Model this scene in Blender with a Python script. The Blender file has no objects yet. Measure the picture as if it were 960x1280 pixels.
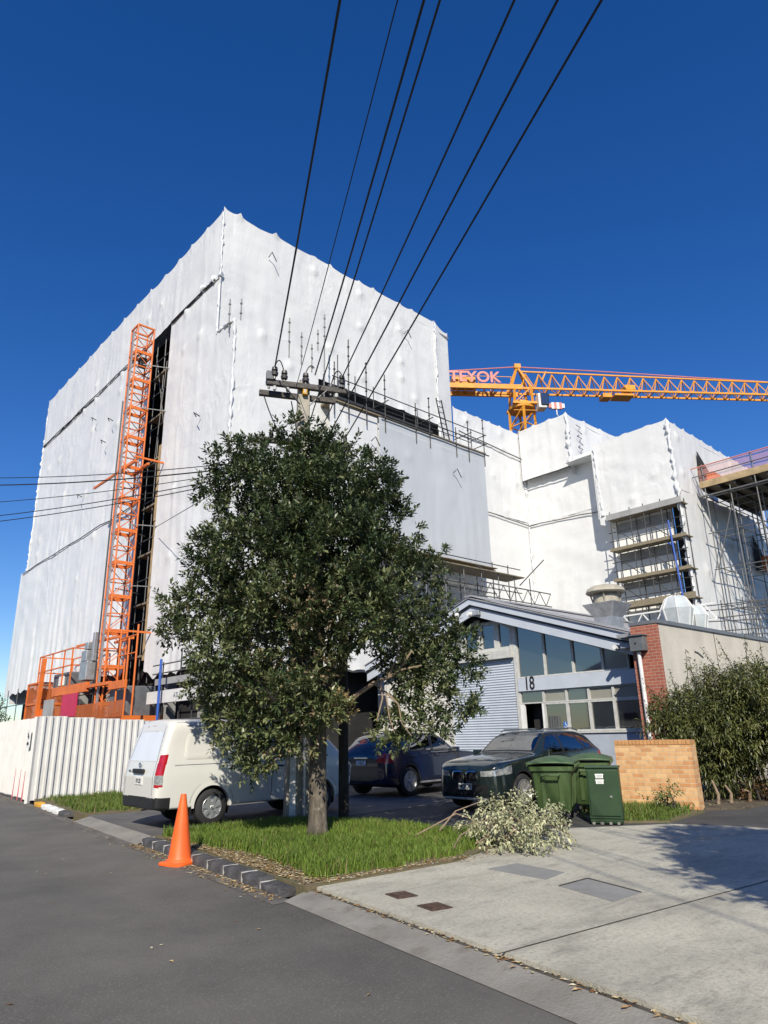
import bpy, bmesh, math, random
import numpy as np
from mathutils import Vector, Matrix

R_ = math.radians
rng = np.random.default_rng(7)
random.seed(7)
scene = bpy.context.scene
col = scene.collection

# ------------------------------------------------------------------ camera
EYE = 1.6
TILT, ROLL, YAW, FPX = R_(17.7), R_(1.3), R_(48.0), 870.0
cam_data = bpy.data.cameras.new("camera")
cam = bpy.data.objects.new("camera", cam_data)
col.objects.link(cam)
fw = Vector((math.cos(YAW)*math.cos(TILT), math.sin(YAW)*math.cos(TILT), math.sin(TILT)))
r0 = Vector((math.sin(YAW), -math.cos(YAW), 0))
u0 = r0.cross(fw)
rr = r0*math.cos(ROLL) - u0*math.sin(ROLL)
uu = r0*math.sin(ROLL) + u0*math.cos(ROLL)
mw = Matrix((rr, uu, -fw)).transposed().to_4x4()
mw.translation = Vector((0, 0, EYE))
cam.matrix_world = mw
cam_data.sensor_fit = 'HORIZONTAL'
cam_data.sensor_width = 36.0
cam_data.lens = 36.0*FPX/960.0
cam_data.clip_start = 0.05
cam_data.clip_end = 3000
scene.camera = cam

# ------------------------------------------------------------------ sky + sun
SUN_EL, SHADOW_AZ = R_(36), R_(45)          # shadows fall towards azimuth SHADOW_AZ (from +X)
SUN_AZ = SHADOW_AZ + math.pi
world = bpy.data.worlds.new("World")
scene.world = world
world.use_nodes = True
wn = world.node_tree
bg = wn.nodes["Background"]
sky = wn.nodes.new("ShaderNodeTexSky")
sky.sky_type = 'NISHITA'
sky.sun_disc = False
sky.sun_elevation = SUN_EL
sky.sun_rotation = math.pi/2 - SUN_AZ
sky.altitude = 0
sky.air_density = 1.0
sky.dust_density = 0.2
sky.ozone_density = 4.0
hs = wn.nodes.new("ShaderNodeHueSaturation")
hs.inputs["Saturation"].default_value = 1.31
hs.inputs["Hue"].default_value = 0.514
hs.inputs["Value"].default_value = 1.2
wn.links.new(sky.outputs[0], hs.inputs["Color"])
wn.links.new(hs.outputs[0], bg.inputs[0])
bg.inputs[1].default_value = 0.08
sun_data = bpy.data.lights.new("sun", 'SUN')
sun_data.energy = 4.6
sun_data.angle = R_(0.5)
sun_data.color = (1.0, 0.93, 0.80)
sun = bpy.data.objects.new("sun", sun_data)
col.objects.link(sun)
sdir = Vector((math.cos(SHADOW_AZ)*math.cos(SUN_EL), math.sin(SHADOW_AZ)*math.cos(SUN_EL), -math.sin(SUN_EL)))
sun.rotation_euler = sdir.to_track_quat('-Z', 'Y').to_euler()
vs = scene.view_settings
vs.view_transform = 'Standard'
vs.look = 'None'
vs.exposure = 0.45
vs.gamma = 1.0
vs.use_curve_mapping = False
scene.cycles.use_denoising = True
scene.cycles.max_bounces = 6
scene.cycles.transparent_max_bounces = 12
scene.cycles.caustics_reflective = False
scene.cycles.caustics_refractive = False

# ------------------------------------------------------------------ materials
def pm(name, c, rough=0.6, metal=0.0, var=0.12, vs_=3.0, bump=0.0, bs=40.0, spec=0.5, c2=None, stretch=(1, 1, 1), coat=0.0, detail=6, th=(0.35, 0.65)):
    m = bpy.data.materials.new(name)
    m.use_nodes = True
    nt = m.node_tree
    b = nt.nodes["Principled BSDF"]
    b.inputs["Roughness"].default_value = rough
    b.inputs["Metallic"].default_value = metal
    b.inputs["Specular IOR Level"].default_value = spec
    b.inputs["Coat Weight"].default_value = coat
    b.inputs["Coat Roughness"].default_value = 0.04
    tc = nt.nodes.new("ShaderNodeTexCoord")
    mp = nt.nodes.new("ShaderNodeMapping")
    mp.inputs["Scale"].default_value = stretch
    nt.links.new(tc.outputs["Object"], mp.inputs[0])
    n = nt.nodes.new("ShaderNodeTexNoise")
    n.inputs["Scale"].default_value = vs_
    n.inputs["Detail"].default_value = detail
    n.inputs["Roughness"].default_value = 0.65
    nt.links.new(mp.outputs[0], n.inputs["Vector"])
    r = nt.nodes.new("ShaderNodeValToRGB")
    if c2 is None:
        c2 = tuple(max(0, x*(1-2*var)) for x in c)
    r.color_ramp.elements[0].position = th[0]
    r.color_ramp.elements[1].position = th[1]
    r.color_ramp.elements[0].color = (*c2, 1)
    r.color_ramp.elements[1].color = (*c, 1)
    nt.links.new(n.outputs["Fac"], r.inputs[0])
    nt.links.new(r.outputs[0], b.inputs["Base Color"])
    if bump > 0:
        n2 = nt.nodes.new("ShaderNodeTexNoise")
        n2.inputs["Scale"].default_value = bs
        n2.inputs["Detail"].default_value = 5
        nt.links.new(mp.outputs[0], n2.inputs["Vector"])
        bp = nt.nodes.new("ShaderNodeBump")
        bp.inputs["Strength"].default_value = bump
        bp.inputs["Distance"].default_value = 0.02
        nt.links.new(n2.outputs["Fac"], bp.inputs["Height"])
        nt.links.new(bp.outputs[0], b.inputs["Normal"])
    return m

def overlay(m, c, scale, lo, hi, stretch=(1, 1, 1), amount=1.0, kind='noise'):
    """a second layer of stains / speckle on top of the base colour"""
    nt = m.node_tree
    b = nt.nodes["Principled BSDF"]
    src = b.inputs["Base Color"].links[0].from_socket
    tc = nt.nodes.new("ShaderNodeTexCoord")
    mp = nt.nodes.new("ShaderNodeMapping")
    mp.inputs["Scale"].default_value = stretch
    nt.links.new(tc.outputs["Object"], mp.inputs[0])
    if kind == 'noise':
        n = nt.nodes.new("ShaderNodeTexNoise")
        n.inputs["Detail"].default_value = 8
        n.inputs["Roughness"].default_value = 0.7
        out = n.outputs["Fac"]
    else:
        n = nt.nodes.new("ShaderNodeTexVoronoi")
        out = n.outputs["Distance"]
    n.inputs["Scale"].default_value = scale
    nt.links.new(mp.outputs[0], n.inputs["Vector"])
    mr = nt.nodes.new("ShaderNodeMapRange")
    mr.inputs["From Min"].default_value = lo
    mr.inputs["From Max"].default_value = hi
    mr.inputs["To Max"].default_value = amount
    nt.links.new(out, mr.inputs["Value"])
    mx = nt.nodes.new("ShaderNodeMix")
    mx.data_type = 'RGBA'
    mx.inputs["B"].default_value = (*c, 1) if "B" in mx.inputs else (0, 0, 0, 1)
    mx.inputs[7].default_value = (*c, 1)
    nt.links.new(mr.outputs[0], mx.inputs[0])
    nt.links.new(src, mx.inputs[6])
    nt.links.new(mx.outputs[2], b.inputs["Base Color"])
    return m

def brick(name, c1, c2, mortar, axis, scale=1.0, bw=0.23, bh=0.086, msize=0.010):
    m = bpy.data.materials.new(name)
    m.use_nodes = True
    nt = m.node_tree
    b = nt.nodes["Principled BSDF"]
    b.inputs["Roughness"].default_value = 0.85
    tc = nt.nodes.new("ShaderNodeTexCoord")
    sx = nt.nodes.new("ShaderNodeSeparateXYZ")
    nt.links.new(tc.outputs["Object"], sx.inputs[0])
    ad = nt.nodes.new("ShaderNodeMath")
    ad.operation = 'ADD'
    nt.links.new(sx.outputs[0], ad.inputs[0])
    nt.links.new(sx.outputs[1], ad.inputs[1])
    cx = nt.nodes.new("ShaderNodeCombineXYZ")
    nt.links.new(ad.outputs[0], cx.inputs[0])
    nt.links.new(sx.outputs[2], cx.inputs[1])
    br = nt.nodes.new("ShaderNodeTexBrick")
    br.inputs["Scale"].default_value = 1.0
    br.inputs["Brick Width"].default_value = bw
    br.inputs["Row Height"].default_value = bh
    br.inputs["Mortar Size"].default_value = msize
    br.inputs["Mortar Smooth"].default_value = 0.2
    br.inputs["Color1"].default_value = (*c1, 1)
    br.inputs["Color2"].default_value = (*c2, 1)
    br.inputs["Mortar"].default_value = (*mortar, 1)
    nt.links.new(cx.outputs[0], br.inputs["Vector"])
    n = nt.nodes.new("ShaderNodeTexNoise")
    n.inputs["Scale"].default_value = 9
    n.inputs["Detail"].default_value = 6
    nt.links.new(tc.outputs["Object"], n.inputs["Vector"])
    mr = nt.nodes.new("ShaderNodeMapRange")
    mr.inputs["To Min"].default_value = 0.7
    mr.inputs["To Max"].default_value = 1.25
    nt.links.new(n.outputs["Fac"], mr.inputs["Value"])
    mx = nt.nodes.new("ShaderNodeVectorMath")
    mx.operation = 'SCALE'
    nt.links.new(br.outputs["Color"], mx.inputs[0])
    nt.links.new(mr.outputs[0], mx.inputs["Scale"])
    nt.links.new(mx.outputs[0], b.inputs["Base Color"])
    bp = nt.nodes.new("ShaderNodeBump")
    bp.inputs["Strength"].default_value = 0.6
    bp.inputs["Distance"].default_value = 0.01
    bp.invert = True
    nt.links.new(br.outputs["Fac"], bp.inputs["Height"])
    nt.links.new(bp.outputs[0], b.inputs["Normal"])
    return m

def leafmat(name, rough=0.38, trans=0.25, spec=0.5):
    m = bpy.data.materials.new(name)
    m.use_nodes = True
    nt = m.node_tree
    b = nt.nodes["Principled BSDF"]
    b.inputs["Roughness"].default_value = rough
    b.inputs["Specular IOR Level"].default_value = spec
    at = nt.nodes.new("ShaderNodeAttribute")
    at.attribute_name = "Col"
    nt.links.new(at.outputs["Color"], b.inputs["Base Color"])
    tr = nt.nodes.new("ShaderNodeBsdfTranslucent")
    nt.links.new(at.outputs["Color"], tr.inputs["Color"])
    mx = nt.nodes.new("ShaderNodeMixShader")
    mx.inputs[0].default_value = trans
    nt.links.new(b.outputs[0], mx.inputs[1])
    nt.links.new(tr.outputs[0], mx.inputs[2])
    nt.links.new(mx.outputs[0], nt.nodes["Material Output"].inputs["Surface"])
    return m

def glassmat(name, tint, refl=1.0, ior=1.6):
    m = bpy.data.materials.new(name)
    m.use_nodes = True
    nt = m.node_tree
    nt.nodes.remove(nt.nodes["Principled BSDF"])
    t = nt.nodes.new("ShaderNodeBsdfTransparent")
    t.inputs["Color"].default_value = (*tint, 1)
    g = nt.nodes.new("ShaderNodeBsdfGlossy")
    g.inputs["Roughness"].default_value = 0.01
    g.inputs["Color"].default_value = (refl, refl, refl, 1)
    f = nt.nodes.new("ShaderNodeFresnel")
    f.inputs["IOR"].default_value = ior
    mx = nt.nodes.new("ShaderNodeMixShader")
    nt.links.new(f.outputs[0], mx.inputs[0])
    nt.links.new(t.outputs[0], mx.inputs[1])
    nt.links.new(g.outputs[0], mx.inputs[2])
    nt.links.new(mx.outputs[0], nt.nodes["Material Output"].inputs["Surface"])
    return m

def netting(name, c, alpha):
    """fine mesh cloth: partly see-through weave"""
    m = pm(name, c, 0.6, var=0.05, vs_=1.2, stretch=(1, 1, 0.15))
    nt = m.node_tree
    b = nt.nodes["Principled BSDF"]
    t = nt.nodes.new("ShaderNodeBsdfTransparent")
    mx = nt.nodes.new("ShaderNodeMixShader")
    mx.inputs[0].default_value = alpha
    nt.links.new(t.outputs[0], mx.inputs[1])
    nt.links.new(b.outputs[0], mx.inputs[2])
    nt.links.new(mx.outputs[0], nt.nodes["Material Output"].inputs["Surface"])
    return m

def wrapmat(name, c, c2):
    m = pm(name, c, 0.42, var=0.03, vs_=0.35, c2=c2, spec=0.45, detail=5)
    nt = m.node_tree
    b = nt.nodes["Principled BSDF"]
    tc = nt.nodes.new("ShaderNodeTexCoord")
    last = None
    for sc, st, dist, strn in ((1.0, (1.2, 1.2, 0.4), 0.08, 0.22), (1.0, (7, 7, .6), 0.02, 0.28), (1.0, (1.5, 1.5, 5.0), 0.015, 0.2)):
        mp = nt.nodes.new("ShaderNodeMapping")
        mp.inputs["Scale"].default_value = st
        nt.links.new(tc.outputs["Object"], mp.inputs[0])
        n = nt.nodes.new("ShaderNodeTexNoise")
        n.inputs["Scale"].default_value = sc
        n.inputs["Detail"].default_value = 4
        n.inputs["Distortion"].default_value = 0.6
        nt.links.new(mp.outputs[0], n.inputs["Vector"])
        bp = nt.nodes.new("ShaderNodeBump")
        bp.inputs["Strength"].default_value = strn
        bp.inputs["Distance"].default_value = dist
        nt.links.new(n.outputs["Fac"], bp.inputs["Height"])
        if last is not None:
            nt.links.new(last.outputs[0], bp.inputs["Normal"])
        last = bp
    # crumpled facets of heat-shrunk plastic
    mp = nt.nodes.new("ShaderNodeMapping")
    mp.inputs["Scale"].default_value = (1.1, 1.1, .7)
    nt.links.new(tc.outputs["Object"], mp.inputs[0])
    n0 = nt.nodes.new("ShaderNodeTexNoise")
    n0.inputs["Scale"].default_value = 1.3
    nt.links.new(mp.outputs[0], n0.inputs["Vector"])
    va = nt.nodes.new("ShaderNodeVectorMath")
    va.operation = 'MULTIPLY_ADD'
    va.inputs[1].default_value = (1.6, 1.6, 1.6)
    nt.links.new(n0.outputs["Color"], va.inputs[0])
    nt.links.new(mp.outputs[0], va.inputs[2])
    vo = nt.nodes.new("ShaderNodeTexVoronoi")
    vo.inputs["Scale"].default_value = 1.7
    nt.links.new(va.outputs[0], vo.inputs["Vector"])
    n3 = nt.nodes.new("ShaderNodeTexNoise")
    n3.inputs["Scale"].default_value = .22
    nt.links.new(tc.outputs["Object"], n3.inputs["Vector"])
    mr3 = nt.nodes.new("ShaderNodeMapRange")
    mr3.inputs["From Min"].default_value = .42
    mr3.inputs["From Max"].default_value = .62
    mr3.inputs["To Min"].default_value = .0
    mr3.inputs["To Max"].default_value = .26
    nt.links.new(n3.outputs["Fac"], mr3.inputs["Value"])
    bp = nt.nodes.new("ShaderNodeBump")
    bp.inputs["Distance"].default_value = 0.10
    nt.links.new(mr3.outputs[0], bp.inputs["Strength"])
    nt.links.new(vo.outputs["Distance"], bp.inputs["Height"])
    nt.links.new(last.outputs[0], bp.inputs["Normal"])
    nt.links.new(bp.outputs[0], b.inputs["Normal"])
    b.inputs["Roughness"].default_value = .36
    # shade of the scaffold showing through, put into the colour: faint bands, streaks
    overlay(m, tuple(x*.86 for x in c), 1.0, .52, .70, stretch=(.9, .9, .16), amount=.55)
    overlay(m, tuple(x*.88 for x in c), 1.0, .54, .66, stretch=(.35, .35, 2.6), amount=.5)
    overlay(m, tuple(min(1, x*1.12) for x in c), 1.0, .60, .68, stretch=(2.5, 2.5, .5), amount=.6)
    return m

M = {}
M['asphalt'] = overlay(pm('asphalt', (0.130, 0.123, 0.106), 0.85, var=0.2, vs_=0.5, bump=0.5, bs=120), (0.27, 0.265, 0.25), 48, 0.54, 0.70, amount=0.6)
overlay(M['asphalt'], (0.075, 0.073, 0.07), 0.35, 0.50, 0.66, stretch=(1, .22, 1), amount=0.5)
overlay(M['asphalt'], (0.05, 0.049, 0.047), 60, 0.56, 0.74, amount=0.5)
overlay(M['asphalt'], (0.14, 0.13, 0.115), 1.6, 0.56, 0.7, stretch=(1, .5, 1), amount=0.4)
M['lot_asphalt'] = overlay(pm('lot_asphalt', (0.075, 0.073, 0.070), 0.85, var=0.22, vs_=0.9, bump=0.5, bs=90), (0.17, 0.165, 0.155), 45, 0.6, 0.75, amount=0.5)
M['pad_asphalt'] = overlay(pm('pad_asphalt', (0.13, 0.125, 0.12), 0.85, var=0.22, vs_=1.2, bump=0.5, bs=90), (0.06, 0.058, 0.055), 2.5, 0.5, 0.7, amount=0.6)
M['concrete'] = overlay(pm('concrete', (0.50, 0.475, 0.385), 0.8, var=0.13, vs_=0.8, bump=0.35, bs=60), (0.20, 0.19, 0.155), 1.1, 0.50, 0.72, stretch=(0.7, 1.3, 1), amount=0.8)
overlay(M['concrete'], (0.14, 0.13, 0.115), 3.2, 0.56, 0.70, stretch=(0.35, 1.6, 1), amount=0.6)
overlay(M['concrete'], (0.50, 0.48, 0.43), 6, 0.58, 0.72, amount=0.5)
overlay(M['concrete'], (0.20, 0.19, 0.155), 26, 0.47, 0.64, amount=0.55)
overlay(M['concrete'], (0.15, 0.14, 0.12), 7, 0.55, 0.70, amount=0.45)
M['patch_concrete'] = overlay(pm('patch_concrete', (0.25, 0.25, 0.235), 0.75, var=0.12, vs_=2, bump=0.2), (0.30, 0.29, 0.27), 5, 0.55, 0.75, amount=0.5)
M['lip_concrete'] = overlay(pm('lip_concrete', (0.27, 0.255, 0.225), 0.85, var=0.2, vs_=2, bump=0.4), (0.10, 0.085, 0.065), 4, 0.5, 0.7, amount=0.7)
M['wall_concrete'] = overlay(pm('wall_concrete', (0.55, 0.51, 0.43), 0.85, var=0.12, vs_=0.7, bump=0.3, bs=25), (0.24, 0.22, 0.19), 0.9, 0.55, 0.75, stretch=(1, 1, 0.3), amount=0.6)
M['soil'] = pm('soil', (0.12, 0.095, 0.065), 0.95, var=0.3, vs_=4, bump=0.8, bs=30)
M['verge_soil'] = pm('verge_soil', (0.10, 0.10, 0.04), 0.95, var=0.3, vs_=5, bump=0.8, bs=40, c2=(0.15, 0.11, 0.065))
M['terrain'] = pm('terrain', (0.16, 0.145, 0.115), 0.95, var=0.2, vs_=0.2)
M['joint'] = pm('joint', (0.075, 0.065, 0.05), 0.9, var=0.3, vs_=8)
M['kerb'] = overlay(pm('kerb', (0.085, 0.083, 0.085), 0.75, var=0.3, vs_=6, bump=0.7, bs=25), (0.28, 0.27, 0.26), 5, 0.58, 0.72, amount=0.55)
M['mortar'] = pm('mortar', (0.5, 0.49, 0.46), 0.8, var=0.2, vs_=14, bump=0.4)
M['white_paint'] = pm('white_paint', (0.78, 0.78, 0.76), 0.7, var=0.2, vs_=9, bump=0.3)
M['yellow_paint'] = pm('yellow_paint', (0.70, 0.36, 0.03), 0.7, var=0.2, vs_=9, bump=0.3)
M['iron'] = pm('iron', (0.10, 0.062, 0.045), 0.7, var=0.3, vs_=20, bump=0.5, bs=60)
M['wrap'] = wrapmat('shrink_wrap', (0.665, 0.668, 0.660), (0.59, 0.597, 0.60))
M['wrap_seam'] = pm('wrap_seam', (0.62, 0.635, 0.65), 0.4, var=0.04, vs_=3, bump=0.6, bs=8)
M['netting'] = netting('debris_netting', (0.50, 0.53, 0.57), 0.86)
M['pink_net'] = netting('pink_netting', (0.62, 0.30, 0.27), 0.42)
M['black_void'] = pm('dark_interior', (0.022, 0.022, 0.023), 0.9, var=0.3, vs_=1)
M['steel'] = pm('galvanised_steel', (0.20, 0.20, 0.20), 0.5, metal=0.5, var=0.25, vs_=5)
M['dark_steel'] = pm('dark_steel', (0.075, 0.075, 0.075), 0.55, metal=0.4, var=0.25, vs_=5)
M['plank'] = overlay(pm('timber_plank', (0.27, 0.225, 0.15), 0.8, var=0.25, vs_=2.5, stretch=(1, 6, 6), bump=0.3), (0.10, 0.085, 0.06), 3, 0.55, 0.7, stretch=(.4, 4, 4), amount=0.5)
M['plywood'] = pm('plywood', (0.42, 0.31, 0.17), 0.75, var=0.2, vs_=2)
M['block_grey'] = pm('grey_board', (0.34, 0.34, 0.335), 0.8, var=0.15, vs_=1)
M['white_board'] = pm('white_board', (0.68, 0.67, 0.64), 0.7, var=0.1, vs_=1)
M['orange'] = overlay(pm('orange_paint', (0.68, 0.16, 0.025), 0.5, var=0.12, vs_=2), (0.25, 0.10, 0.05), 6, 0.62, 0.75, amount=0.6)
M['orange_net'] = netting('orange_mesh', (0.55, 0.14, 0.03), 0.5)
M['magenta'] = pm('magenta_panel', (0.52, 0.02, 0.08), 0.5, var=0.1)
M['crane_yellow'] = overlay(pm('crane_yellow', (0.70, 0.30, 0.025), 0.5, var=0.12, vs_=1.5), (0.3, 0.13, 0.03), 3, 0.62, 0.78, amount=0.5)
M['crane_red'] = pm('crane_red', (0.62, 0.22, 0.18), 0.5, var=0.1)
M['white_metal'] = pm('white_metal', (0.74, 0.74, 0.72), 0.45, var=0.08, vs_=4)
M['grey_metal'] = pm('grey_metal', (0.42, 0.43, 0.44), 0.4, metal=0.5, var=0.15, vs_=4)
M['wall_white'] = pm('wall_white', (0.80, 0.80, 0.77), 0.7, var=0.06, vs_=1)
M['blue_paint'] = pm('blue_paint', (0.03, 0.10, 0.42), 0.5, var=0.15)
M['fascia'] = pm('blue_grey_board', (0.46, 0.50, 0.56), 0.6, var=0.06, vs_=1.2)
M['roof_metal'] = pm('roof_metal', (0.42, 0.42, 0.43), 0.5, metal=0.3, var=0.15, vs_=1.5)
M['shutter'] = pm('shutter_slat', (0.43, 0.475, 0.54), 0.5, var=0.07, vs_=1.0)
M['render_wall'] = overlay(pm('painted_render', (0.36, 0.40, 0.46), 0.75, var=0.07, vs_=1.5), (0.26, 0.28, 0.31), 2, 0.55, 0.75, amount=0.4)
M['cream_wall'] = pm('cream_wall', (0.66, 0.64, 0.58), 0.7, var=0.08, vs_=2)
M['frame_grey'] = pm('window_frame_grey', (0.52, 0.52, 0.49), 0.55, var=0.12, vs_=6)
M['pane'] = pm('window_pane', (0.018, 0.022, 0.024), 0.03, var=0.2, vs_=0.6, spec=1.0)
M['pane'].node_tree.nodes["Principled BSDF"].inputs["IOR"].default_value = 2.0
M['pane_pale'] = pm('window_pane_pale', (0.27, 0.26, 0.22), 0.08, var=0.1, vs_=0.6, spec=0.9)  # reflection of a pale building painted into the pane colour
M['black'] = pm('black_plastic', (0.016, 0.016, 0.017), 0.5, var=0.2, vs_=8)
M['dark_grey'] = pm('dark_grey_metal', (0.13, 0.14, 0.15), 0.5, var=0.15, vs_=4)
M['brick_red'] = brick('red_brick', (0.36, 0.11, 0.065), (0.28, 0.08, 0.05), (0.36, 0.27, 0.21), 0, msize=0.008)
M['brick_gold'] = brick('golden_brick', (0.66, 0.42, 0.20), (0.50, 0.235, 0.095), (0.55, 0.43, 0.28), 0, bw=0.24, bh=0.086, msize=0.007)
M['capping'] = pm('metal_capping', (0.22, 0.225, 0.23), 0.45, metal=0.4, var=0.1)
M['pvc'] = pm('pvc_white', (0.72, 0.72, 0.70), 0.5, var=0.12, vs_=5)
M['cowl'] = pm('cowl_beige', (0.40, 0.365, 0.29), 0.6, var=0.15, vs_=4)
M['polycarb'] = pm('polycarbonate', (0.48, 0.52, 0.53), 0.25, var=0.12, vs_=3, spec=0.7)
M['bin'] = overlay(pm('bin_green', (0.062, 0.105, 0.034), 0.5, var=0.15, vs_=2.2), (0.045, 0.085, 0.03), 2.0, 0.5, 0.7, stretch=(2, 2, .5), amount=0.6)
M['bin_lid'] = pm('bin_lid_green', (0.058, 0.108, 0.040), 0.42, var=0.15, vs_=2.5)
M['cabinet'] = pm('cabinet_green', (0.022, 0.055, 0.020), 0.45, var=0.15, vs_=2.0)
M['rubber'] = pm('rubber', (0.022, 0.022, 0.022), 0.8, var=0.2, vs_=9)
M['cone'] = overlay(pm('cone_orange', (0.85, 0.13, 0.02), 0.5, var=0.08, vs_=3), (0.50, 0.10, 0.03), 7, 0.6, 0.75, amount=0.5)
M['bark'] = overlay(pm('bark', (0.15, 0.125, 0.095), 0.9, var=0.35, vs_=9, stretch=(1, 1, 0.35), bump=1.0, bs=18), (0.36, 0.32, 0.26), 9, 0.57, 0.66, stretch=(1, 1, .5), amount=0.6)
M['bark_dark'] = pm('bark_dark', (0.045, 0.038, 0.030), 0.9, var=0.3, vs_=7, stretch=(1, 1, 0.35), bump=1.0, bs=14)
M['deadwood'] = pm('bare_branch', (0.30, 0.22, 0.15), 0.85, var=0.2, vs_=12)
M['pole_concrete'] = overlay(pm('pole_concrete', (0.36, 0.33, 0.27), 0.85, var=0.15, vs_=3, bump=0.4, bs=30), (0.22, 0.20, 0.17), 3, 0.55, 0.7, stretch=(2, 2, .4), amount=0.6)
M['arm_timber'] = pm('weathered_timber', (0.12, 0.11, 0.10), 0.85, var=0.3, vs_=4, stretch=(1, 6, 6), bump=0.4)
M['insulator'] = pm('insulator', (0.06, 0.055, 0.052), 0.3, var=0.2)
M['porcelain'] = pm('porcelain', (0.55, 0.55, 0.52), 0.3, var=0.1)
M['cable'] = pm('cable', (0.012, 0.012, 0.013), 0.6, var=0.1)
M['leaf'] = leafmat('glossy_leaf', 0.42, 0.16, 0.5)
M['grass'] = leafmat('grass_blade', 0.6, 0.35, 0.3)
M['litter'] = leafmat('dry_leaf', 0.8, 0.1, 0.2)
M['hoarding'] = overlay(pm('hoarding_sheet', (0.66, 0.65, 0.62), 0.45, var=0.06, vs_=2), (0.40, 0.37, 0.32), 2.0, 0.54, 0.75, stretch=(2.5, 2.5, .2), amount=0.6)
M['van_white'] = overlay(pm('van_white', (0.64, 0.635, 0.59), 0.3, var=0.03, vs_=1, coat=0.5), (0.55, 0.52, 0.45), 1.5, 0.56, 0.8, amount=0.35)
M['van_window'] = pm('pale_window', (0.66, 0.69, 0.72), 0.12, var=0.03, spec=0.8)  # even pale blue-white base colour
M['car_green'] = pm('dark_green_paint', (0.012, 0.020, 0.020), 0.22, var=0.1, coat=1.0, vs_=2)
M['car_blue'] = pm('dark_blue_paint', (0.003, 0.009, 0.034), 0.22, var=0.1, coat=1.0, vs_=2)
M['chrome'] = pm('chrome', (0.72, 0.72, 0.72), 0.15, metal=1.0, var=0.05)
M['alloy'] = pm('alloy_wheel', (0.52, 0.52, 0.51), 0.3, metal=0.7, var=0.08)
M['car_glass'] = glassmat('car_glass', (0.50, 0.56, 0.54), 0.30, 1.5)
M['lamp_clear'] = pm('lamp_clear', (0.50, 0.52, 0.52), 0.12, metal=0.35, c2=(0.16, 0.17, 0.18), vs_=11)
M['lamp_red'] = pm('lamp_red', (0.42, 0.012, 0.02), 0.12, var=0.15, vs_=8, coat=0.6)
M['seat'] = pm('seat_fabric', (0.035, 0.033, 0.032), 0.85, var=0.2, vs_=6)
M['red_fabric'] = pm('red_fabric', (0.45, 0.06, 0.03), 0.8, var=0.2, vs_=6)
M['plate'] = pm('plate_white', (0.70, 0.70, 0.68), 0.45, var=0.06, vs_=9)
M['ink'] = pm('ink_black', (0.012, 0.012, 0.014), 0.6, var=0.1)
M['sticker'] = pm('sticker_white', (0.80, 0.80, 0.78), 0.5, var=0.1, vs_=30)
M['sign_blue'] = pm('sign_blue', (0.03, 0.13, 0.45), 0.5, var=0.05)
M['pink_stake'] = pm('pink_stake', (0.55, 0.10, 0.14), 0.6, var=0.1)

# ------------------------------------------------------------------ mesh helpers
def rootloc(o):
    while o is not None and o.parent is not None:
        o = o.parent
    return Vector(o.location) if o is not None else Vector((0, 0, 0))

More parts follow.
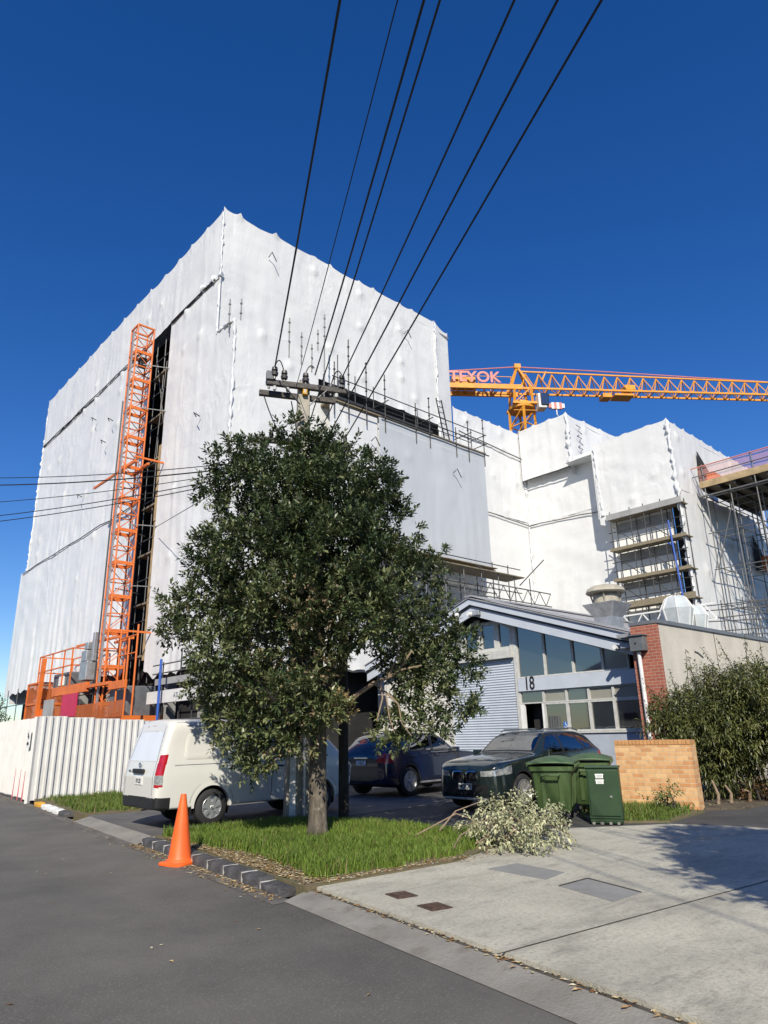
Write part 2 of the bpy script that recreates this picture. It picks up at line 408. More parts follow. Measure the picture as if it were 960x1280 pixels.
class MB:
    def __init__(s):
        s.v = []
        s.f = []
        s.mi = []
        s.cur = 0
    def add(s, verts, faces):
        n = len(s.v)
        s.v.extend([tuple(v) for v in verts])
        for f in faces:
            s.f.append(tuple(i+n for i in f))
            s.mi.append(s.cur)
        return s
    def box(s, c, size, rz=0.0, mat=None):
        hx, hy, hz = size[0]/2, size[1]/2, size[2]/2
        P = [Vector((x*hx, y*hy, z*hz)) for z in (-1, 1) for y in (-1, 1) for x in (-1, 1)]
        if mat is None:
            mat = Matrix.Rotation(rz, 3, 'Z')
        P = [mat @ p + Vector(c) for p in P]
        return s.add(P, [(0, 2, 3, 1), (4, 5, 7, 6), (0, 1, 5, 4), (2, 6, 7, 3), (0, 4, 6, 2), (1, 3, 7, 5)])
    def box2(s, a, b):
        return s.box([(a[i]+b[i])/2 for i in range(3)], [abs(b[i]-a[i]) for i in range(3)])
    def beam(s, p0, p1, w, h):
        """box bar from p0 to p1, w across, h vertical-ish"""
        p0, p1 = Vector(p0), Vector(p1)
        d = p1-p0
        L = d.length
        z = d.normalized()
        up = Vector((0, 0, 1)) if abs(z.z) < 0.95 else Vector((1, 0, 0))
        x = up.cross(z).normalized()
        y = z.cross(x)
        mat = Matrix((x, y, z)).transposed()
        return s.box((p0+p1)/2, (w, h, L), mat=mat)
    def tube(s, pts, r, n=6, caps=True):
        pts = [Vector(p) for p in pts]
        rs = r if isinstance(r, (list, tuple)) else [r]*len(pts)
        rings = []
        prev = None
        for i, p in enumerate(pts):
            if i == 0: d = pts[1]-pts[0]
            elif i == len(pts)-1: d = pts[-1]-pts[-2]
            else: d = pts[i+1]-pts[i-1]
            d.normalize()
            if prev is None:
                a = Vector((0, 0, 1)) if abs(d.z) < 0.9 else Vector((1, 0, 0))
                x = a.cross(d).normalized()
            else:
                x = (prev - d*prev.dot(d)).normalized()
            prev = x
            y = d.cross(x)
            rings.append([p + (x*math.cos(2*math.pi*k/n)+y*math.sin(2*math.pi*k/n))*rs[i] for k in range(n)])
        V = [q for g in rings for q in g]
        F = []
        for i in range(len(pts)-1):
            for k in range(n):
                k2 = (k+1) % n
                F.append((i*n+k, i*n+k2, (i+1)*n+k2, (i+1)*n+k))
        if caps:
            F.append(tuple(range(n-1, -1, -1)))
            F.append(tuple((len(pts)-1)*n+k for k in range(n)))
        return s.add(V, F)
    def lathe(s, prof, c=(0, 0, 0), n=20, axis='z', mat=None):
        """prof: (radius, height) list"""
        V = []
        for r, h in prof:
            for k in range(n):
                a = 2*math.pi*k/n
                if axis == 'z': p = Vector((r*math.cos(a), r*math.sin(a), h))
                elif axis == 'y': p = Vector((r*math.cos(a), h, r*math.sin(a)))
                else: p = Vector((h, r*math.cos(a), r*math.sin(a)))
                if mat is not None: p = mat @ p
                V.append(p+Vector(c))
        F = []
        for i in range(len(prof)-1):
            for k in range(n):
                k2 = (k+1) % n
                F.append((i*n+k, i*n+k2, (i+1)*n+k2, (i+1)*n+k))
        F.append(tuple(range(n-1, -1, -1)))
        F.append(tuple((len(prof)-1)*n+k for k in range(n)))
        return s.add(V, F)
    def prism(s, poly, d):
        """extrude 3-D polygon by vector d"""
        n = len(poly)
        d = Vector(d)
        P = [Vector(p) for p in poly]
        V = P + [p+d for p in P]
        F = [tuple(range(n-1, -1, -1)), tuple(range(n, 2*n))]
        for i in range(n):
            j = (i+1) % n
            F.append((i, j, n+j, n+i))
        return s.add(V, F)
    def build(s, name, mat, parent=None, smooth=False, bevel=0.0, angle=35, local=False, segs=2):
        me = bpy.data.meshes.new(name)
        V = s.v
        if parent is not None and not local:
            o = rootloc(parent)
            V = [(v[0]-o.x, v[1]-o.y, v[2]-o.z) for v in V]
        me.from_pydata(V, [], s.f)
        mats = mat if isinstance(mat, (list, tuple)) else [mat]
        for m in mats:
            me.materials.append(m)
        if len(mats) > 1:
            me.polygons.foreach_set("material_index", s.mi)
        bm = bmesh.new()
        bm.from_mesh(me)
        bmesh.ops.recalc_face_normals(bm, faces=bm.faces)
        bm.to_mesh(me)
        bm.free()
        if smooth:
            me.polygons.foreach_set("use_smooth", [True]*len(me.polygons))
            try: me.set_sharp_from_angle(angle=R_(angle))
            except Exception: pass
        ob = bpy.data.objects.new(name, me)
        col.objects.link(ob)
        if parent is not None:
            ob.parent = parent
        if bevel > 0:
            b = ob.modifiers.new("bevel", 'BEVEL')
            b.width = bevel
            b.segments = segs
            b.limit_method = 'ANGLE'
            b.angle_limit = R_(40)
        return ob

def npmesh(name, V, F, mat, parent=None, smooth=True, local=False, colors=None, mi=None):
    """V (n,3), F (m,4) numpy"""
    V = np.asarray(V, np.float64)
    if parent is not None and not local:
        V = V - np.array(rootloc(parent))
    me = bpy.data.meshes.new(name)
    me.vertices.add(len(V))
    me.vertices.foreach_set("co", V.astype(np.float32).ravel())
    k = F.shape[1]
    me.loops.add(F.size)
    me.loops.foreach_set("vertex_index", F.astype(np.int32).ravel())
    me.polygons.add(len(F))
    me.polygons.foreach_set("loop_start", np.arange(0, F.size, k, dtype=np.int32))
    me.polygons.foreach_set("loop_total", np.full(len(F), k, np.int32))
    me.polygons.foreach_set("use_smooth", np.full(len(F), smooth))
    for m in (mat if isinstance(mat, (list, tuple)) else [mat]):
        me.materials.append(m)
    if mi is not None:
        me.polygons.foreach_set("material_index", mi.astype(np.int32))
    me.update(calc_edges=True)
    if colors is not None:
        a = me.color_attributes.new("Col", 'FLOAT_COLOR', 'POINT')
        c4 = np.ones((len(V), 4), np.float32)
        c4[:, :3] = colors
        a.data.foreach_set("color", c4.ravel())
    ob = bpy.data.objects.new(name, me)
    col.objects.link(ob)
    if parent is not None:
        ob.parent = parent
    return ob

def tag(o, label=None, cat=None, group=None, kind=None):
    if label: o["label"] = label
    if cat: o["category"] = cat
    if group: o["group"] = group
    if kind: o["kind"] = kind
    return o

def thing(name, label, cat, loc, rz=0.0, group=None):
    o = bpy.data.objects.new(name, None)
    o.empty_display_size = 0.3
    col.objects.link(o)
    o.location = loc
    o.rotation_euler = (0, 0, rz)
    return tag(o, label, cat, group)

def dup(root, loc, rz, label, group=None):
    r = root.copy()
    col.objects.link(r)
    r.location = loc
    r.rotation_euler = (0, 0, rz)
    r["label"] = label
    if group: r["group"] = group
    for ch in list(root.children):
        c = ch.copy()
        col.objects.link(c)
        c.parent = r
        for g in list(ch.children):
            d = g.copy()
            col.objects.link(d)
            d.parent = c
    return r

_tube_mesh = {}
def tube(name, p0, p1, r, mat, parent):
    """one scaffold tube as its own object (shared unit mesh), straight from p0 to p1"""
    key = mat.name
    if key not in _tube_mesh:
        mb = MB()
        mb.lathe([(1, -0.5), (1, 0.5)], n=8)
        me = bpy.data.meshes.new("tube")
        me.from_pydata(mb.v, [], mb.f)
        me.polygons.foreach_set("use_smooth", [len(p.vertices) == 4 for p in me.polygons])
        me.materials.append(mat)
        _tube_mesh[key] = me
    o = bpy.data.objects.new(name, _tube_mesh[key])
    col.objects.link(o)
    o.parent = parent
    p0, p1 = Vector(p0), Vector(p1)
    d = p1-p0
    o.location = (p0+p1)/2 - rootloc(parent)
    o.rotation_mode = 'QUATERNION'
    o.rotation_quaternion = d.to_track_quat('Z', 'Y')
    o.scale = (r, r, d.length)
    return o

def text(name, body, size, mat, parent, loc, rot, depth=0.006, local=True, xs=1.0, bold=0.0):
    cu = bpy.data.curves.new(name, 'FONT')
    cu.body = body
    cu.size = size
    cu.align_x = 'CENTER'
    cu.align_y = 'CENTER'
    cu.extrude = depth
    cu.offset = bold
    tmp = bpy.data.objects.new("tmp", cu)
    col.objects.link(tmp)
    dg = bpy.context.evaluated_depsgraph_get()
    me = bpy.data.meshes.new_from_object(tmp.evaluated_get(dg))
    bpy.data.objects.remove(tmp)
    me.materials.clear()
    me.materials.append(mat)
    o = bpy.data.objects.new(name, me)
    col.objects.link(o)
    o.parent = parent
    o.location = Vector(loc) - (Vector((0, 0, 0)) if local else rootloc(parent))
    o.rotation_euler = rot
    o.scale = (xs, 1, 1)
    return o

def hash2(ix, iy, seed):
    h = (ix.astype(np.int64)*374761393 + iy.astype(np.int64)*668265263 + seed*1442695041) & 0xFFFFFFFF
    h = ((h ^ (h >> 13))*1274126177) & 0xFFFFFFFF
    h = h ^ (h >> 16)
    return (h & 0xFFFF)/65535.0
def vnoise(x, y, seed=0):
    xi, yi = np.floor(x), np.floor(y)
    fx, fy = x-xi, y-yi
    fx, fy = fx*fx*(3-2*fx), fy*fy*(3-2*fy)
    a, b = hash2(xi, yi, seed), hash2(xi+1, yi, seed)
    c, d = hash2(xi, yi+1, seed), hash2(xi+1, yi+1, seed)
    return (a*(1-fx)+b*fx)*(1-fy)+(c*(1-fx)+d*fx)*fy
def fbm(x, y, seed=0, o=4):
    t, a, s = 0, 0.5, 0
    for i in range(o):
        t = t + a*vnoise(x*2**i, y*2**i, seed+i*17)
        s += a
        a *= 0.5
    return t/s

def inpoly(x, y, poly):
    ins = np.zeros(x.shape, bool)
    n = len(poly)
    for i in range(n):
        x1, y1 = poly[i]
        x2, y2 = poly[(i+1) % n]
        c = ((y1 > y) != (y2 > y)) & (x < (x2-x1)*(y-y1)/(y2-y1+1e-12)+x1)
        ins ^= c
    return ins
def polydist(x, y, poly):
    """unsigned distance + nearest point"""
    best = np.full(x.shape, 1e9)
    bx, by = x.copy(), y.copy()
    n = len(poly)
    for i in range(n):
        x1, y1 = poly[i]
        x2, y2 = poly[(i+1) % n]
        dx, dy = x2-x1, y2-y1
        t = np.clip(((x-x1)*dx+(y-y1)*dy)/(dx*dx+dy*dy+1e-12), 0, 1)
        qx, qy = x1+t*dx, y1+t*dy
        d = np.hypot(x-qx, y-qy)
        m = d < best
        best = np.where(m, d, best)
        bx = np.where(m, qx, bx)
        by = np.where(m, qy, by)
    return best, bx, by

def slab(name, poly, z0, z1, mat, kind='structure'):
    mb = MB()
    mb.prism([(x, y, z0) for x, y in poly], (0, 0, z1-z0))
    o = mb.build(name, mat)
    o["kind"] = kind
    return o

# ================================================================== GROUND
KERB = [(1.6, -16), (3.05, -5), (4.19, 2.91), (4.87, 7.36), (5.42, 12.0), (6.19, 18.7), (6.74, 23.2), (7.25, 28.3), (9.5, 50), (12.6, 80), (16.8, 120)]
def kx(y):
    for (x0, y0), (x1, y1) in zip(KERB, KERB[1:]):
        if y <= y1 or (x1, y1) == KERB[-1]:
            return x0+(x1-x0)*(y-y0)/(y1-y0)
mb = MB(); mb.add([(-500, -500, -.17), (500, -500, -.17), (500, 500, -.17), (-500, 500, -.17)], [(0, 1, 2, 3)])
tag(mb.build('terrain', M['terrain']), kind='structure')
road = [(x+.02, y) for x, y in KERB] + [(x-9.2, y) for x, y in reversed(KERB)]
slab('road', road, -.3, -.1, M['asphalt'])
opp = [(x-9.2, y) for x, y in KERB] + [(x-12.2, y) for x, y in reversed(KERB)]
slab('far_footpath', opp, -.3, .02, M['concrete'])
lot = [(x+.45, y) for x, y in KERB] + [(110, 120), (110, -16)]
slab('lot_ground', lot, -.3, -.012, M['lot_asphalt'])
# concrete driveway crossing with its sloped lip
ys = list(np.linspace(-16, 7.05, 24))
slab('driveway', [(kx(y)+.34, y) for y in ys] + [(7.25, 6.87), (9.0, 7.45), (10.6, 7.9), (11.9, 7.0), (12.5, 6.6), (12.9, 5.6), (13.1, -16)], -.2, 0.0, M['concrete'])
mb = MB()
for a, b in zip(ys, ys[1:]):
    xa, xb = kx(a), kx(b)
    mb.add([(xa-.06, a, -.094), (xb-.06, b, -.094), (xb+.27, b, -.028), (xa+.27, a, -.028)], [(0, 1, 2, 3)])
    mb.add([(xa+.27, a, -.028), (xb+.27, b, -.028), (xb+.27, b, -.12), (xa+.27, a, -.12)], [(0, 1, 2, 3)])
tag(mb.build('driveway_lip', M['lip_concrete']), kind='structure')
mb = MB()
for a, b in zip(ys, ys[1:]):
    xa, xb = kx(a), kx(b)
    mb.add([(xa+.27, a, -.034), (xb+.27, b, -.034), (xb+.345, b, -.034), (xa+.345, a, -.034)], [(0, 1, 2, 3)])
tag(mb.build('lip_joint', M['joint']), kind='structure')
# gutter channel in front of the kerb stones
ys2 = list(np.linspace(7.0, 30, 30))
mb = MB()
for a, b in zip(ys2, ys2[1:]):
    xa, xb = kx(a), kx(b)
    mb.add([(xa-.22, a, -.096), (xb-.22, b, -.096), (xb+.03, b, -.094), (xa+.03, a, -.094)], [(0, 1, 2, 3)])
tag(mb.build('gutter_channel', overlay(pm('gutter', (0.15, 0.14, 0.125), 0.9, var=0.25, vs_=3, bump=0.4), (0.07, 0.06, 0.045), 4, .5, .65, amount=.7)), kind='structure')
# slab joint lines
def strip(name, p0, p1, w, z, mat):
    p0, p1 = Vector((*p0, z)), Vector((*p1, z))
    n = Vector((-(p1-p0).y, (p1-p0).x, 0)).normalized()*w/2
    mb = MB(); mb.add([p0-n, p1-n, p1+n, p0+n], [(0, 1, 2, 3)])
    return tag(mb.build(name, mat), kind='structure')
strip('driveway_joint', (4.6, 3.95), (12.8, 3.1), .018, .004, M['joint'])
strip('driveway_joint', (4.0, -.6), (12.9, -1.2), .018, .004, M['joint'])
# asphalt pad the van stands on
slab('parking_pad', [(kx(y)+.29, y) for y in np.linspace(12.55, 17.3, 8)] + [(7.6, 17.1), (13.5, 18.0), (13.5, 12.6), (9.2, 12.2)], -.2, -.004, M['pad_asphalt'])
mb = MB()
for a, b in zip(np.linspace(12.5, 17.1, 9), np.linspace(12.5, 17.1, 9)[1:]):
    xa, xb = kx(a), kx(b)
    mb.add([(xa-.05, a, -.093), (xb-.05, b, -.093), (xb+.30, b, -.010), (xa+.30, a, -.010)], [(0, 1, 2, 3)])
tag(mb.build('pad_lip', M['lip_concrete']), kind='structure')
# verge soil under the grass
VERGE = [(kx(7.0)+.2, 6.98), (7.25, 6.87), (8.9, 7.35), (9.5, 8.2), (9.45, 9.4), (9.0, 11.2), (8.9, 12.2), (6.6, 12.5), (kx(12.5)+.2, 12.5), (kx(10)+.2, 10)]
slab('verge', VERGE, -.2, .015, M['verge_soil'])
VERGE2 = [(kx(17.3)+.2, 17.3), (7.5, 17.15), (8.6, 18.2), (9.4, 20.9), (9.3, 23.0), (6.85, 23.05), (kx(23)+.16, 23.0)]
slab('verge', VERGE2, -.2, .03, M['verge_soil'])
VERGE3 = [(12.05, 7.95), (12.25, 7.25), (12.75, 6.72), (14.6, 6.95), (14.9, 7.25), (14.5, 8.6), (13.2, 9.0)]
slab('verge', VERGE3, -.2, .02, M['verge_soil'])
BED = [(14.95, 7.2), (15.6, 6.6), (27, 6.2), (28, 9.4), (18.5, 9.4), (14.9, 8.8)]
slab('planting_bed', BED, -.2, .03, M['soil'])

# kerb stones ---------------------------------------------------------------
def kerb_stone(y0, y1, mat, label, group, h=.015, w=.24, mortar=True, name='kerb_stone'):
    p0, p1 = Vector((kx(y0)+.10, y0, 0)), Vector((kx(y1)+.10, y1, 0))
    c = (p0+p1)/2
    L = (p1-p0).length
    ang = math.atan2((p1-p0).y, (p1-p0).x)
    t = thing(name, label, 'kerb stone', (c.x, c.y, -.1), ang, group)
    mb = MB()
    # a rough block: subdivided box, jittered
    nx, ny, nz = 6, 3, 3
    H = h+.1
    V = {}
    for i in range(nx+1):
        for j in range(ny+1):
            for k in range(nz+1):
                if i in (0, nx) or j in (0, ny) or k in (0, nz):
                    x = (-.5+i/nx)*(L-.035); y = (-.5+j/ny)*w; z = k/nz*H
                    e = (i in (0, nx))+(j in (0, ny))+(k == nz)
                    sh = 1-.05*(e >= 2)
                    V[i, j, k] = Vector((x*(1-.03*(e >= 2)), y*(1-.10*(e >= 2)), z-(.018 if (k == nz and e >= 2) else 0))) + Vector((random.uniform(-1, 1), random.uniform(-1, 1), random.uniform(-1, 1)))*.007
    idx = {k: n for n, k in enumerate(V)}
    F = []
    def q(a, b, c_, d): F.append((idx[a], idx[b], idx[c_], idx[d]))
    for i in range(nx):
        for j in range(ny):
            q((i, j, nz), (i+1, j, nz), (i+1, j+1, nz), (i, j+1, nz))
        for k in range(nz):
            q((i, 0, k), (i+1, 0, k), (i+1, 0, k+1), (i, 0, k+1)); q((i, ny, k), (i+1, ny, k), (i+1, ny, k+1), (i, ny, k+1))
    for j in range(ny):
        for k in range(nz):
            q((0, j, k), (0, j+1, k), (0, j+1, k+1), (0, j, k+1)); q((nx, j, k), (nx, j+1, k), (nx, j+1, k+1), (nx, j, k+1))
    mb.add(list(V.values()), F)
    mb.build('stone', mat, t, smooth=True, local=True, angle=60)
    if mortar:
        m2 = MB(); m2.box((L/2, 0, (H-.012)/2), (.04, w-.03, H-.012))
        m2.build('mortar_joint', M['mortar'], t, local=True, bevel=.006)
    return t
edges = [7.22, 7.75, 8.28, 8.85, 9.40, 9.98, 10.6, 11.2, 11.75, 12.3]
whr = ['at the verge tip where the driveway starts', 'second from the driveway end of the kerb', 'third from the driveway end of the kerb', 'fourth from the driveway end of the kerb', 'directly behind the orange cone', 'just left of the orange cone', 'third from the van end of the kerb', 'second from the van end of the kerb', 'at the end of the kerb beside the van']
for i in range(9):
    kerb_stone(edges[i], edges[i+1], M['kerb'], 'dark bluestone kerb block, '+whr[i], 'bluestone kerb blocks along the verge', h=.035 if i else .0)
kerb_stone(21.6, 22.2, M['yellow_paint'], 'kerb block painted yellow below the corner of the white hoarding', 'painted kerb blocks', mortar=False)
for i, (a, w_) in enumerate(((20.6, 'nearest the yellow kerb block'), (19.85, 'in the middle of the painted three'), (19.1, 'nearest the driveway of the van'))):
    kerb_stone(a, a+.6, M['white_paint'], 'kerb block painted white, '+w_, 'painted kerb blocks', mortar=False)
kerb_stone(18.2, 18.95, M['kerb'], 'bare grey kerb block at the corner of the far grass patch', 'bluestone kerb blocks along the verge', mortar=False)
for i, w_ in enumerate(('furthest left', 'in the middle', 'nearest the yellow block')):
    kerb_stone(27.2-i*1.5, 28.5-i*1.5, M['kerb'], 'unpainted grey kerb block below the hoarding, '+w_, 'bluestone kerb blocks along the hoarding', mortar=False)

# covers and patches in the driveway ---------------------------------------------
def cover(cx, cy, label):
    t = thing('toby_box_cover', label, 'service cover', (cx, cy, 0), R_(78), 'rusty service covers in the driveway')
    a = MB(); a.box((0, 0, .003), (.27, .24, .012)); a.build('frame', M['iron'], t, local=True)
    b = MB(); b.box((0, 0, .012), (.21, .18, .008))
    for i in range(-2, 3):
        b.box((i*.036, 0, .018), (.012, .16, .006))
    b.build('lid', M['iron'], t, local=True)
cover(5.49, 5.96, 'rusty square service cover, the one further from the camera')
cover(5.36, 5.35, 'rusty square service cover, the one nearer the right with a ribbed lid')
slab('concrete_patch', [(7.18, 6.25), (7.72, 6.2), (7.62, 5.42), (7.12, 5.33)], -.05, .005, M['patch_concrete'])
slab('concrete_patch', [(6.93, 5.02), (7.48, 5.02), (7.22, 4.22), (6.68, 4.22)], -.05, .005, M['patch_concrete'])
for a, b in (((6.93, 5.02), (7.48, 5.02)), ((7.48, 5.02), (7.22, 4.22))):
    strip('patch_joint', a, b, .03, .009, M['joint'])

# ================================================================== GRASS + LITTER (stuff)
GVERGE = [(kx(7.2)+.42, 7.2), (7.25, 7.0), (8.8, 7.45), (9.4, 8.2), (9.4, 9.4), (8.95, 11.2), (8.85, 12.1), (6.6, 12.4), (kx(12.4)+.34, 12.4), (kx(11)+.36, 11), (kx(10)+.55, 10), (kx(8.5)+.60, 8.5)]
def grass(name, polys, n, h0, h1, colA, colB, zb=.012, w=.006):
    xs, ys_ = [], []
    for poly, k in polys:
        P = np.array(poly)
        mn, mx = P.min(0), P.max(0)
        px = rng.uniform(mn[0], mx[0], k*4); py = rng.uniform(mn[1], mx[1], k*4)
        m = inpoly(px, py, poly)
        xs.append(px[m][:k]); ys_.append(py[m][:k])
    x = np.concatenate(xs); y = np.concatenate(ys_)
    dens = fbm(x*1.3, y*1.3, 5)
    dist = np.min(np.stack([polydist(x, y, p_)[0] for p_, _ in polys]), 0)
    edge = np.clip((dist+(fbm(x*3.1, y*3.1, 12)-.5)*.5)/.28, 0.06, 1)
    bare = np.clip((np.hypot(x-7.75, y-9.55)-.18)/.25, .05, 1)
    keep = rng.random(len(x)) < np.clip((dens-.22)*3.4, .12, 1)*edge*bare
    x, y, dens = x[keep], y[keep], dens[keep]
    n = len(x)
    a = rng.uniform(0, 2*np.pi, n)
    h = (h0+(h1-h0)*rng.random(n)**1.5)*(.55+.9*fbm(x*.9+9, y*.9, 8))
    lean = rng.uniform(.1, .75, n)*h
    b = a+rng.normal(0, .5, n)
    ww = w*rng.uniform(.6, 1.4, n)
    sx, sy = np.cos(a+np.pi/2)*ww, np.sin(a+np.pi/2)*ww
    z = np.full(n, zb)
    v0 = np.stack([x-sx, y-sy, z], 1); v1 = np.stack([x+sx, y+sy, z], 1)
    mx_, my_ = x+np.cos(b)*lean*.35, y+np.sin(b)*lean*.35
    v2 = np.stack([mx_+sx*.8, my_+sy*.8, z+h*.6], 1); v3 = np.stack([mx_-sx*.8, my_-sy*.8, z+h*.6], 1)
    tx, ty = x+np.cos(b)*lean, y+np.sin(b)*lean
    v4 = np.stack([tx+sx*.12, ty+sy*.12, z+h], 1); v5 = np.stack([tx-sx*.12, ty-sy*.12, z+h], 1)
    V = np.stack([v0, v1, v2, v3, v4, v5], 1).reshape(-1, 3)
    i = np.arange(n)[:, None]*6
    F = np.concatenate([i+np.array([[0, 1, 2, 3]]), i+np.array([[3, 2, 4, 5]])], 0)
    t = np.clip(rng.normal(.5, .3, n)+(fbm(x*.6, y*.6, 3)-.5), 0, 1)[:, None]
    c = np.array(colA)*(1-t)+np.array(colB)*t
    dry = rng.random(n) < .06
    c[dry] = np.array([.28, .22, .10])*rng.uniform(.7, 1.1, (dry.sum(), 1))
    C6 = np.repeat(c, 6, 0)
    o = npmesh(name, V, F, M['grass'], smooth=False, colors=C6)
    o["kind"] = 'stuff'
    return o
grass('grass', [(GVERGE, 95000)], 0, .05, .165, (.075, .135, .018), (.19, .27, .045))
grass('grass', [(VERGE2, 9000), (VERGE3, 5000)], 0, .06, .17, (.075, .125, .018), (.17, .23, .05), w=.009)

def litter(name, pts, size, cols):
    pts = np.array(pts)
    n = len(pts)
    a = rng.uniform(0, 2*np.pi, n); L = size*rng.uniform(.6, 1.4, n); W = L*.45
    tilt = rng.uniform(-.35, .35, (n, 4))*L[:, None]*.6
    dx, dy = np.cos(a), np.sin(a)
    p = pts
    V = np.stack([
        np.stack([p[:, 0]-dx*L, p[:, 1]-dy*L, p[:, 2]+.004+np.abs(tilt[:, 0])*.5], 1),
        np.stack([p[:, 0]-dy*W, p[:, 1]+dx*W, p[:, 2]+.006+np.abs(tilt[:, 1])], 1),
        np.stack([p[:, 0]+dx*L, p[:, 1]+dy*L, p[:, 2]+.004+np.abs(tilt[:, 2])*.5], 1),
        np.stack([p[:, 0]+dy*W, p[:, 1]-dx*W, p[:, 2]+.006+np.abs(tilt[:, 3])], 1)], 1).reshape(-1, 3)
    F = np.arange(n)[:, None]*4+np.array([[0, 1, 2, 3]])
    c = np.array(cols)[rng.integers(0, len(cols), n)]*rng.uniform(.7, 1.25, (n, 1))
    o = npmesh(name, V, F, M['litter'], smooth=False, colors=np.repeat(c, 4, 0))
    o["kind"] = 'stuff'
    return o
pts = []
for _ in range(900):
    y = random.uniform(7.2, 12.6); pts.append((kx(y)-abs(random.gauss(0, .12)), y, -.094))
for _ in range(2300):
    y = random.uniform(7.1, 12.0); pts.append((kx(y)+.24+abs(random.gauss(0, .27)), y, .017+random.random()*.02))
for _ in range(500):
    t = random.random(); pts.append((5.2+2.4*t+random.gauss(0, .1), 7.02+random.random()*.2-.1*t, .012))
for _ in range(420):
    y = random.uniform(-2, 7.2); pts.append((kx(y)+.30+random.gauss(0, .035), y, -.03))
for _ in range(320):
    y = random.uniform(12, 28); pts.append((kx(y)-abs(random.gauss(0, .2)), y, -.094))
for _ in range(260):
    pts.append((random.gauss(7.8, .2), random.gauss(9.6, .2), .025))
for _ in range(60):
    pts.append((random.uniform(-2, 4.5), random.uniform(2, 16), -.097))
for _ in range(130):
    t = random.random(); pts.append((7.3+1.8*t+random.gauss(0, .08), 6.85+.5*t+random.gauss(0, .12), .003))
for _ in range(130):
    pts.append((random.uniform(15.0, 17.5), random.uniform(6.5, 8), .035))
litter('fallen_leaves', pts, .024, [(.40, .29, .14), (.30, .19, .08), (.50, .41, .24), (.24, .12, .05), (.56, .50, .36)])

# ================================================================== WRAPPED BUILDINGS
def sheet(parent, p0, p1, z0, z1, seed, top=.0, pins=None, bottom=.0, amp=.10, res=.17, name='wrap_sheet', mat=None, push=0.0, drips=0.3, lumps=1.0, fade=.6, ztop1=None):
    """one panel of shrink wrap stretched over scaffold standards; outward = right of p0->p1"""
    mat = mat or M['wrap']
    p0, p1 = np.array(p0, float), np.array(p1, float)
    d = p1-p0
    L = np.hypot(*d)
    d = d/L
    nrm = np.array([d[1], -d[0]])
    nu, nv = max(2, int(L/res)), max(2, int((z1-z0)/res))
    U, T = np.meshgrid(np.linspace(0, L, nu+1), np.linspace(0, 1, nv+1), indexing='ij')
    if pins is None:
        k = max(1, int(round(L/2.0)))
        pins = [L*i/k for i in range(k+1)]
    pins = np.array(pins, float)
    uu_ = U[:, 0]
    j = np.clip(np.searchsorted(pins, uu_, side='right')-1, 0, len(pins)-2)
    tt = (uu_-pins[j])/(pins[j+1]-pins[j])
    span = pins[j+1]-pins[j]
    sag = top*4*tt*(1-tt)*np.minimum(1.8, (span/2.0)**1.3)*(.15+1.0*hash2(j, j*0+3, seed)**1.5)*.7
    zt = z1-sag+.10*(top > 0)*np.exp(-(np.minimum(tt, 1-tt)*span/.09)**2)
    if ztop1 is not None:
        zt = zt+(ztop1-z1)*uu_/L
    zb = z0+bottom*(fbm(uu_*.9, uu_*0+1, seed+5)-.5)*2+bottom*.5*(vnoise(uu_*4, uu_*0, seed+6)-.5)
    Z = zb[:, None]+T*(zt-zb)[:, None]
    w = np.minimum(1, np.minimum(U, L-U)/fade)
    disp = amp*1.0*(fbm(U/3.4+seed, Z/3.0, seed, 3)-.5)
    disp += .05*(fbm(U/.7+seed, Z/.9, seed+3, 3)-.5)*np.clip((fbm(U/3+3, Z/3, seed+31)-.42)*5, 0, 1)
    # vertical hanging folds, stronger low down
    low = np.clip(1-T*1.0, 0, 1)
    disp += drips*.10*low**1.5*(vnoise(U/.28+fbm(U*.5, Z*.35, seed+8)*2.0, Z*.16, seed+9)-.5)*2
    # the standards behind press through
    near = np.min(np.abs(U[:, :, None]-pins[None, None, :]), axis=2)
    kk = np.argmin(np.abs(U[:, :, None]-pins[None, None, :]), axis=2)
    on = hash2(kk, np.floor(Z/2.1), seed+11)
    disp += lumps*(.022*np.exp(-(near/.12)**2)*(.2+on) )
    zz = (Z/1.05) % 1.0
    nod = np.exp(-((near/.16)**2+((np.minimum(zz, 1-zz)*1.05)/.16)**2))
    disp += lumps*.13*nod*(hash2(kk, np.round(Z/1.05), seed+12) > .8)
    # lift lines (ledgers) press through a little
    zl = ((Z-z0)/2.05) % 1.0
    disp += lumps*.010*np.exp(-((np.minimum(zl, 1-zl)*2.05)/.12)**2)
    # diagonal pull creases
    cr = np.sin((U*.9+Z*1.7)*2.3+fbm(U*.4, Z*.4, seed+20)*9)
    disp += .010*cr*(fbm(U*.25, Z*.25, seed+21) > .55)
    disp = disp*w+push
    X = p0[0]+d[0]*U+nrm[0]*disp
    Y = p0[1]+d[1]*U+nrm[1]*disp
    V = np.stack([X, Y, Z], 2).reshape(-1, 3)
    i, k = np.meshgrid(np.arange(nu), np.arange(nv), indexing='ij')
    a = (i*(nv+1)+k).ravel()
    F = np.stack([a, a+nv+1, a+nv+2, a+1], 1)
    return npmesh(name, V, F, mat, parent)

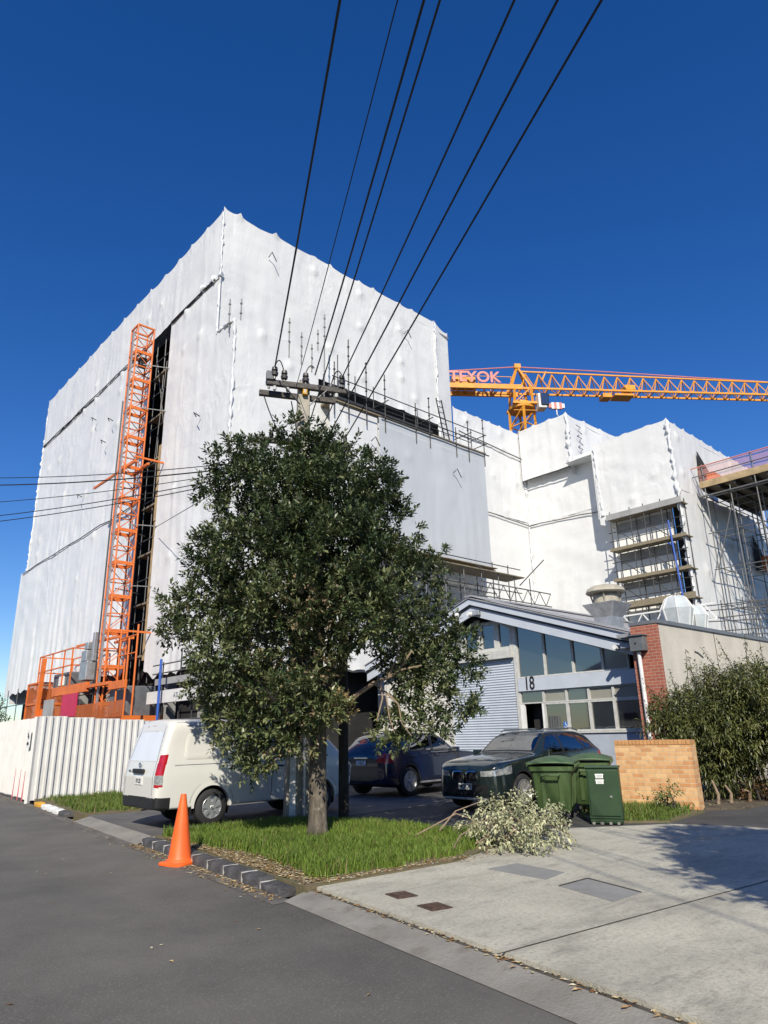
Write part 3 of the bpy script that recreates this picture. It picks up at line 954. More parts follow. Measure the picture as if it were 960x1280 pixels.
def lumpy(parent, pts, r, seed, name='wrap_seam'):
    """knotted vertical / horizontal seam of gathered wrap"""
    out, rad = [], []
    pts = [Vector(p) for p in pts]
    for a, b in zip(pts, pts[1:]):
        n = max(2, int((b-a).length/.16))
        for i in range(n):
            p = a.lerp(b, i/n)
            out.append(p+Vector((random.gauss(0, 1), random.gauss(0, 1), 0))*r*.35)
            rad.append(r*random.choice((.6, .8, 1.0, 1.0, 1.7)))
    out.append(pts[-1]); rad.append(r*.6)
    mb = MB(); mb.tube(out, rad, n=7)
    return mb.build(name, M['wrap_seam'], parent, smooth=True, angle=80)

def roofsheet(parent, x0, x1, y0, y1, z, seed, name='roof_sheet'):
    nx, ny = int((x1-x0)/.8)+1, int((y1-y0)/.8)+1
    X, Y = np.meshgrid(np.linspace(x0, x1, nx+1), np.linspace(y0, y1, ny+1), indexing='ij')
    Zz = z+.25*(fbm(X/3, Y/3, seed)-.5)
    V = np.stack([X, Y, Zz], 2).reshape(-1, 3)
    i, k = np.meshgrid(np.arange(nx), np.arange(ny), indexing='ij')
    a = (i*(ny+1)+k).ravel()
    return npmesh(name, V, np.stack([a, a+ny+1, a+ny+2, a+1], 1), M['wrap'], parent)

AX, AY0, AY1 = 13.06, 25.66, 51.8
A = thing('wrapped_building', 'tallest block wrapped in white sheeting, behind the tree and the orange mast', 'building', (13.06, 25.66, 0))
# --- left face (towards the street), upper strip, two sides of the hoist slot, lower strip
SLOT0, SLOT1 = 30.75, 33.0
pinsL = [0, 1.6, 3.2, 4.7, 6.4, 8.2, 10.1, 12.0, 13.9, 15.8, 17.8, 19.8, 21.8, 23.9, 26.14]
sheet(A, (AX, AY1), (AX, AY0), 22.25, 26.0, 11, top=.30, pins=[26.14-p for p in reversed(pinsL)], bottom=.05, push=.04)
sheet(A, (AX, AY1), (AX, SLOT1), 12.9, 22.3, 12, bottom=.06, amp=.10, push=-.02)
sheet(A, (AX, SLOT0), (AX, AY0-.1), 4.3, 22.3, 13, bottom=.35, amp=.10, drips=.6, fade=.3)
sheet(A, (AX, AY0), (AX, 24.0), 4.35, 19.2, 48, bottom=.3, amp=.06, drips=.6, fade=.3)
sheet(A, (AX, 53.0), (AX, SLOT1), 4.6, 12.95, 14, bottom=.25, amp=.12, drips=1.0, push=.03)
# --- upper right face and its short return
sheet(A, (AX, AY0), (27.6, AY0), 18.9, 26.25, 15, top=.22, pins=[0, .85, 2.95, 5.4, 6.5, 8.6, 9.6, 11.6, 12.6, 14.54], amp=.12, ztop1=25.85)
sheet(A, (27.6, AY0-.05), (28.95, AY0+.15), 16.0, 25.85, 16, top=.3, pins=[0, 1.36], amp=.12, ztop1=25.6)
sheet(A, (28.95, AY0+.15), (28.95, AY1), 16, 25.6, 17, top=.3, res=.5)
sheet(A, (28.95, AY1), (AX, AY1), 4, 25.8, 18, top=.3, res=.5)
roofsheet(A, AX, 28.95, AY0, AY1, 25.3, 3)
# --- lower right face: a scaffold width further out
sheet(A, (AX, 24.0), (17.6, 24.0), 4.2, 19.2, 19, top=.22, pins=[0, 1.4, 2.9, 4.54], bottom=.2, amp=.09, drips=.5)
sheet(A, (17.6, 24.0), (21.0, 24.0), 4.2, 16.6, 20, bottom=.1, amp=.08, res=.2)
sheet(A, (17.6, AY0), (17.6, 24.0), 16.4, 19.2, 21, res=.3)
mb = MB(); mb.box2((AX+.05, 24.03, 18.75), (17.55, AY0-.05, 18.83)); mb.build('top_deck', M['plank'], A)
for pts_ in ([(AX, AY0, 19.2), (AX, AY0, 26.0)], [(AX, 24.0, 4.6), (AX, 24.0, 19.2)], [(27.6, AY0-.05, 17), (27.6, AY0-.05, 25.8)], [(AX, AY1, 13), (AX, AY1, 25.8)]):
    lumpy(A, pts_, .05, 1)
lumpy(A, [(AX, 24.05, 19.15), (AX, AY0, 19.3)], .10, 2)
lumpy(A, [(AX, 25.5, 22.35), (AX, 27.5, 22.45)], .13, 2)
# strap tubes along the strip joints of the street face
def strap(parent, pts, r=.045, mat='dark_steel', name='strap_tube'):
    mb = MB(); mb.tube(pts, r, n=7)
    return mb.build(name, M[mat], parent, smooth=True)
def wavy(p0, p1, n, j):
    p0, p1 = Vector(p0), Vector(p1)
    return [p0.lerp(p1, i/n)+Vector((0, 0, random.gauss(0, j))) for i in range(n+1)]
strap(A, wavy((AX-.09, 51.6, 22.22), (AX-.09, 33.3, 22.25), 12, .02), .028)
strap(A, wavy((AX-.09, 30.6, 22.25), (AX-.09, 26.0, 22.28), 4, .01), .035)
strap(A, wavy((AX-.10, 52.4, 12.85), (AX-.10, 33.2, 12.95), 12, .035), .028)
# inside of the hoist slot: dark scaffold bay, plywood edge, tubes and decks
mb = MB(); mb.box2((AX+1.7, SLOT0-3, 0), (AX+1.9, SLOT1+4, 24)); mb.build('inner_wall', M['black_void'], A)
for k in range(7):
    z = 5.2+k*2.45
    mb = MB(); mb.box2((AX+.16, SLOT0, z), (AX+1.6, SLOT1-.1, z+.09)); mb.build('slot_deck', M['plank'], A)
mb = MB()
for k in range(8):
    z = 5+k*1.32
    mb.box((AX+.10+random.uniform(-.03, .03), SLOT0+.24, z+.65), (.04, .42, 1.3), rz=random.uniform(-.06, .06))
mb.build('plywood_edge', M['plywood'], A)
for y in (SLOT0+.15, SLOT0+1.1, SLOT1-.15):
    tube('scaffold_standard', (AX+.25, y, 4), (AX+.25, y, 22.3), .026, M['steel'], A)
for z in np.arange(6, 22, 2.0):
    tube('ledger', (AX+.22, SLOT0-.1, z+.9), (AX+.22, SLOT1, z+.9), .024, M['steel'], A)
tube('brace', (AX+.18, SLOT0+.2, 16.2), (AX+.18, SLOT1-.2, 21.4), .024, M['steel'], A)
tube('brace', (AX+.18, SLOT0+1.2, 14.8), (AX+.18, SLOT0+.6, 20.4), .024, M['steel'], A)
# undercroft below the sheets: dark frame, columns, barrier beam
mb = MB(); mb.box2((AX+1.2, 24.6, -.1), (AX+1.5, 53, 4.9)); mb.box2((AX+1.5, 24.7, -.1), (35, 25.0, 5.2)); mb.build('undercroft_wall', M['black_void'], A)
for y in (26.2, 29.4, 36, 40, 44, 48):
    mb = MB(); mb.box2((AX+.5, y-.2, -.1), (AX+.9, y+.2, 4.8)); mb.build('column', M['block_grey'], A)
mb = MB(); mb.box2((12.2, 21.4, 2.95), (12.4, 28.2, 3.42)); bm_ = mb.build('barrier_beam', M['white_board'], A)
text('lettering', 'ATLAS KS', .26, M['grey_metal'], bm_, (12.19, 25.2, 3.19), (R_(90), 0, R_(-90)), local=False)
mb = MB(); mb.box2((12.5, 21.4, 3.7), (12.62, 28.2, 3.95)); mb.build('rail_board', M['block_grey'], A)
for y, z in ((22.3, 5.0), (23.6, 5.2), (24.9, 4.7), (26.0, 5.0), (27.6, 4.6)):
    tube('scaffold_standard', (12.55, y, 0), (12.55, y, z), .03, M['dark_steel'], A)
tube('brace', (12.1, 23.2, 2.9), (12.1, 24.7, 4.9), .045, M['steel'], A)
for z in (2.3, 4.15, 4.5):
    tube('ledger', (12.48, 21.4, z), (12.48, 28.4, z), .028, M['steel'], A)
for y in np.arange(36, 53, 2.1):
    tube('scaffold_standard', (12.7, y, 0), (12.7, y, 4.8), .028, M['steel'], A)
for z in (1.4, 2.6, 3.8):
    tube('ledger', (12.68, 35, z), (12.68, 53.5, z), .026, M['steel'], A)
# --- netting box and guard-railed deck on the right face
EY = 23.0
mb = MB(); mb.box2((17.7, EY, 16.35), (28.5, 23.95, 16.45)); mb.build('top_deck', M['plank'], A)
mb = MB(); mb.box2((17.7, EY-.05, 16.46), (20.9, EY-.01, 16.58)); mb.box2((20.95, EY-.05, 16.46), (24.2, EY-.01, 16.56)); mb.build('toe_board', M['dark_steel'], A)
sheet(A, (17.6, EY+.1), (20.5, EY+.1), 4.2, 16.3, 23, amp=.06, res=.2, bottom=.1)
sheet(A, (20.5, EY), (28.3, EY), 9.75, 16.3, 24, name='netting_sheet', mat=M['netting'], amp=.04, drips=.25, lumps=.4, bottom=.06)
sheet(A, (20.5, EY+.25), (28.2, EY+.25), 9.9, 16.25, 25, amp=.05, res=.25, lumps=.3)
sheet(A, (28.3, EY), (28.4, AY0), 9.75, 16.3, 26, name='netting_sheet', mat=M['netting'], amp=.04, res=.25)
strap(A, [(18.0, EY-.1, 16.15), (20.4, EY-.1, 16.15)], .03)
strap(A, [(20.6, EY-.1, 16.30), (28.6, EY-.1, 16.28)], .035)
posts = [(17.75, 1.9), (18.6, 3.4), (19.7, 2.5), (20.9, 2.3), (23.0, 1.4), (24.0, 2.0), (26.0, .9), (27.0, 1.6), (28.3, 2.0)]
for i, (x, h) in enumerate(posts):
    tube('scaffold_standard', (x, EY-.04, 15.6), (x, EY-.04, 16.4+h), .028, M['dark_steel'], A)
    tube('scaffold_standard', (x+.12, EY+.95, 16.3), (x+.12, EY+.95, 16.4+h*.9), .026, M['dark_steel'], A)
    for k in range(int(h/.5)):
        mb = MB(); mb.lathe([(.055, -.03), (.055, .03)], (x, EY-.04, 16.9+k*.5), n=8); mb.build('ring_coupler', M['dark_steel'], A)
for z in (16.95, 17.5):
    tube('guard_rail', (17.6, EY-.08, z), (28.5, EY-.08, z), .026, M['dark_steel'], A)
    tube('guard_rail', (28.42, EY-.1, z), (28.42, EY+1.0, z), .026, M['dark_steel'], A)
tube('guard_rail', (21.6, EY+.97, 17.4), (28.4, EY+.97, 17.4), .026, M['dark_steel'], A)
for x in (20.9, 24.0, 27.0):
    tube('transom', (x, EY-.3, 17.2), (x, EY+1.0, 17.2), .026, M['dark_steel'], A)
# ladder
mb = MB(); mb.beam((25.5, EY+.3, 16.4), (25.0, EY+.35, 18.9), .05, .05); mb.beam((25.9, EY+.3, 16.4), (25.4, EY+.35, 18.9), .05, .05)
for k in range(8):
    t_ = (k+.5)/8; mb.beam((25.5-.5*t_, EY+.32, 16.4+2.5*t_), (25.9-.5*t_, EY+.32, 16.4+2.5*t_), .03, .03)
mb.build('ladder', M['dark_steel'], A)
# tubes that stick out of the lower block top and little hooked tubes through the wrap
for x, y, z0_, z1_ in ((12.95, 24.35, 18.6, 20.3), (13.35, 24.05, 18.6, 20.35), (15.9, 24.0, 18.3, 20.4), (16.6, 24.0, 18.2, 19.9), (17.2, 24.0, 18.0, 19.5), (17.7, 24.2, 17.0, 20.6), (18.25, 24.4, 17, 21.8)):
    tube('scaffold_standard', (x, y, z0_), (x, y, z1_), .028, M['steel'], A)
    for k in range(3):
        mb = MB(); mb.lathe([(.055, -.03), (.055, .03)], (x, y, z1_-.25-k*.5), n=8); mb.build('ring_coupler', M['steel'], A)
for x, y, z, sx in ((15.6, AY0-.16, 24.6, 1), (24.9, AY0-.16, 23.9, 1), (20.0, EY-.06, 14.9, 0), (25.6, EY-.12, 14.6, 0), (12.9, 26.6, 15.4, 2), (12.9, 40.5, 20.3, 2), (12.9, 38.4, 18.1, 2), (12.9, 37.6, 19.2, 2), (12.9, 41.5, 15.6, 2)):
    d1 = Vector((0, -.25, .1)) if sx < 2 else Vector((-.25, 0, .08))
    d2 = Vector((.28, 0, -.42)) if sx < 2 else Vector((0, -.25, -.3))
    mb = MB(); mb.tube([Vector((x, y, z))-d1*.2, Vector((x, y, z))+d1, Vector((x, y, z))+d1+d2], .026, n=6); mb.build('hooked_tube', M['dark_steel'], A)
# decks and frames below the netting box
mb = MB()
for k in range(5):
    mb.box2((20.5, 21.75+k*.25, 9.22), (29.4, 21.75+k*.25+.235, 9.27))
mb.build('plank_deck', M['plank'], A)
mb = MB()
for k in range(4):
    mb.box2((20.5, 22.3+k*.25, 9.62), (27.9, 22.3+k*.25+.235, 9.66))
mb.build('plank_deck', M['plank'], A)
tube('transom', (25.6, 21.4, 9.16), (26.6, 23.0, 9.9), .03, M['dark_steel'], A)
tube('transom', (28.6, 21.5, 8.7), (31.0, 21.6, 10.4), .03, M['dark_steel'], A)
for x in np.arange(20.6, 30, 1.3):
    tube('scaffold_standard', (x, 23.05, 4), (x, 23.05, 10.2), .028, M['dark_steel'], A)
    tube('scaffold_standard', (x+.3, 21.9, 4), (x+.3, 21.9, 9.3), .028, M['steel'], A)
for z in (5.6, 6.6, 7.6, 8.5, 9.75):
    tube('ledger', (20.4, 23.02, z), (28.6, 23.02, z), .026, M['dark_steel'], A)
    tube('ledger', (20.4, 21.86, z-.1), (29.2, 21.86, z-.1), .026, M['dark_steel'], A)
mb = MB()
mb.beam((24, 21.7, 8.6), (31.5, 21.7, 8.6), .05, .05); mb.beam((24, 21.7, 7.9), (31.5, 21.7, 7.9), .05, .05)
for k in range(15):
    mb.beam((24+k*.5, 21.7, 8.6 if k % 2 else 7.9), (24.5+k*.5, 21.7, 7.9 if k % 2 else 8.6), .03, .03)
mb.build('lattice_beam', M['steel'], A)
# sheet behind that zone
sheet(A, (21.0, 24.0), (29.0, 24.0), 0, 10, 27, amp=.06, res=.3)

# ------------------------------------------------------------------ right wing
WB = thing('wrapped_building', 'lower white-wrapped wing with an open bay of scaffold decks, right of the tallest block', 'building', (35.6, 25.66, 0))
CX, DX, DY = 35.6, 34.6, 15.36
sheet(WB, (28.9, AY0), (CX, AY0), 14.3, 20.45, 31, top=.14, pins=[0, 1.2, 2.3, 3.4, 4.5, 5.6, 6.7], amp=.10)
sheet(WB, (28.9, AY0), (CX, AY0), 0, 14.35, 32, amp=.08, drips=.9, res=.2, push=-.02)
sheet(WB, (CX, AY0), (CX, 21.9), 14.1, 20.3, 33, amp=.08, top=.05)
sheet(WB, (CX, 21.9), (CX, 19.9), 14.1, 17.7, 47, amp=.06)
sheet(WB, (CX, AY0), (CX, 19.3), 0, 14.15, 34, amp=.10, drips=1.0, push=-.02)
strap(WB, wavy((28.9, AY0-.1, 14.32), (CX-.1, AY0-.1, 14.1), 6, .02), .03)
strap(WB, wavy((CX-.1, AY0-.1, 14.1), (CX-.1, 20.0, 13.75), 6, .03), .03)
strap(WB, wavy((29.2, AY0-.14, 18.9), (CX-.1, AY0-.14, 18.6), 6, .02), .035)
lumpy(WB, [(CX-.05, AY0-.05, 3), (CX-.05, AY0-.05, 20.3)], .06, 5)
# roof-top box
BX = 35.2
sheet(WB, (BX, AY0-.1), (BX, 21.86), 17.0, 20.55, 35, top=.12, pins=[0, 1.2, 2.4, 3.7], amp=.16, lumps=1.5)
sheet(WB, (BX, 21.86), (41.2, 21.86), 16.5, 20.55, 36, top=.14, amp=.14)
lumpy(WB, [(BX, 21.86, 17.0), (BX, 21.86, 20.5)], .11, 6)
strap(WB, wavy((BX-.1, AY0-.2, 16.98), (BX-.1, 21.9, 16.95), 4, .02), .04)
sheet(WB, (41.2, 21.86), (41.2, AY0), 16.5, 20.5, 37, res=.4)
roofsheet(WB, BX, 41.2, 21.86, AY0+6, 20.2, 7)
for k in range(3):
    mb = MB(); z = 19.9-k*.75; mb.tube([(BX+.75, 21.7, z), (BX+.5+.5, 21.55, z-.18), (BX+.75, 21.6, z-.42), (BX+1.1, 21.55, z-.62)], .025, n=6); mb.build('hooked_tube', M['dark_steel'], WB)
# the corner block
sheet(WB, (DX, 20.1), (DX, DY), 13.0, 17.55, 38, top=.08, pins=[0, 1.0, 2.2, 3.6, 4.74], amp=.08)
sheet(WB, (CX, 20.1), (DX, 20.1), 13, 17.5, 39, res=.3)
lumpy(WB, [(DX-.02, 19.75, 13.1), (DX-.02, 19.9, 17.4)], .07, 8)
sheet(WB, (DX, DY), (46.5, DY), 13.6, 17.5, 40, top=.16, pins=[0, .9, 1.9, 3.0, 4.2, 5.4, 6.6, 7.8, 9.0, 10.4, 11.9], amp=.10, ztop1=17.2)
sheet(WB, (DX, DY), (46.5, DY), 0, 13.65, 41, amp=.12, drips=.6, res=.22)
lumpy(WB, [(DX, DY, 6.5), (DX, DY, 17.5)], .10, 9)
roofsheet(WB, DX, 46.5, DY, 21.9, 17.0, 8)
# torn flap at the bay's left edge
sheet(WB, (DX-.05, 20.0), (DX-.05, 19.35), 12.6, 15.5, 42, amp=.05, res=.12, bottom=.2)
# open bay with decks, boards and the pale wall behind
BY0, BY1 = 15.42, 19.4
mb = MB(); mb.box2((DX+.66, BY0+.76, 5), (DX+.85, BY1+.3, 13.2)); mb.build('inner_wall', M['wall_white'], WB)
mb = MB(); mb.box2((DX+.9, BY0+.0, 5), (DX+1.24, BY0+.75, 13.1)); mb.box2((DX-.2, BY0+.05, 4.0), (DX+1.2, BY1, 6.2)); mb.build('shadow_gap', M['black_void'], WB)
for z in (12.75, 10.95, 9.25, 7.75):
    big = z in (12.75, 7.75)
    mb = MB()
    for k in range(3):
        mb.box2((DX-.2+k*.25, BY0-.25, z), (DX+.03+k*.25, BY1+.1, z+.05))
    mb.build('plank_deck', M['plank'], WB)
    mb = MB(); mb.box2((DX-.26, BY0-.25, z-.02), (DX-.21, BY1+.1, z+(.30 if big else .15))); mb.build('toe_board', M['block_grey' if z == 12.75 else 'plank'], WB)
    if z < 12:
        mb = MB(); mb.box2((DX+.60, BY0+.8, z+1.12), (DX+.65, BY1, z+1.68)); mb.build('grey_panel', M['block_grey'], WB)
    for h in (.55, 1.05):
        if z < 12: tube('guard_rail', (DX-.15, BY0-.2, z+h), (DX-.15, BY1+.1, z+h), .025, M['dark_steel'], WB)
for y in (BY0-.1, BY0+.9, 17.3, 18.1, 19.3):
    tube('scaffold_standard', (DX-.18, y, 5.0), (DX-.18, y, 13.2), .028, M['dark_steel'], WB)
    tube('scaffold_standard', (DX+.45, y, 5.0), (DX+.45, y, 13.1), .028, M['dark_steel'], WB)
for z in (7.9, 9.4, 11.1):
    tube('brace', (DX-.12, 18.0, z+.1), (DX-.12, 19.2, z+1.2), .024, M['dark_steel'], WB)
    tube('brace', (DX-.12, 16.2, z+.1), (DX-.12, 17.6, z+1.3), .024, M['dark_steel'], WB)
tube('blue_prop', (DX-.3, BY0+.35, 7.2), (DX-.3, BY0+.55, 11.9), .05, M['blue_paint'], WB)
tube('blue_prop', (DX-.3, BY0+.55, 10.6), (DX-.15, BY0+.8, 10.75), .04, M['blue_paint'], WB)
# white lattice beam below the bay and a fringe of tubes
mb = MB()
mb.beam((DX-1.0, 14.0, 7.2), (DX-1.0, 20.4, 7.2), .07, .07); mb.beam((DX-1.0, 14.0, 6.45), (DX-1.0, 20.4, 6.45), .07, .07)
for k in range(12):
    mb.beam((DX-1.0, 14.0+k*.53, 7.2 if k % 2 else 6.45), (DX-1.0, 14.53+k*.53, 6.45 if k % 2 else 7.2), .05, .05)
mb.build('lattice_beam', M['white_metal'], WB)
for k in range(7):
    z = 5.4+k*.32
    tube('ledger', (DX-.4-.2*k % 1, 10.5, z-.3), (DX-.1, 15.6, z+random.uniform(-.1, .2)), .026, M['steel'], WB)
for k in range(5):
    y = 11+k*1.0
    tube('scaffold_standard', (DX-.3, y, 3.5), (DX-.3, y, 7.4), .026, M['dark_steel'], WB)
# cut openings in the wrap of the side wall
def opening(x, z, w, h):
    mb = MB(); mb.prism([(x, DY-.16, z), (x+w, DY-.16, z+.1), (x+w*.95, DY-.16, z+h*.45), (x+.1*w, DY-.16, z+h)], (0, .04, 0)); mb.build('wrap_opening', M['black_void'], WB)
    mb = MB(); mb.box2((x+w*.45, DY-.6, z), (x+w*1.1, DY-.2, z+h*.42)); mb.build('hazard_barrier', M['orange'], WB, bevel=.02)
opening(37.3, 14.35, 1.6, 2.0)
opening(43.2, 10.3, 1.4, 2.2)

# ------------------------------------------------------------------ loading platform on birdcage scaffold
PL = thing('scaffold_tower', 'grey scaffold tubes carrying a timber loading deck with pink netting, at the right edge', 'scaffold', (37, 12, 0))
X0, X1, Y0, Y1, ZD = 36.6, 44.2, 5.5, 15.0, 14.0
mb = MB()
for k in range(int((X1-X0)/.25)):
    mb.box2((X0+k*.25, Y0, ZD), (X0+k*.25+.235, Y1, ZD+.06))
mb.build('plank_deck', M['plank'], PL)
mb = MB(); mb.box2((X0-.06, Y0, ZD-.12), (X0-.005, Y1, ZD+.24)); mb.build('edge_board', M['plywood'], PL)
mb = MB()
for k in range(12):
    y = Y0+.3+k*.82
    mb.box2((X0+.05, y, ZD-.28), (X1, y+.09, ZD-.005))
mb.build('joist', M['dark_steel'], PL)
tube('bearer', (X0-.12, Y0, ZD-.62), (X0-.12, Y1+.1, ZD-.62), .05, M['steel'], PL)
for z in (ZD+.6, ZD+1.1):
    tube('guard_rail', (X0-.05, Y0, z), (X0-.05, Y1+.5, z), .03, M['crane_red' if z > ZD+1 else 'steel'], PL)
sheet(PL, (X0+.05, Y1), (X0+.05, Y0), ZD+.25, ZD+1.15, 44, name='pink_netting', mat=M['pink_net'], amp=.03, res=.2, lumps=.2)
gx = np.arange(X0, X1+.1, 1.52)
gy = np.arange(Y0+.3, Y1, 1.28)
n_std = 0
for i, x in enumerate(gx):
    for j, y in enumerate(gy):
        yy = y+(.3 if i % 2 else 0)
        tube('scaffold_standard', (x, yy, 0), (x, yy, ZD-.3+(1.5 if (i == 0 and j % 2) else 0)), .032, M['steel'], PL)
for k, z in enumerate(np.arange(1.6, ZD-.3, 1.95)):
    for i, x in enumerate(gx[:4]):
        tube('ledger', (x+.04, Y0, z+.07*i), (x+.04, Y1, z+.07*i), .026, M['steel'], PL)
    for j, y in enumerate(gy):
        if y > 9: tube('transom', (X0-.2, y+.04, z+.1), (X1, y+.04, z+.1), .026, M['steel'], PL)
for j, y in enumerate(gy[2:-1]):
    for k, z in enumerate((1.6, 5.5, 9.4)):
        i = (j+k) % 3
        s_ = 1 if (j+k) % 2 else -1
        tube('brace', (gx[i], y+(.64-.64*s_), z), (gx[i], y+(.64+.64*s_), z+3.4), .026, M['steel'], PL)
        tube('brace', (gx[i]+(.76-.76*s_), y+.1, z), (gx[i]+(.76+.76*s_), y+.1, z+3.4), .026, M['steel'], PL)

# ------------------------------------------------------------------ mast climbing hoist
MX, MY = 11.9, 31.5
HO = thing('mast_hoist', 'orange lattice hoist mast and base platform on the left face of the wrapped block', 'hoist', (MX, MY, 0))
S = .42
HT = 21.8
nsec = 14
hs_ = HT/nsec
sec = MB()
for sx in (-S, S):
    for sy in (-S, S):
        sec.tube([(sx, sy, 0), (sx, sy, hs_)], .040, n=8)
for z in (.04, hs_*.5, hs_-.04):
    th = .075 if z != hs_*.5 else .05
    for s_ in (-S, S):
        sec.beam((-S, s_, z), (S, s_, z), th, th); sec.beam((s_, -S, z), (s_, S, z), th, th)
for s_ in (-S, S):
    sec.beam((-S, s_, .05), (S, s_, hs_*.5), .03, .03); sec.beam((S, s_, hs_*.5), (-S, s_, hs_-.05), .03, .03)
    sec.beam((s_, -S, .05), (s_, S, hs_*.5), .03, .03); sec.beam((s_, S, hs_*.5), (s_, -S, hs_-.05), .03, .03)
first = None
for k in range(nsec):
    if first is None:
        first = sec.build('mast_section', M['orange'], HO, smooth=True, local=True)
        o = first
    else:
        o = first.copy(); col.objects.link(o); o.parent = HO
    o.location = (0, 0, k*hs_)
mb = MB(); mb.box2((MX-S-.09, MY-.06, .2), (MX-S-.02, MY+.06, HT-.3)); mb.build('gear_rack', M['grey_metal'], HO)
mb = MB(); mb.tube([(MX-S-.05, MY+.55, .5), (MX-S-.05, MY+.57, HT-4)], .035, n=6); mb.build('trailing_cable', M['black'], HO, smooth=True)
for z, l in ((5.85, 3.8), (14.0, 3.9)):
    mb = MB(); mb.beam((MX-.3, MY-S-1.0, z), (MX-.3, MY+l, z+.12), .10, .10); mb.beam((MX+.3, MY-S-1.0, z), (MX+.3, MY+S+.2, z), .10, .10); mb.beam((MX-.3, MY-1.2, z+.3), (AX+.3, MY-1.2, z+.3), .08, .08)
    mb.build('wall_tie', M['orange'], HO)
for z in (8.3, 11.2, 17.2, 19.6):
    mb = MB(); mb.beam((MX, MY-S, z), (AX+.3, MY-1.0, z), .04, .04); mb.build('wall_tie', M['steel'], HO); mb = MB(); mb.beam((MX, MY+S, z), (AX+.3, MY+1.1, z), .04, .04); mb.build('wall_tie', M['steel'], HO)
mb = MB(); mb.box((MX+.1, MY-.02, HT-1.9), (.35, .35, .5)); mb.build('top_pulley', M['black'], HO, bevel=.03)
# base deck and cabin
mb = MB(); mb.box2((11.2, 27.2, 2.35), (12.9, 43.0, 2.6)); mb.build('base_deck', M['orange'], HO, bevel=.01)
mb = MB(); mb.box2((11.15, 32.4, 3.85), (11.3, 38.2, 4.3)); mb.box2((11.15, 27.2, 3.75), (11.3, 29.2, 4.1)); mb.box2((11.15, 29.2, 4.0), (11.3, 32.4, 4.15)); mb.box2((11.2, 38.2, 2.6), (11.3, 40.4, 3.3)); mb.build('side_panel', M['orange'], HO, bevel=.01)
mb = MB(); mb.box2((11.12, 27.2, 2.55), (11.2, 37.6, 3.25)); mb.build('mesh_guard', M['orange_net'], HO)
mb = MB(); mb.box2((11.1, 33.5, 2.75), (11.14, 36.0, 3.84)); mb.build('red_panel', M['magenta'], HO)
mb = MB(); mb.box2((11.1, 40.6, 2.6), (12.9, 42.9, 4.7)); mb.build('end_cage', M['orange_net'], HO)
mb = MB()
for a, b in (((11.1, 42.9), (11.1, 40.6)), ((11.1, 40.6), (12.9, 40.6)), ((11.1, 42.9), (12.9, 42.9))):
    for z in (2.6, 3.6, 4.72): mb.beam((*a, z), (*b, z), .09, .09)
for p in ((11.1, 42.9), (11.1, 40.6), (12.9, 42.9), (12.9, 40.6)):
    mb.beam((*p, 2.5), (*p, 4.75), .09, .09)
mb.beam((11.1, 40.5, 2.6), (11.1, 40.2, 6.0), .28, .18)
mb.build('cage_frame', M['orange'], HO)
mb = MB()
for y in (41.3, 38.8, 36.6, 35.2):
    mb.beam((11.15, y, 4.3), (11.15, y, 6.15), .06, .06); mb.beam((12.8, y, 4.3), (12.8, y, 6.15), .06, .06)
for z in (5.3, 6.15):
    mb.beam((11.15, 41.3, z), (11.15, 35.2, z), .06, .06); mb.beam((12.8, 41.3, z), (12.8, 35.2, z), .06, .06)
    for y in (41.3, 35.2): mb.beam((11.15, y, z), (12.8, y, z), .06, .06)
mb.build('cage_rail', M['orange'], HO)
mb = MB(); mb.box2((11.5, 36.8, 4.2), (12.7, 39.6, 5.1)); mb.build('drive_unit', M['dark_grey'], HO, bevel=.05)
mb = MB(); mb.box2((11.4, 37.4, 4.4), (11.5, 38.2, 4.9)); mb.build('unit_cover', M['white_board'], HO, bevel=.02)
mb = MB(); mb.box2((11.1, 32.5, 4.4), (11.6, 33.6, 5.3)); mb.box2((11.15, 32.9, 5.32), (11.6, 33.7, 5.85)); mb.box2((11.2, 33.0, 5.9), (11.6, 33.5, 6.25)); mb.box2((11.3, 32.4, 5.3), (11.5, 32.7, 6.7)); mb.build('control_cabinet', M['grey_metal'], HO, bevel=.03)
mb = MB(); mb.box2((11.0, 37.2, 2.5), (11.09, 38.9, 3.7)); mb.build('grey_cover', M['block_grey'], HO, bevel=.02)
mb = MB(); mb.box2((11.6, 28.0, 2.6), (12.8, 30.4, 3.9)); mb.build('motor_housing', M['dark_grey'], HO, bevel=.04)
for y in (27.3, 29.0):
    tube('cage_post', (11.25, y, 2.5), (11.25, y, 6.0), .04, M['orange'], HO)
tube('cage_post', (11.25, 28.1, 2.5), (11.25, 28.1, 5.6), .04, M['orange'], HO)
for z in (4.9, 5.6):
    tube('cage_bar', (11.25, 27.3, z), (11.25, 29.2, z), .03, M['orange'], HO)

for ch in HO.children:      # the base platform is about twelve metres long
    if ch.name.split('.')[0] in ('base_deck', 'side_panel', 'mesh_guard', 'red_panel', 'end_cage', 'cage_frame', 'cage_rail', 'drive_unit', 'unit_cover', 'control_cabinet', 'grey_cover', 'motor_housing'):
        for v in ch.data.vertices:
            v.co.y *= .80
            v.co.z = 1.6+(v.co.z-1.6)*.92

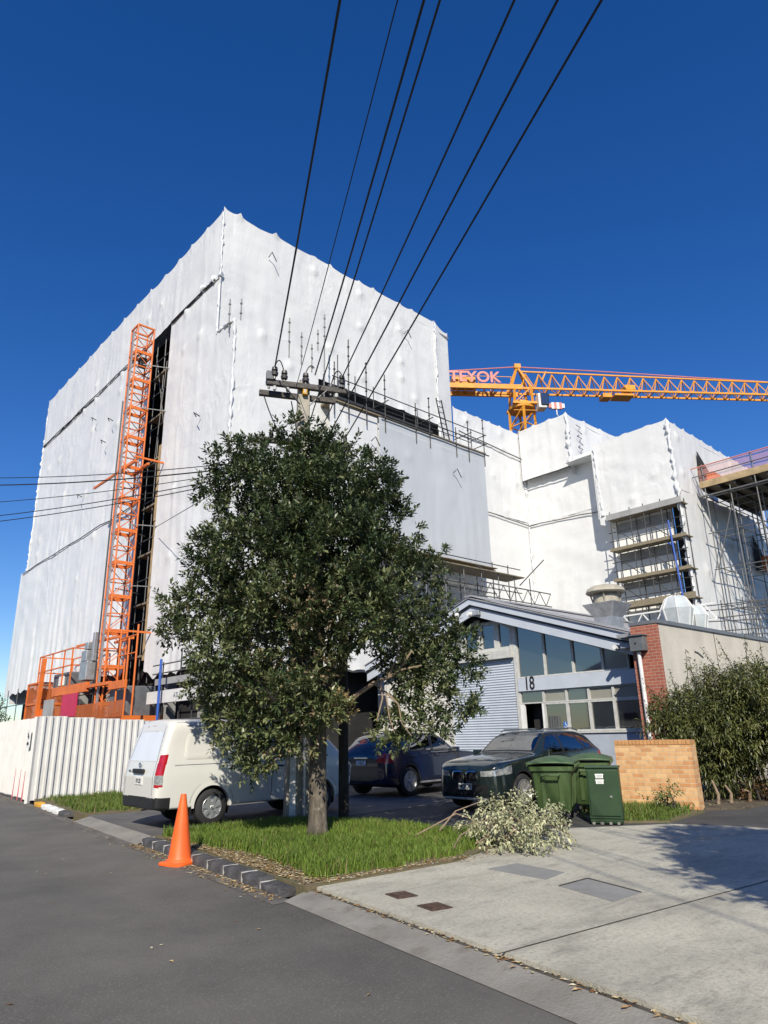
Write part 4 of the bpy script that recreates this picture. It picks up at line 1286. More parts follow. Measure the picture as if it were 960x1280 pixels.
# ------------------------------------------------------------------ tower crane
cx, cy = 57.0, 40.7
CR = thing('tower_crane', 'yellow tower crane reaching its jib to the right above the wrapped wing', 'crane', (cx, cy, 0))
S = .95
mb = MB()
zt = 34.6
for sx in (-S, S):
    for sy in (-S, S):
        mb.box2((cx+sx-.1, cy+sy-.1, 0), (cx+sx+.1, cy+sy+.1, zt))
for k in range(18):
    z = k*1.92
    for s_ in (-S, S):
        mb.beam((cx-S, cy+s_, z), (cx+S, cy+s_, z), .11, .11); mb.beam((cx+s_, cy-S, z), (cx+s_, cy+S, z), .11, .11)
        mb.beam((cx-S, cy+s_, z), (cx+S, cy+s_, z+1.92), .10, .10); mb.beam((cx+s_, cy+S, z), (cx+s_, cy-S, z+1.92), .10, .10)
mb.build('mast', M['crane_yellow'], CR)
jd = Vector((23.16, -16.9, 0)).normalized()     # jib direction
jn = Vector((-jd.y, jd.x, 0))
base = Vector((cx, cy, 0))
def P3(a, s, z): return base + jd*a + jn*s + Vector((0, 0, z))
mb = MB()
mb.lathe([(1.45, 34.5), (1.5, 34.75), (1.0, 35.05), (.95, 35.4)], (cx, cy, 0), n=16)
for a in (-1.0, 1.0):
    for s in (-1.0, 1.0):
        mb.beam(P3(a, s, 34.9), P3(a*.9, s*.9, 37.0), .2, .2)
mb.beam(P3(-1.0, -1.0, 35), P3(.9, -.9, 36.9), .12, .12); mb.beam(P3(-1.0, 1.0, 35), P3(.9, .9, 36.9), .12, .12)
mb.beam(P3(-1.3, -1.2, 34.9), P3(1.3, -1.2, 34.9), .4, .25); mb.beam(P3(-1.3, 1.2, 34.9), P3(1.3, 1.2, 34.9), .4, .25)
mb.build('slewing_unit', M['crane_yellow'], CR)
mb = MB(); mb.box(P3(1.75, -1.35, 34.9), (.9, 1.2, 1.7), rz=math.atan2(jd.y, jd.x)); cb = mb.build('cab', M['white_metal'], CR, bevel=.12)
mb = MB(); mb.box(P3(1.95, -1.55, 35.0), (.9, 1.1, 1.4), rz=math.atan2(jd.y, jd.x)); mb.build('window', M['pane'], cb, bevel=.1)
mb = MB()
for k in range(2):
    mb.beam(P3(-1.3, -1.3, 34.0+k), P3(1.3, -1.3, 34.0+k), .06, .06); mb.beam(P3(1.3, -1.3, 34.0+k), P3(1.3, 1.3, 34.0+k), .06, .06)
mb.build('mast_railing', M['crane_yellow'], CR)
# jib lattice, triangular section
JZ, JL, JH = 36.9, 60.0, 2.15
mb = MB()
nb = 40
def jh(a): return JH*(1-.35*max(0, a)/JL)
for s in (-.7, .7):
    mb.beam(P3(0, s, JZ), P3(JL, s, JZ), .16, .2)
mb.beam(P3(0, 0, JZ+JH+.25), P3(JL, 0, JZ+jh(JL)), .15, .15)
for k in range(nb):
    a0, a1 = k*JL/nb, (k+1)*JL/nb
    am = (a0+a1)/2
    for s in (-.7, .7):
        mb.beam(P3(a0, s, JZ), P3(am, 0, JZ+jh(am)), .09, .09); mb.beam(P3(am, 0, JZ+jh(am)), P3(a1, s, JZ), .09, .09)
    mb.beam(P3(a0, -.7, JZ), P3(a1, .7, JZ), .07, .07); mb.beam(P3(a0, -.7, JZ), P3(a0, .7, JZ), .09, .09)
mb.build('jib', M['crane_yellow'], CR)
mb = MB(); mb.tube([P3(-9, 0, JZ+2.1), P3(-.3, 0, JZ+2.95), P3(8, 0, JZ+2.75), P3(30, 0, JZ+1.95)], .06, n=6); mb.build('tie_bar', M['crane_red'], CR)
# cat head
mb = MB()
for s in (-.7, .7):
    mb.beam(P3(-1.2, s, JZ), P3(-.1, 0, JZ+3.0), .2, .2); mb.beam(P3(1.2, s, JZ), P3(-.1, 0, JZ+3.0), .2, .2)
mb.box(P3(-.1, 0, JZ+3.0), (.7, .5, .5), rz=math.atan2(jd.y, jd.x)); mb.beam(P3(2.5, 0, JZ+1.2), P3(3.1, 0, JZ+2.5), .15, .15)
mb.build('tower_head', M['crane_yellow'], CR)
# counter jib
mb = MB()
for s in (-.9, .9):
    mb.beam(P3(-14, s, JZ), P3(0, s, JZ), .25, .55)
    mb.beam(P3(-12, s, JZ+1.2), P3(-1, s, JZ+1.2), .06, .06)
    for k in range(7): mb.beam(P3(-12+k*1.8, s, JZ), P3(-12+k*1.8, s, JZ+1.2), .06, .06)
for k in range(14): mb.beam(P3(-14+k, -.9, JZ), P3(-14+k, .9, JZ), .12, .12)
mb.build('counter_jib', M['crane_yellow'], CR)
mb = MB(); mb.box(P3(-6.2, .3, JZ+.9), (2.6, 1.0, 1.2), rz=math.atan2(jd.y, jd.x)); mb.build('winch', M['crane_yellow'], CR, bevel=.05)
mb = MB(); mb.box(P3(-12.5, 0, JZ-.5), (2.6, 1.5, 2.6), rz=math.atan2(jd.y, jd.x)); mb.build('counterweight', M['block_grey'], CR, bevel=.04)
sg = thing('crane_letters', 'row of red letters standing on the left counter arm of the yellow crane', 'sign', P3(-5.2, -1.0, JZ+.1))
text('lettering', 'TEYOK', 1.75, M['crane_red'], sg, (0, 0, .9), (R_(90), 0, math.atan2(jd.y, jd.x)), depth=.05, bold=.04)
# trolley and hook
TA = 3.9
mb = MB(); mb.box(P3(11.5, 0, JZ-.45), (2.2, 1.5, .25), rz=math.atan2(jd.y, jd.x)); mb.box(P3(9.6, 0, JZ-.5), (1.0, 1.2, .5), rz=math.atan2(jd.y, jd.x)); mb.box(P3(12.4, 0, JZ+.6), (1.2, .9, .6), rz=math.atan2(jd.y, jd.x)); mb.build('trolley', M['crane_yellow'], CR, bevel=.03)
mb = MB()
HP = P3(TA, 0, 0)
mb.tube([HP+Vector((0, 0, 35.5)), HP+Vector((0, 0, JZ))], .012, n=4); mb.build('hoist_rope', M['black'], CR)
hb = MB()
for k in range(6):
    hb.cur = k % 2
    hb.box(HP+jd*(-.72+k*.29)+Vector((0, 0, 35.2)), (.30, .3, .75 if 0 < k < 5 else .5), rz=math.atan2(jd.y, jd.x))
hb.build('hook_block', [M['crane_red'], M['white_metal']], CR)
mb = MB(); mb.tube([HP+Vector((0, 0, 34.8)), HP+Vector((0, 0, 34.2)), HP+Vector((.25, 0, 33.95)), HP+Vector((.1, 0, 33.7))], .07, n=6); mb.build('hook', M['white_metal'], CR, smooth=True)

# ================================================================== SHED (number 18)
SX = 20.0
SH = thing('workshop', 'low gabled workshop with blue-grey roller door, glazed front and the number 18', 'building', (SX, 15.5, 0))
RY0, RY1, APY = 10.2, 22.6, 16.9
ZE, ZA = 4.1, 6.28
sl = (ZA-ZE)/(APY-RY0)
def zroof(y): return ZA-sl*abs(y-APY)
XB = 34.0
# walls (butted, not overlapping)
mb = MB()
mb.box2((SX, 10.95, 0), (SX+.2, 15.42, 1.55))                       # below the windows
mb.build('plinth_wall', M['render_wall'], SH)
mb = MB()
mb.prism([(SX, 18.75, 0), (SX, RY1-.3, 0), (SX, RY1-.3, zroof(RY1-.3)-.35), (SX, 18.75, zroof(18.75)-.35)], (.2, 0, 0))
mb.build('front_wall', M['cream_wall'], SH)
mb = MB(); mb.prism([(SX+.22, 10.95, 0), (XB, 10.95, 0), (XB, 10.95, zroof(10.95)-.2), (SX+.22, 10.95, zroof(10.95)-.2)], (0, .2, 0)); mb.prism([(SX+.22, RY1-.3, 0), (XB, RY1-.3, 0), (XB, RY1-.3, zroof(RY1-.3)-.2), (SX+.22, RY1-.3, zroof(RY1-.3)-.2)], (0, -.2, 0)); mb.build('side_wall', M['render_wall'], SH)
mb = MB(); mb.box2((SX+.9, 11.2, .02), (SX+1.0, 22.2, 4.0)); mb.build('inner_wall', M['black_void'], SH)
# roof: two corrugated slopes
def roofslope(y0, y1):
    n = 40
    V, F = [], []
    xs = np.linspace(SX-.72, XB, 90)
    for i, x in enumerate(xs):
        for k in range(2):
            y = (y0, y1)[k]
            V.append((x, y, zroof(y)+.06+(.018 if i % 2 else 0)))
    for i in range(len(xs)-1):
        F.append((2*i, 2*i+2, 2*i+3, 2*i+1))
    mb = MB(); mb.add(V, F)
    o = mb.build('roof_slope', M['roof_metal'], SH)
    s = o.modifiers.new('solid', 'SOLIDIFY'); s.thickness = .03
    return o
rs = roofslope(RY0-.1, APY); roofslope(APY, RY1+.3)
mb = MB(); mb.beam((SX-.74, APY, ZA+.10), (XB, APY, ZA+.10), .3, .06); mb.build('ridge_cap', M['roof_metal'], SH)
# barge boards: upper and lower band with a dark gap
def barge(x0, dz0, dz1, mat, name):
    for ya, yb in ((RY0-.12, APY), (APY, RY1+.3)):
        mb = MB(); mb.prism([(x0, ya, zroof(ya)+dz0), (x0, yb, zroof(yb)+dz0), (x0, yb, zroof(yb)+dz1), (x0, ya, zroof(ya)+dz1)], (.05, 0, 0)); mb.build(name, mat, SH)
barge(SX-.66, -.20, .05, M['fascia'], 'barge_board')
barge(SX-.60, -.27, -.20, M['black'], 'barge_gap')
barge(SX-.55, -.60, -.26, M['fascia'], 'barge_board')
for ya, yb in ((RY0-.1, APY), (APY, RY1+.3)):
    mb = MB(); mb.prism([(SX-.5, ya, zroof(ya)-.32), (SX-.5, yb, zroof(yb)-.32), (SX-.5, yb, zroof(yb)-.36), (SX-.5, ya, zroof(ya)-.36)], (.52, 0, 0)); mb.build('soffit', M['fascia'], SH)
# flashing step on the roof edge
mb = MB()
mb.prism([(SX-.70, RY0-.1, zroof(RY0-.1)+.12), (SX-.70, APY, ZA+.12), (SX-.70, APY, ZA+.15), (SX-.70, RY0-.1, zroof(RY0-.1)+.15)], (.5, 0, 0)); mb.build('roof_flashing', M['roof_metal'], SH)
# roller door and its beam
mb = MB()
n = 46
V, F = [], []
for i in range(n+1):
    z = .02+i*(4.05-.02)/n
    for dx, dz in ((0, 0), (-.022, .035)):
        for y in (15.56, 18.6):
            V.append((SX+.06+dx, y, z+dz))
for i in range(2*n+1):
    F.append((2*i, 2*i+1, 2*i+3, 2*i+2))
mb.add(V, F); mb.build('roller_door', M['shutter'], SH)
mb = MB(); mb.box2((SX-.02, 18.6, 0), (SX+.1, 18.75, 4.1)); mb.build('door_jamb', M['frame_grey'], SH); mb = MB(); mb.box2((SX-.02, 15.42, 0), (SX+.12, 15.56, 5.2)); mb.build('door_jamb', M['frame_grey'], SH)
mb = MB(); mb.box2((SX-.14, 15.57, 4.08), (SX+.12, 20.3, 4.36)); mb.build('door_beam', M['frame_grey'], SH)
# upper small windows over the door
def window(parent, y0, y1, z0, zt0, zt1, mat, fr=.06, x=SX):
    """glazed panel from y0 to y1, top sloping zt0 (at y0) to zt1 (at y1)"""
    mb = MB()
    mb.prism([(x, y0, z0), (x, y0+fr, z0), (x, y0+fr, zt0+(zt1-zt0)*fr/(y1-y0)), (x, y0, zt0)], (.10, 0, 0))
    mb.prism([(x, y1-fr, z0), (x, y1, z0), (x, y1, zt1), (x, y1-fr, zt1-(zt1-zt0)*fr/(y1-y0))], (.10, 0, 0))
    mb.prism([(x+.004, y0+fr, z0), (x+.004, y1-fr, z0), (x+.004, y1-fr, z0+fr), (x+.004, y0+fr, z0+fr)], (.09, 0, 0))
    mb.prism([(x+.004, y0+fr, zt0-fr), (x+.004, y1-fr, zt1-fr), (x+.004, y1-fr, zt1), (x+.004, y0+fr, zt0)], (.09, 0, 0))
    w = mb.build('window', M['frame_grey'], parent)
    mb = MB(); mb.prism([(x+.055, y0+fr, z0+fr), (x+.055, y1-fr, z0+fr), (x+.055, y1-fr, zt1-fr), (x+.055, y0+fr, zt0-fr)], (.012, 0, 0))
    mb.build('pane', mat, w)
    return w
def zt(y): return zroof(y)-.62
for a, b in ((15.58, 16.28), (16.28, 17.08), (17.08, 17.9), (17.9, 18.7), (18.7, 19.5)):
    zz0, zz1 = zt(a), zt(b)
    if a < APY < b: zz0 = zz1 = min(zz0, zz1)
    window(SH, a, b, 4.37, zz0, zz1, M['pane'], fr=.12)
for a, b, m in ((14.28, 15.42, 'pane'), (13.18, 14.28, 'pane'), (12.1, 13.18, 'pane'), (11.2, 12.1, 'pane_pale')):
    window(SH, a, b, 3.34, zt(a), zt(b), M[m], fr=.045)
mb = MB(); mb.box2((SX-.06, 10.95, 2.90), (SX+.1, 15.42, 3.33)); band = mb.build('sign_band', M['fascia'], SH)
text('number', '18', .62, M['ink'], band, (SX-.07, 14.93, 3.13), (R_(90), 0, R_(-90)), local=False, xs=.72, bold=.006)
cols_ = [15.42, 14.45, 13.55, 12.72, 11.85, 10.97]
for i in range(5):
    b, a = cols_[i], cols_[i+1]
    window(SH, a, b, 2.48, 2.895, 2.895, M['pane'] if i in (0, 2) else M['pane_pale'], fr=.04)
    if i > 0: window(SH, a, b, 1.56, 2.475, 2.475, M['pane'], fr=.05)
mb = MB(); mb.box2((SX+.0, 15.28, .0), (SX+.1, 15.42, 2.47)); mb.box2((SX, 14.46, 0), (SX+.1, 14.54, 2.47)); dr = mb.build('door_frame', M['white_metal'], SH)
mb = MB(); mb.box2((SX+.5, 14.55, .0), (SX+.55, 15.28, 2.47)); mb.build('open_doorway', M['black_void'], SH)
mb = MB(); mb.box2((SX-.05, 10.95, 1.50), (SX+.1, 14.46, 1.555)); mb.build('window_sill', M['frame_grey'], SH)
sgn = MB(); sgn.box2((SX+.03, 13.60, 1.66), (SX+.045, 13.78, 1.86)); sb = sgn.build('access_sign', M['sign_blue'], SH)
mb = MB()
mb.lathe([(.012, -.004), (.012, .004)], (SX+.024, 13.70, 1.84), n=8, axis='x')
mb.tube([(SX+.024, 13.70, 1.825), (SX+.024, 13.695, 1.76), (SX+.024, 13.65, 1.755), (SX+.024, 13.64, 1.70)], .008, n=5)
mb.tube([(SX+.024, 13.69+.045*math.cos(a), 1.725+.045*math.sin(a)) for a in np.linspace(2.0, 6.2, 10)], .007, n=5)
mb.build('pictogram', M['sticker'], sb)
# flood lights / cameras
def lamp(y, z, x=SX-.7):
    mb = MB(); mb.box((x, y, z), (.2, .26, .17), rz=.3); mb.tube([(x+.1, y, z), (x+.3, y, z+.05)], .03, n=6); o = mb.build('flood_light', M['grey_metal'], SH, bevel=.02)
    mb = MB(); mb.lathe([(.07, -.1), (.09, .1)], (x-.1, y+.25, z-.03), n=10, axis='x'); mb.build('lamp_head', M['white_metal'], o, smooth=True)
lamp(16.55, 5.72); lamp(10.85, 3.95)
mb = MB(); mb.lathe([(.02, -.1), (.09, -.05), (.09, .08), (.02, .1)], (SX-.72, 17.5, 5.75), n=10); mb.build('camera_dome', M['white_metal'], SH, smooth=True)
# roof ventilator
vx, vy = 21.2, 12.4
vz = zroof(vy)
mb = MB()
mb.box2((vx-.34, vy-.34, vz-.3), (vx+.34, vy+.34, vz+.34)); v0 = mb.build('ventilator_base', M['grey_metal'], SH)
mb = MB()
mb.add([(vx+a*.34, vy+b*.34, vz+.34) for a, b in ((-1, -1), (1, -1), (1, 1), (-1, 1))]+[(vx+a*.60, vy+b*.60, vz+.80) for a, b in ((-1, -1), (1, -1), (1, 1), (-1, 1))], [(0, 1, 5, 4), (1, 2, 6, 5), (2, 3, 7, 6), (3, 0, 4, 7), (4, 5, 6, 7)])
mb.build('ventilator_hood', M['grey_metal'], SH, bevel=.02)
mb = MB(); mb.lathe([(.44, vz+.8), (.43, vz+1.08), (.37, vz+1.12), (.37, vz+1.2)], (vx, vy, 0), n=22); mb.build('ventilator_drum', M['cowl'], SH, smooth=True)
mb = MB(); mb.lathe([(.62, vz+1.16), (.66, vz+1.2), (.6, vz+1.32), (.44, vz+1.41), (.2, vz+1.46), (.02, vz+1.47)], (vx, vy, 0), n=26); mb.build('ventilator_cowl', M['cowl'], SH, smooth=True)
mb = MB()
for k in range(4):
    a = k*math.pi/2+.4
    mb.beam((vx+.42*math.cos(a), vy+.42*math.sin(a), vz+.8), (vx+.52*math.cos(a), vy+.52*math.sin(a), vz+1.2), .04, .04)
mb.build('ventilator_strut', M['cowl'], SH)

# ================================================================== CONCRETE BUILDING with brick pier
CB = thing('concrete_building', 'pale concrete building with red brick pier and grey meter box, behind the hedge', 'building', (18.8, 9.54, 0))
mb = MB(); mb.box2((18.8, 9.54, 0), (18.90, 10.36, 4.42)); mb.build('brick_pier', M['brick_red'], CB)
mb = MB(); mb.box2((18.78, 9.50, 4.42), (18.90, 10.38, 4.52)); mb.build('pier_cap', M['capping'], CB)
mb = MB(); mb.box2((18.90, 9.545, 0), (48, 9.80, 4.42)); mb.build('side_wall', M['wall_concrete'], CB)
mb = MB(); mb.box2((20.05, 9.80, 0), (20.2, 10.94, 4.10)); mb.build('front_wall', M['render_wall'], CB)
mb = MB(); mb.box2((18.9, 9.50, 4.422), (48, 9.86, 4.53)); mb.build('wall_capping', M['capping'], CB)
mb = MB(); mb.box2((18.95, 9.81, 4.15), (48, 10.9, 4.25)); mb.build('flat_roof', M['roof_metal'], CB)
mb = MB(); mb.box2((18.92, 9.525, 2.55), (48, 9.543, 2.62)); mb.build('string_course', M['wall_concrete'], CB)
for x in (22.4, 26, 30, 34):
    mb = MB(); mb.box2((x, 9.538, 2.63), (x+.03, 9.546, 4.42)); mb.build('wall_joint', M['joint'], CB)
mb = MB(); mb.box2((18.55, 9.88, 3.68), (18.80, 10.30, 4.10)); bxm = mb.build('meter_box', M['dark_grey'], CB, bevel=.012)
mb = MB(); mb.box2((18.50, 9.85, 4.10), (18.80, 10.33, 4.13)); mb.build('box_hood', M['dark_grey'], bxm)
mb = MB(); mb.lathe([(.018, -.02), (.018, .01)], (18.54, 10.1, 3.9), n=8, axis='x'); mb.build('lock', M['black'], bxm)
mb = MB(); mb.tube([(18.70, 10.12, 3.66), (18.70, 10.11, .1)], .055, n=10); mb.build('conduit_pipe', M['pvc'], CB, smooth=True)
# faceted skylight domes on the flat roof
def facet_dome(parent, x, y, r, name='skylight_dome'):
    mb = MB(); z = 4.25
    prof = [(r*.62, z), (r*.72, z+.35), (r*1.0, z+.35+r*1.2), (r*.62, z+.35+r*1.9), (r*.2, z+.35+r*2.05)]
    mb.lathe(prof, (x, y, 0), n=7)
    o = mb.build(name, M['polycarb'], parent)
    m2 = MB()
    for (ra, za), (rb, zb_) in zip(prof, prof[1:]):
        for k in range(7):
            a = 2*math.pi*k/7
            m2.beam((x+ra*math.cos(a)*1.01, y+ra*math.sin(a)*1.01, za), (x+rb*math.cos(a)*1.01, y+rb*math.sin(a)*1.01, zb_), .03, .03)
    m2.build('dome_rib', M['white_metal'], o)
facet_dome(CB, 21.9, 10.35, .52); facet_dome(CB, 23.0, 10.3, .42)
# dark mark + faint rungs on the wall
mb = MB(); mb.tube([(20.9, 9.535, 3.75), (21.1, 9.535, 3.72), (21.4, 9.535, 3.6)], .025, n=5); mb.build('wall_vent', M['dark_grey'], CB)

# ================================================================== GOLDEN BRICK WALL
GW = thing('brick_wall', 'free-standing golden brick wall beside the green cabinet', 'wall', (14.6, 7.9, 0), math.atan2(8.65-7.21, 14.53-14.77)-R_(90))
mb = MB(); mb.box2((0, -.80, 0), (.36, .80, 1.26)); mb.build('brickwork', M['brick_gold'], GW, local=True)
mb = MB()
n = 20
for k in range(n):
    y = -.80+1.60*k/n
    mb.box2((-.012, y+.004, 1.263), (.372, y+1.60/n-.004, 1.355+random.uniform(-.004, .004)))
mb.build('soldier_course', pm('golden_brick_cap', (0.56, 0.29, 0.115), .85, var=.15, vs_=6), GW, local=True, bevel=.004)

# ================================================================== HOARDING
HD = thing('site_hoarding', 'white corrugated steel hoarding around the building site at the left', 'fence', (6.74, 23.2, 0))
def ribs(p0, p1, z0, z1, pitch, depth, name='fence_panel'):
    p0, p1 = Vector((*p0, 0)), Vector((*p1, 0))
    d = (p1-p0); L = d.length; d.normalize()
    n = Vector((d.y, -d.x, 0))
    pr = []
    k = 0
    u = 0
    while u < L-1e-3:
        for du, h in ((0, 0), (.58, 0), (.66, 1), (.90, 1), (.98, 0)):
            if u+du*pitch <= L+1e-3: pr.append((u+du*pitch, h*depth))
        u += pitch
    mb = MB()
    V = []
    for a, h in pr:
        q = p0+d*a+n*h
        V += [(q.x, q.y, z0), (q.x, q.y, z1)]
    F = [(2*i, 2*i+2, 2*i+3, 2*i+1) for i in range(len(pr)-1)]
    mb.add(V, F)
    o = mb.build(name, M['hoarding'], HD)
    s = o.modifiers.new('solid', 'SOLIDIFY'); s.thickness = .006
    return o
# along the street
ps = [(6.74, 23.2)]
yy = 23.2
while yy < 44:
    yy += 1.5
    ps.append((kx(yy)+.02-.02*(yy-23.2)/5, yy))
hs2 = [2.30+.012*i for i in range(len(ps))]
for i in range(len(ps)-1):
    ribs(ps[i+1], ps[i], -.03, hs2[i], .125, .018)
# turning back beside the parking pad
q0 = Vector((6.74, 23.2, 0)); qd = Vector((math.cos(R_(3)), math.sin(R_(3)), 0))
for i in range(8):
    a, b = q0+qd*i*.84, q0+qd*((i+1)*.84+.02)
    ribs((a.x, a.y), (b.x, b.y), -.02-.015*i, 2.34-.035*i, .21, .05)
mb = MB(); mb.box((6.70, 23.22, 1.1), (.10, .10, 2.45), rz=.5); mb.build('corner_post', M['hoarding'], HD)
mb = MB(); mb.box2((6.70, 23.72, 1.45), (6.725, 23.98, 1.95)); sn = mb.build('site_sign', M['sticker'], HD)
mb = MB(); mb.beam((6.695, 23.78, 1.74), (6.695, 23.92, 1.86), .015, .035); mb.beam((6.695, 23.78, 1.70), (6.695, 23.90, 1.78), .015, .02); mb.box2((6.692, 23.76, 1.52), (6.699, 23.93, 1.60)); mb.build('arrow_mark', M['ink'], sn)
for i, (y, h, w_) in enumerate(((24.2, .75, 'nearest the corner of the hoarding'), (24.9, .8, 'in the middle of the three'), (25.8, .8, 'furthest left of the three'))):
    t = thing('marker_stake', 'thin pink stake leaning on the white hoarding, '+w_, 'stake', (kx(y)-.02, y, -.1), 0, 'pink stakes at the hoarding')
    mb = MB(); mb.tube([(0, 0, 0), (.02, -.03, h+.1)], .02, n=6); mb.build('rod', M['pink_stake'], t, local=True)
    mb = MB(); mb.tube([(.0195, -.029, h+.04), (.021, -.031, h+.105)], .024, n=6); mb.build('painted_tip', M['orange'], t, local=True)
# blue props and black hoses standing over the hoarding
for i, (x, y, z, w_) in enumerate(((12.0, 26.6, 4.6, 'under the torn lower edge of the white wrap'),)):
    t = thing('site_prop', 'bright blue steel prop '+w_, 'prop', (x, y, 0))
    mb = MB(); mb.tube([(x, y, 0), (x, y+.02, z)], .055, n=8); mb.build('prop_tube', M['blue_paint'], t, smooth=True)
    mb = MB(); mb.box2((x-.12, y-.12, 0), (x+.12, y+.12, .02)); mb.build('foot_plate', M['blue_paint'], t)
for i, (y, w_) in enumerate(((19.8, 'nearer the tree'), (21.2, 'nearer the orange mast'))):
    t = thing('black_hose', 'black hose arching just above the hoarding behind the van, '+w_, 'hose', (13.2, y+2.6, 0), 0, 'black hoses behind the hoarding')
    mb = MB(); mb.tube([(0, -.95+1.9*k/14, 1.0+1.95*math.sin(math.pi*k/14)**.6) for k in range(15)], .025, n=6); mb.build('hose_loop', M['black'], t, smooth=True, local=True)
    mb = MB(); mb.tube([(0, -.95, .5), (0, -.95, .66)], .04, n=8); mb.tube([(0, .95, .5), (0, .95, .66)], .04, n=8); mb.build('coupling', M['steel'], t, local=True)

# ================================================================== UTILITY POLE
PX, PY = 8.46, 12.12
UP = thing('utility_pole', 'concrete power pole with two timber crossarms rising out of the tree', 'utility pole', (PX, PY, 0))
wdir = Vector((-4.1, -9.0, 0)).normalized()
adir = Vector((-wdir.y, wdir.x, 0))
adir = adir if adir.x > 0 else -adir
prz = math.atan2(adir.y, adir.x)
def tapered(b, z0, z1, w0, d0, w1, d1, c, rz):
    mat = Matrix.Rotation(rz, 3, 'Z')
    V = []
    for z, w, d in ((z0, w0, d0), (z1, w1, d1)):
        for sx, sy in ((-1, -1), (1, -1), (1, 1), (-1, 1)):
            V.append(mat @ Vector((sx*w/2, sy*d/2, z)) + Vector(c))
    b.add(V, [(0, 1, 2, 3), (7, 6, 5, 4), (0, 1, 5, 4), (1, 2, 6, 5), (2, 3, 7, 6), (3, 0, 4, 7)])
mb = MB(); tapered(mb, 0, 9.5, .50, .36, .26, .21, (PX, PY, 0), prz); mb.build('pole_shaft', M['pole_concrete'], UP, bevel=.02)
mb = MB(); tapered(mb, .1, 1.55, .12, .02, .12, .02, (PX-.13*adir.x+wdir.x*.178, PY-.13*adir.y+wdir.y*.178, 0), prz); mb.build('sunlit_band', M['white_paint'], UP)  # sunlit part of the shaft, put in as a white strip
cp = Vector((PX, PY, 0))+wdir*.215+adir*.09
mb = MB(); mb.tube([cp, cp+Vector((0, 0, 3.2))], .035, n=8); mb.build('cable_duct', M['grey_metal'], UP, smooth=True)
pc = Vector((PX, PY, 0))
def armpt(a, w, z): return pc+adir*a+wdir*w+Vector((0, 0, z))
for w, z, a0, a1 in ((.18, 9.32, -.88, 1.0), (-.22, 9.24, -1.0, .82)):
    mb = MB(); mb.beam(armpt(a0, w, z), armpt(a1, w, z), .11, .13); mb.build('crossarm', M['arm_timber'], UP, bevel=.008)
mb = MB(); mb.beam(armpt(-1.15, .16, 7.9), armpt(-.1, .16, 7.9), .10, .12); mb.beam(armpt(.1, .16, 7.95), armpt(1.1, .16, 7.95), .10, .12); mb.build('crossarm', M['arm_timber'], UP, bevel=.008)
mb = MB(); mb.beam(armpt(.5, .25, 9.25), armpt(.1, .18, 8.85), .05, .012); mb.beam(armpt(-.5, .25, 9.25), armpt(-.1, .18, 8.85), .05, .012); mb.build('arm_brace', M['steel'], UP)
mb = MB(); mb.box(armpt(0, .17, 9.2), (.1, .09, .16), rz=prz); mb.build('pole_bracket', M['yellow_paint'], UP)
heads = []
for a, w in ((-.72, .26), (-.48, .15), (.02, .15), (.86, .26), (-.78, -.22), (.0, -.22), (.70, -.22)):
    p = armpt(a, w, 9.38)
    mb = MB(); mb.lathe([(.03, 0), (.03, .08), (.075, .09), (.085, .16), (.05, .20), (.075, .22), (.06, .30), (.02, .32)], p, n=10)
    mb.build('insulator', M['insulator'], UP, smooth=True)
for a, z in ((-.82, 9.42), (.86, 9.44)):
    mb = MB(); mb.box(armpt(a, .2, z+.05), (.16, .16, .22), rz=prz); mb.build('fuse_box', M['dark_grey'], UP, bevel=.015)
for a in (-.7, -.4, .0, .75):
    mb = MB(); mb.lathe([(.02, -.12), (.04, -.1), (.045, -.02), (.03, 0)], armpt(a, .18, 9.25), n=8); mb.build('porcelain_knob', M['porcelain'], UP, smooth=True)
def droop(p0, p1, dz, r=.014, name='jumper_cable'):
    p0, p1 = Vector(p0), Vector(p1)
    pts = []
    for k in range(13):
        t = k/12
        p = p0.lerp(p1, t); p.z -= 4*dz*t*(1-t); pts.append(p)
    mb = MB(); mb.tube(pts, r, n=5)
    return mb.build(name, M['cable'], UP, smooth=True)
droop(armpt(-.72, .26, 9.7), armpt(-.48, .15, 9.6), -.25)
droop(armpt(.02, .15, 9.7), armpt(.22, .15, 9.85), -.12)
droop(armpt(.86, .26, 9.7), armpt(.70, -.22, 9.6), -.25)
droop(armpt(-.9, -.2, 9.2), armpt(-.25, .2, 7.9), .30)
droop(armpt(-.25, -.2, 9.1), armpt(-.15, .2, 8.0), -.02)
droop(armpt(.75, -.2, 9.15), armpt(.15, .2, 8.1), .15)
droop(armpt(-.35, .2, 8.35), armpt(-.02, .2, 8.55), .02, .03)
for a, w, z in ((-.75, .2, 8.0), (-.5, .2, 8.0), (-.25, .2, 8.02), (.3, .2, 8.06), (.55, .2, 8.06), (.95, .2, 8.06)):
    mb = MB(); mb.lathe([(.02, -.05), (.045, -.03), (.05, .05), (.03, .12)], armpt(a, w, z), n=8); mb.build('insulator', M['insulator' if a < 0 else 'arm_timber'], UP, smooth=True)

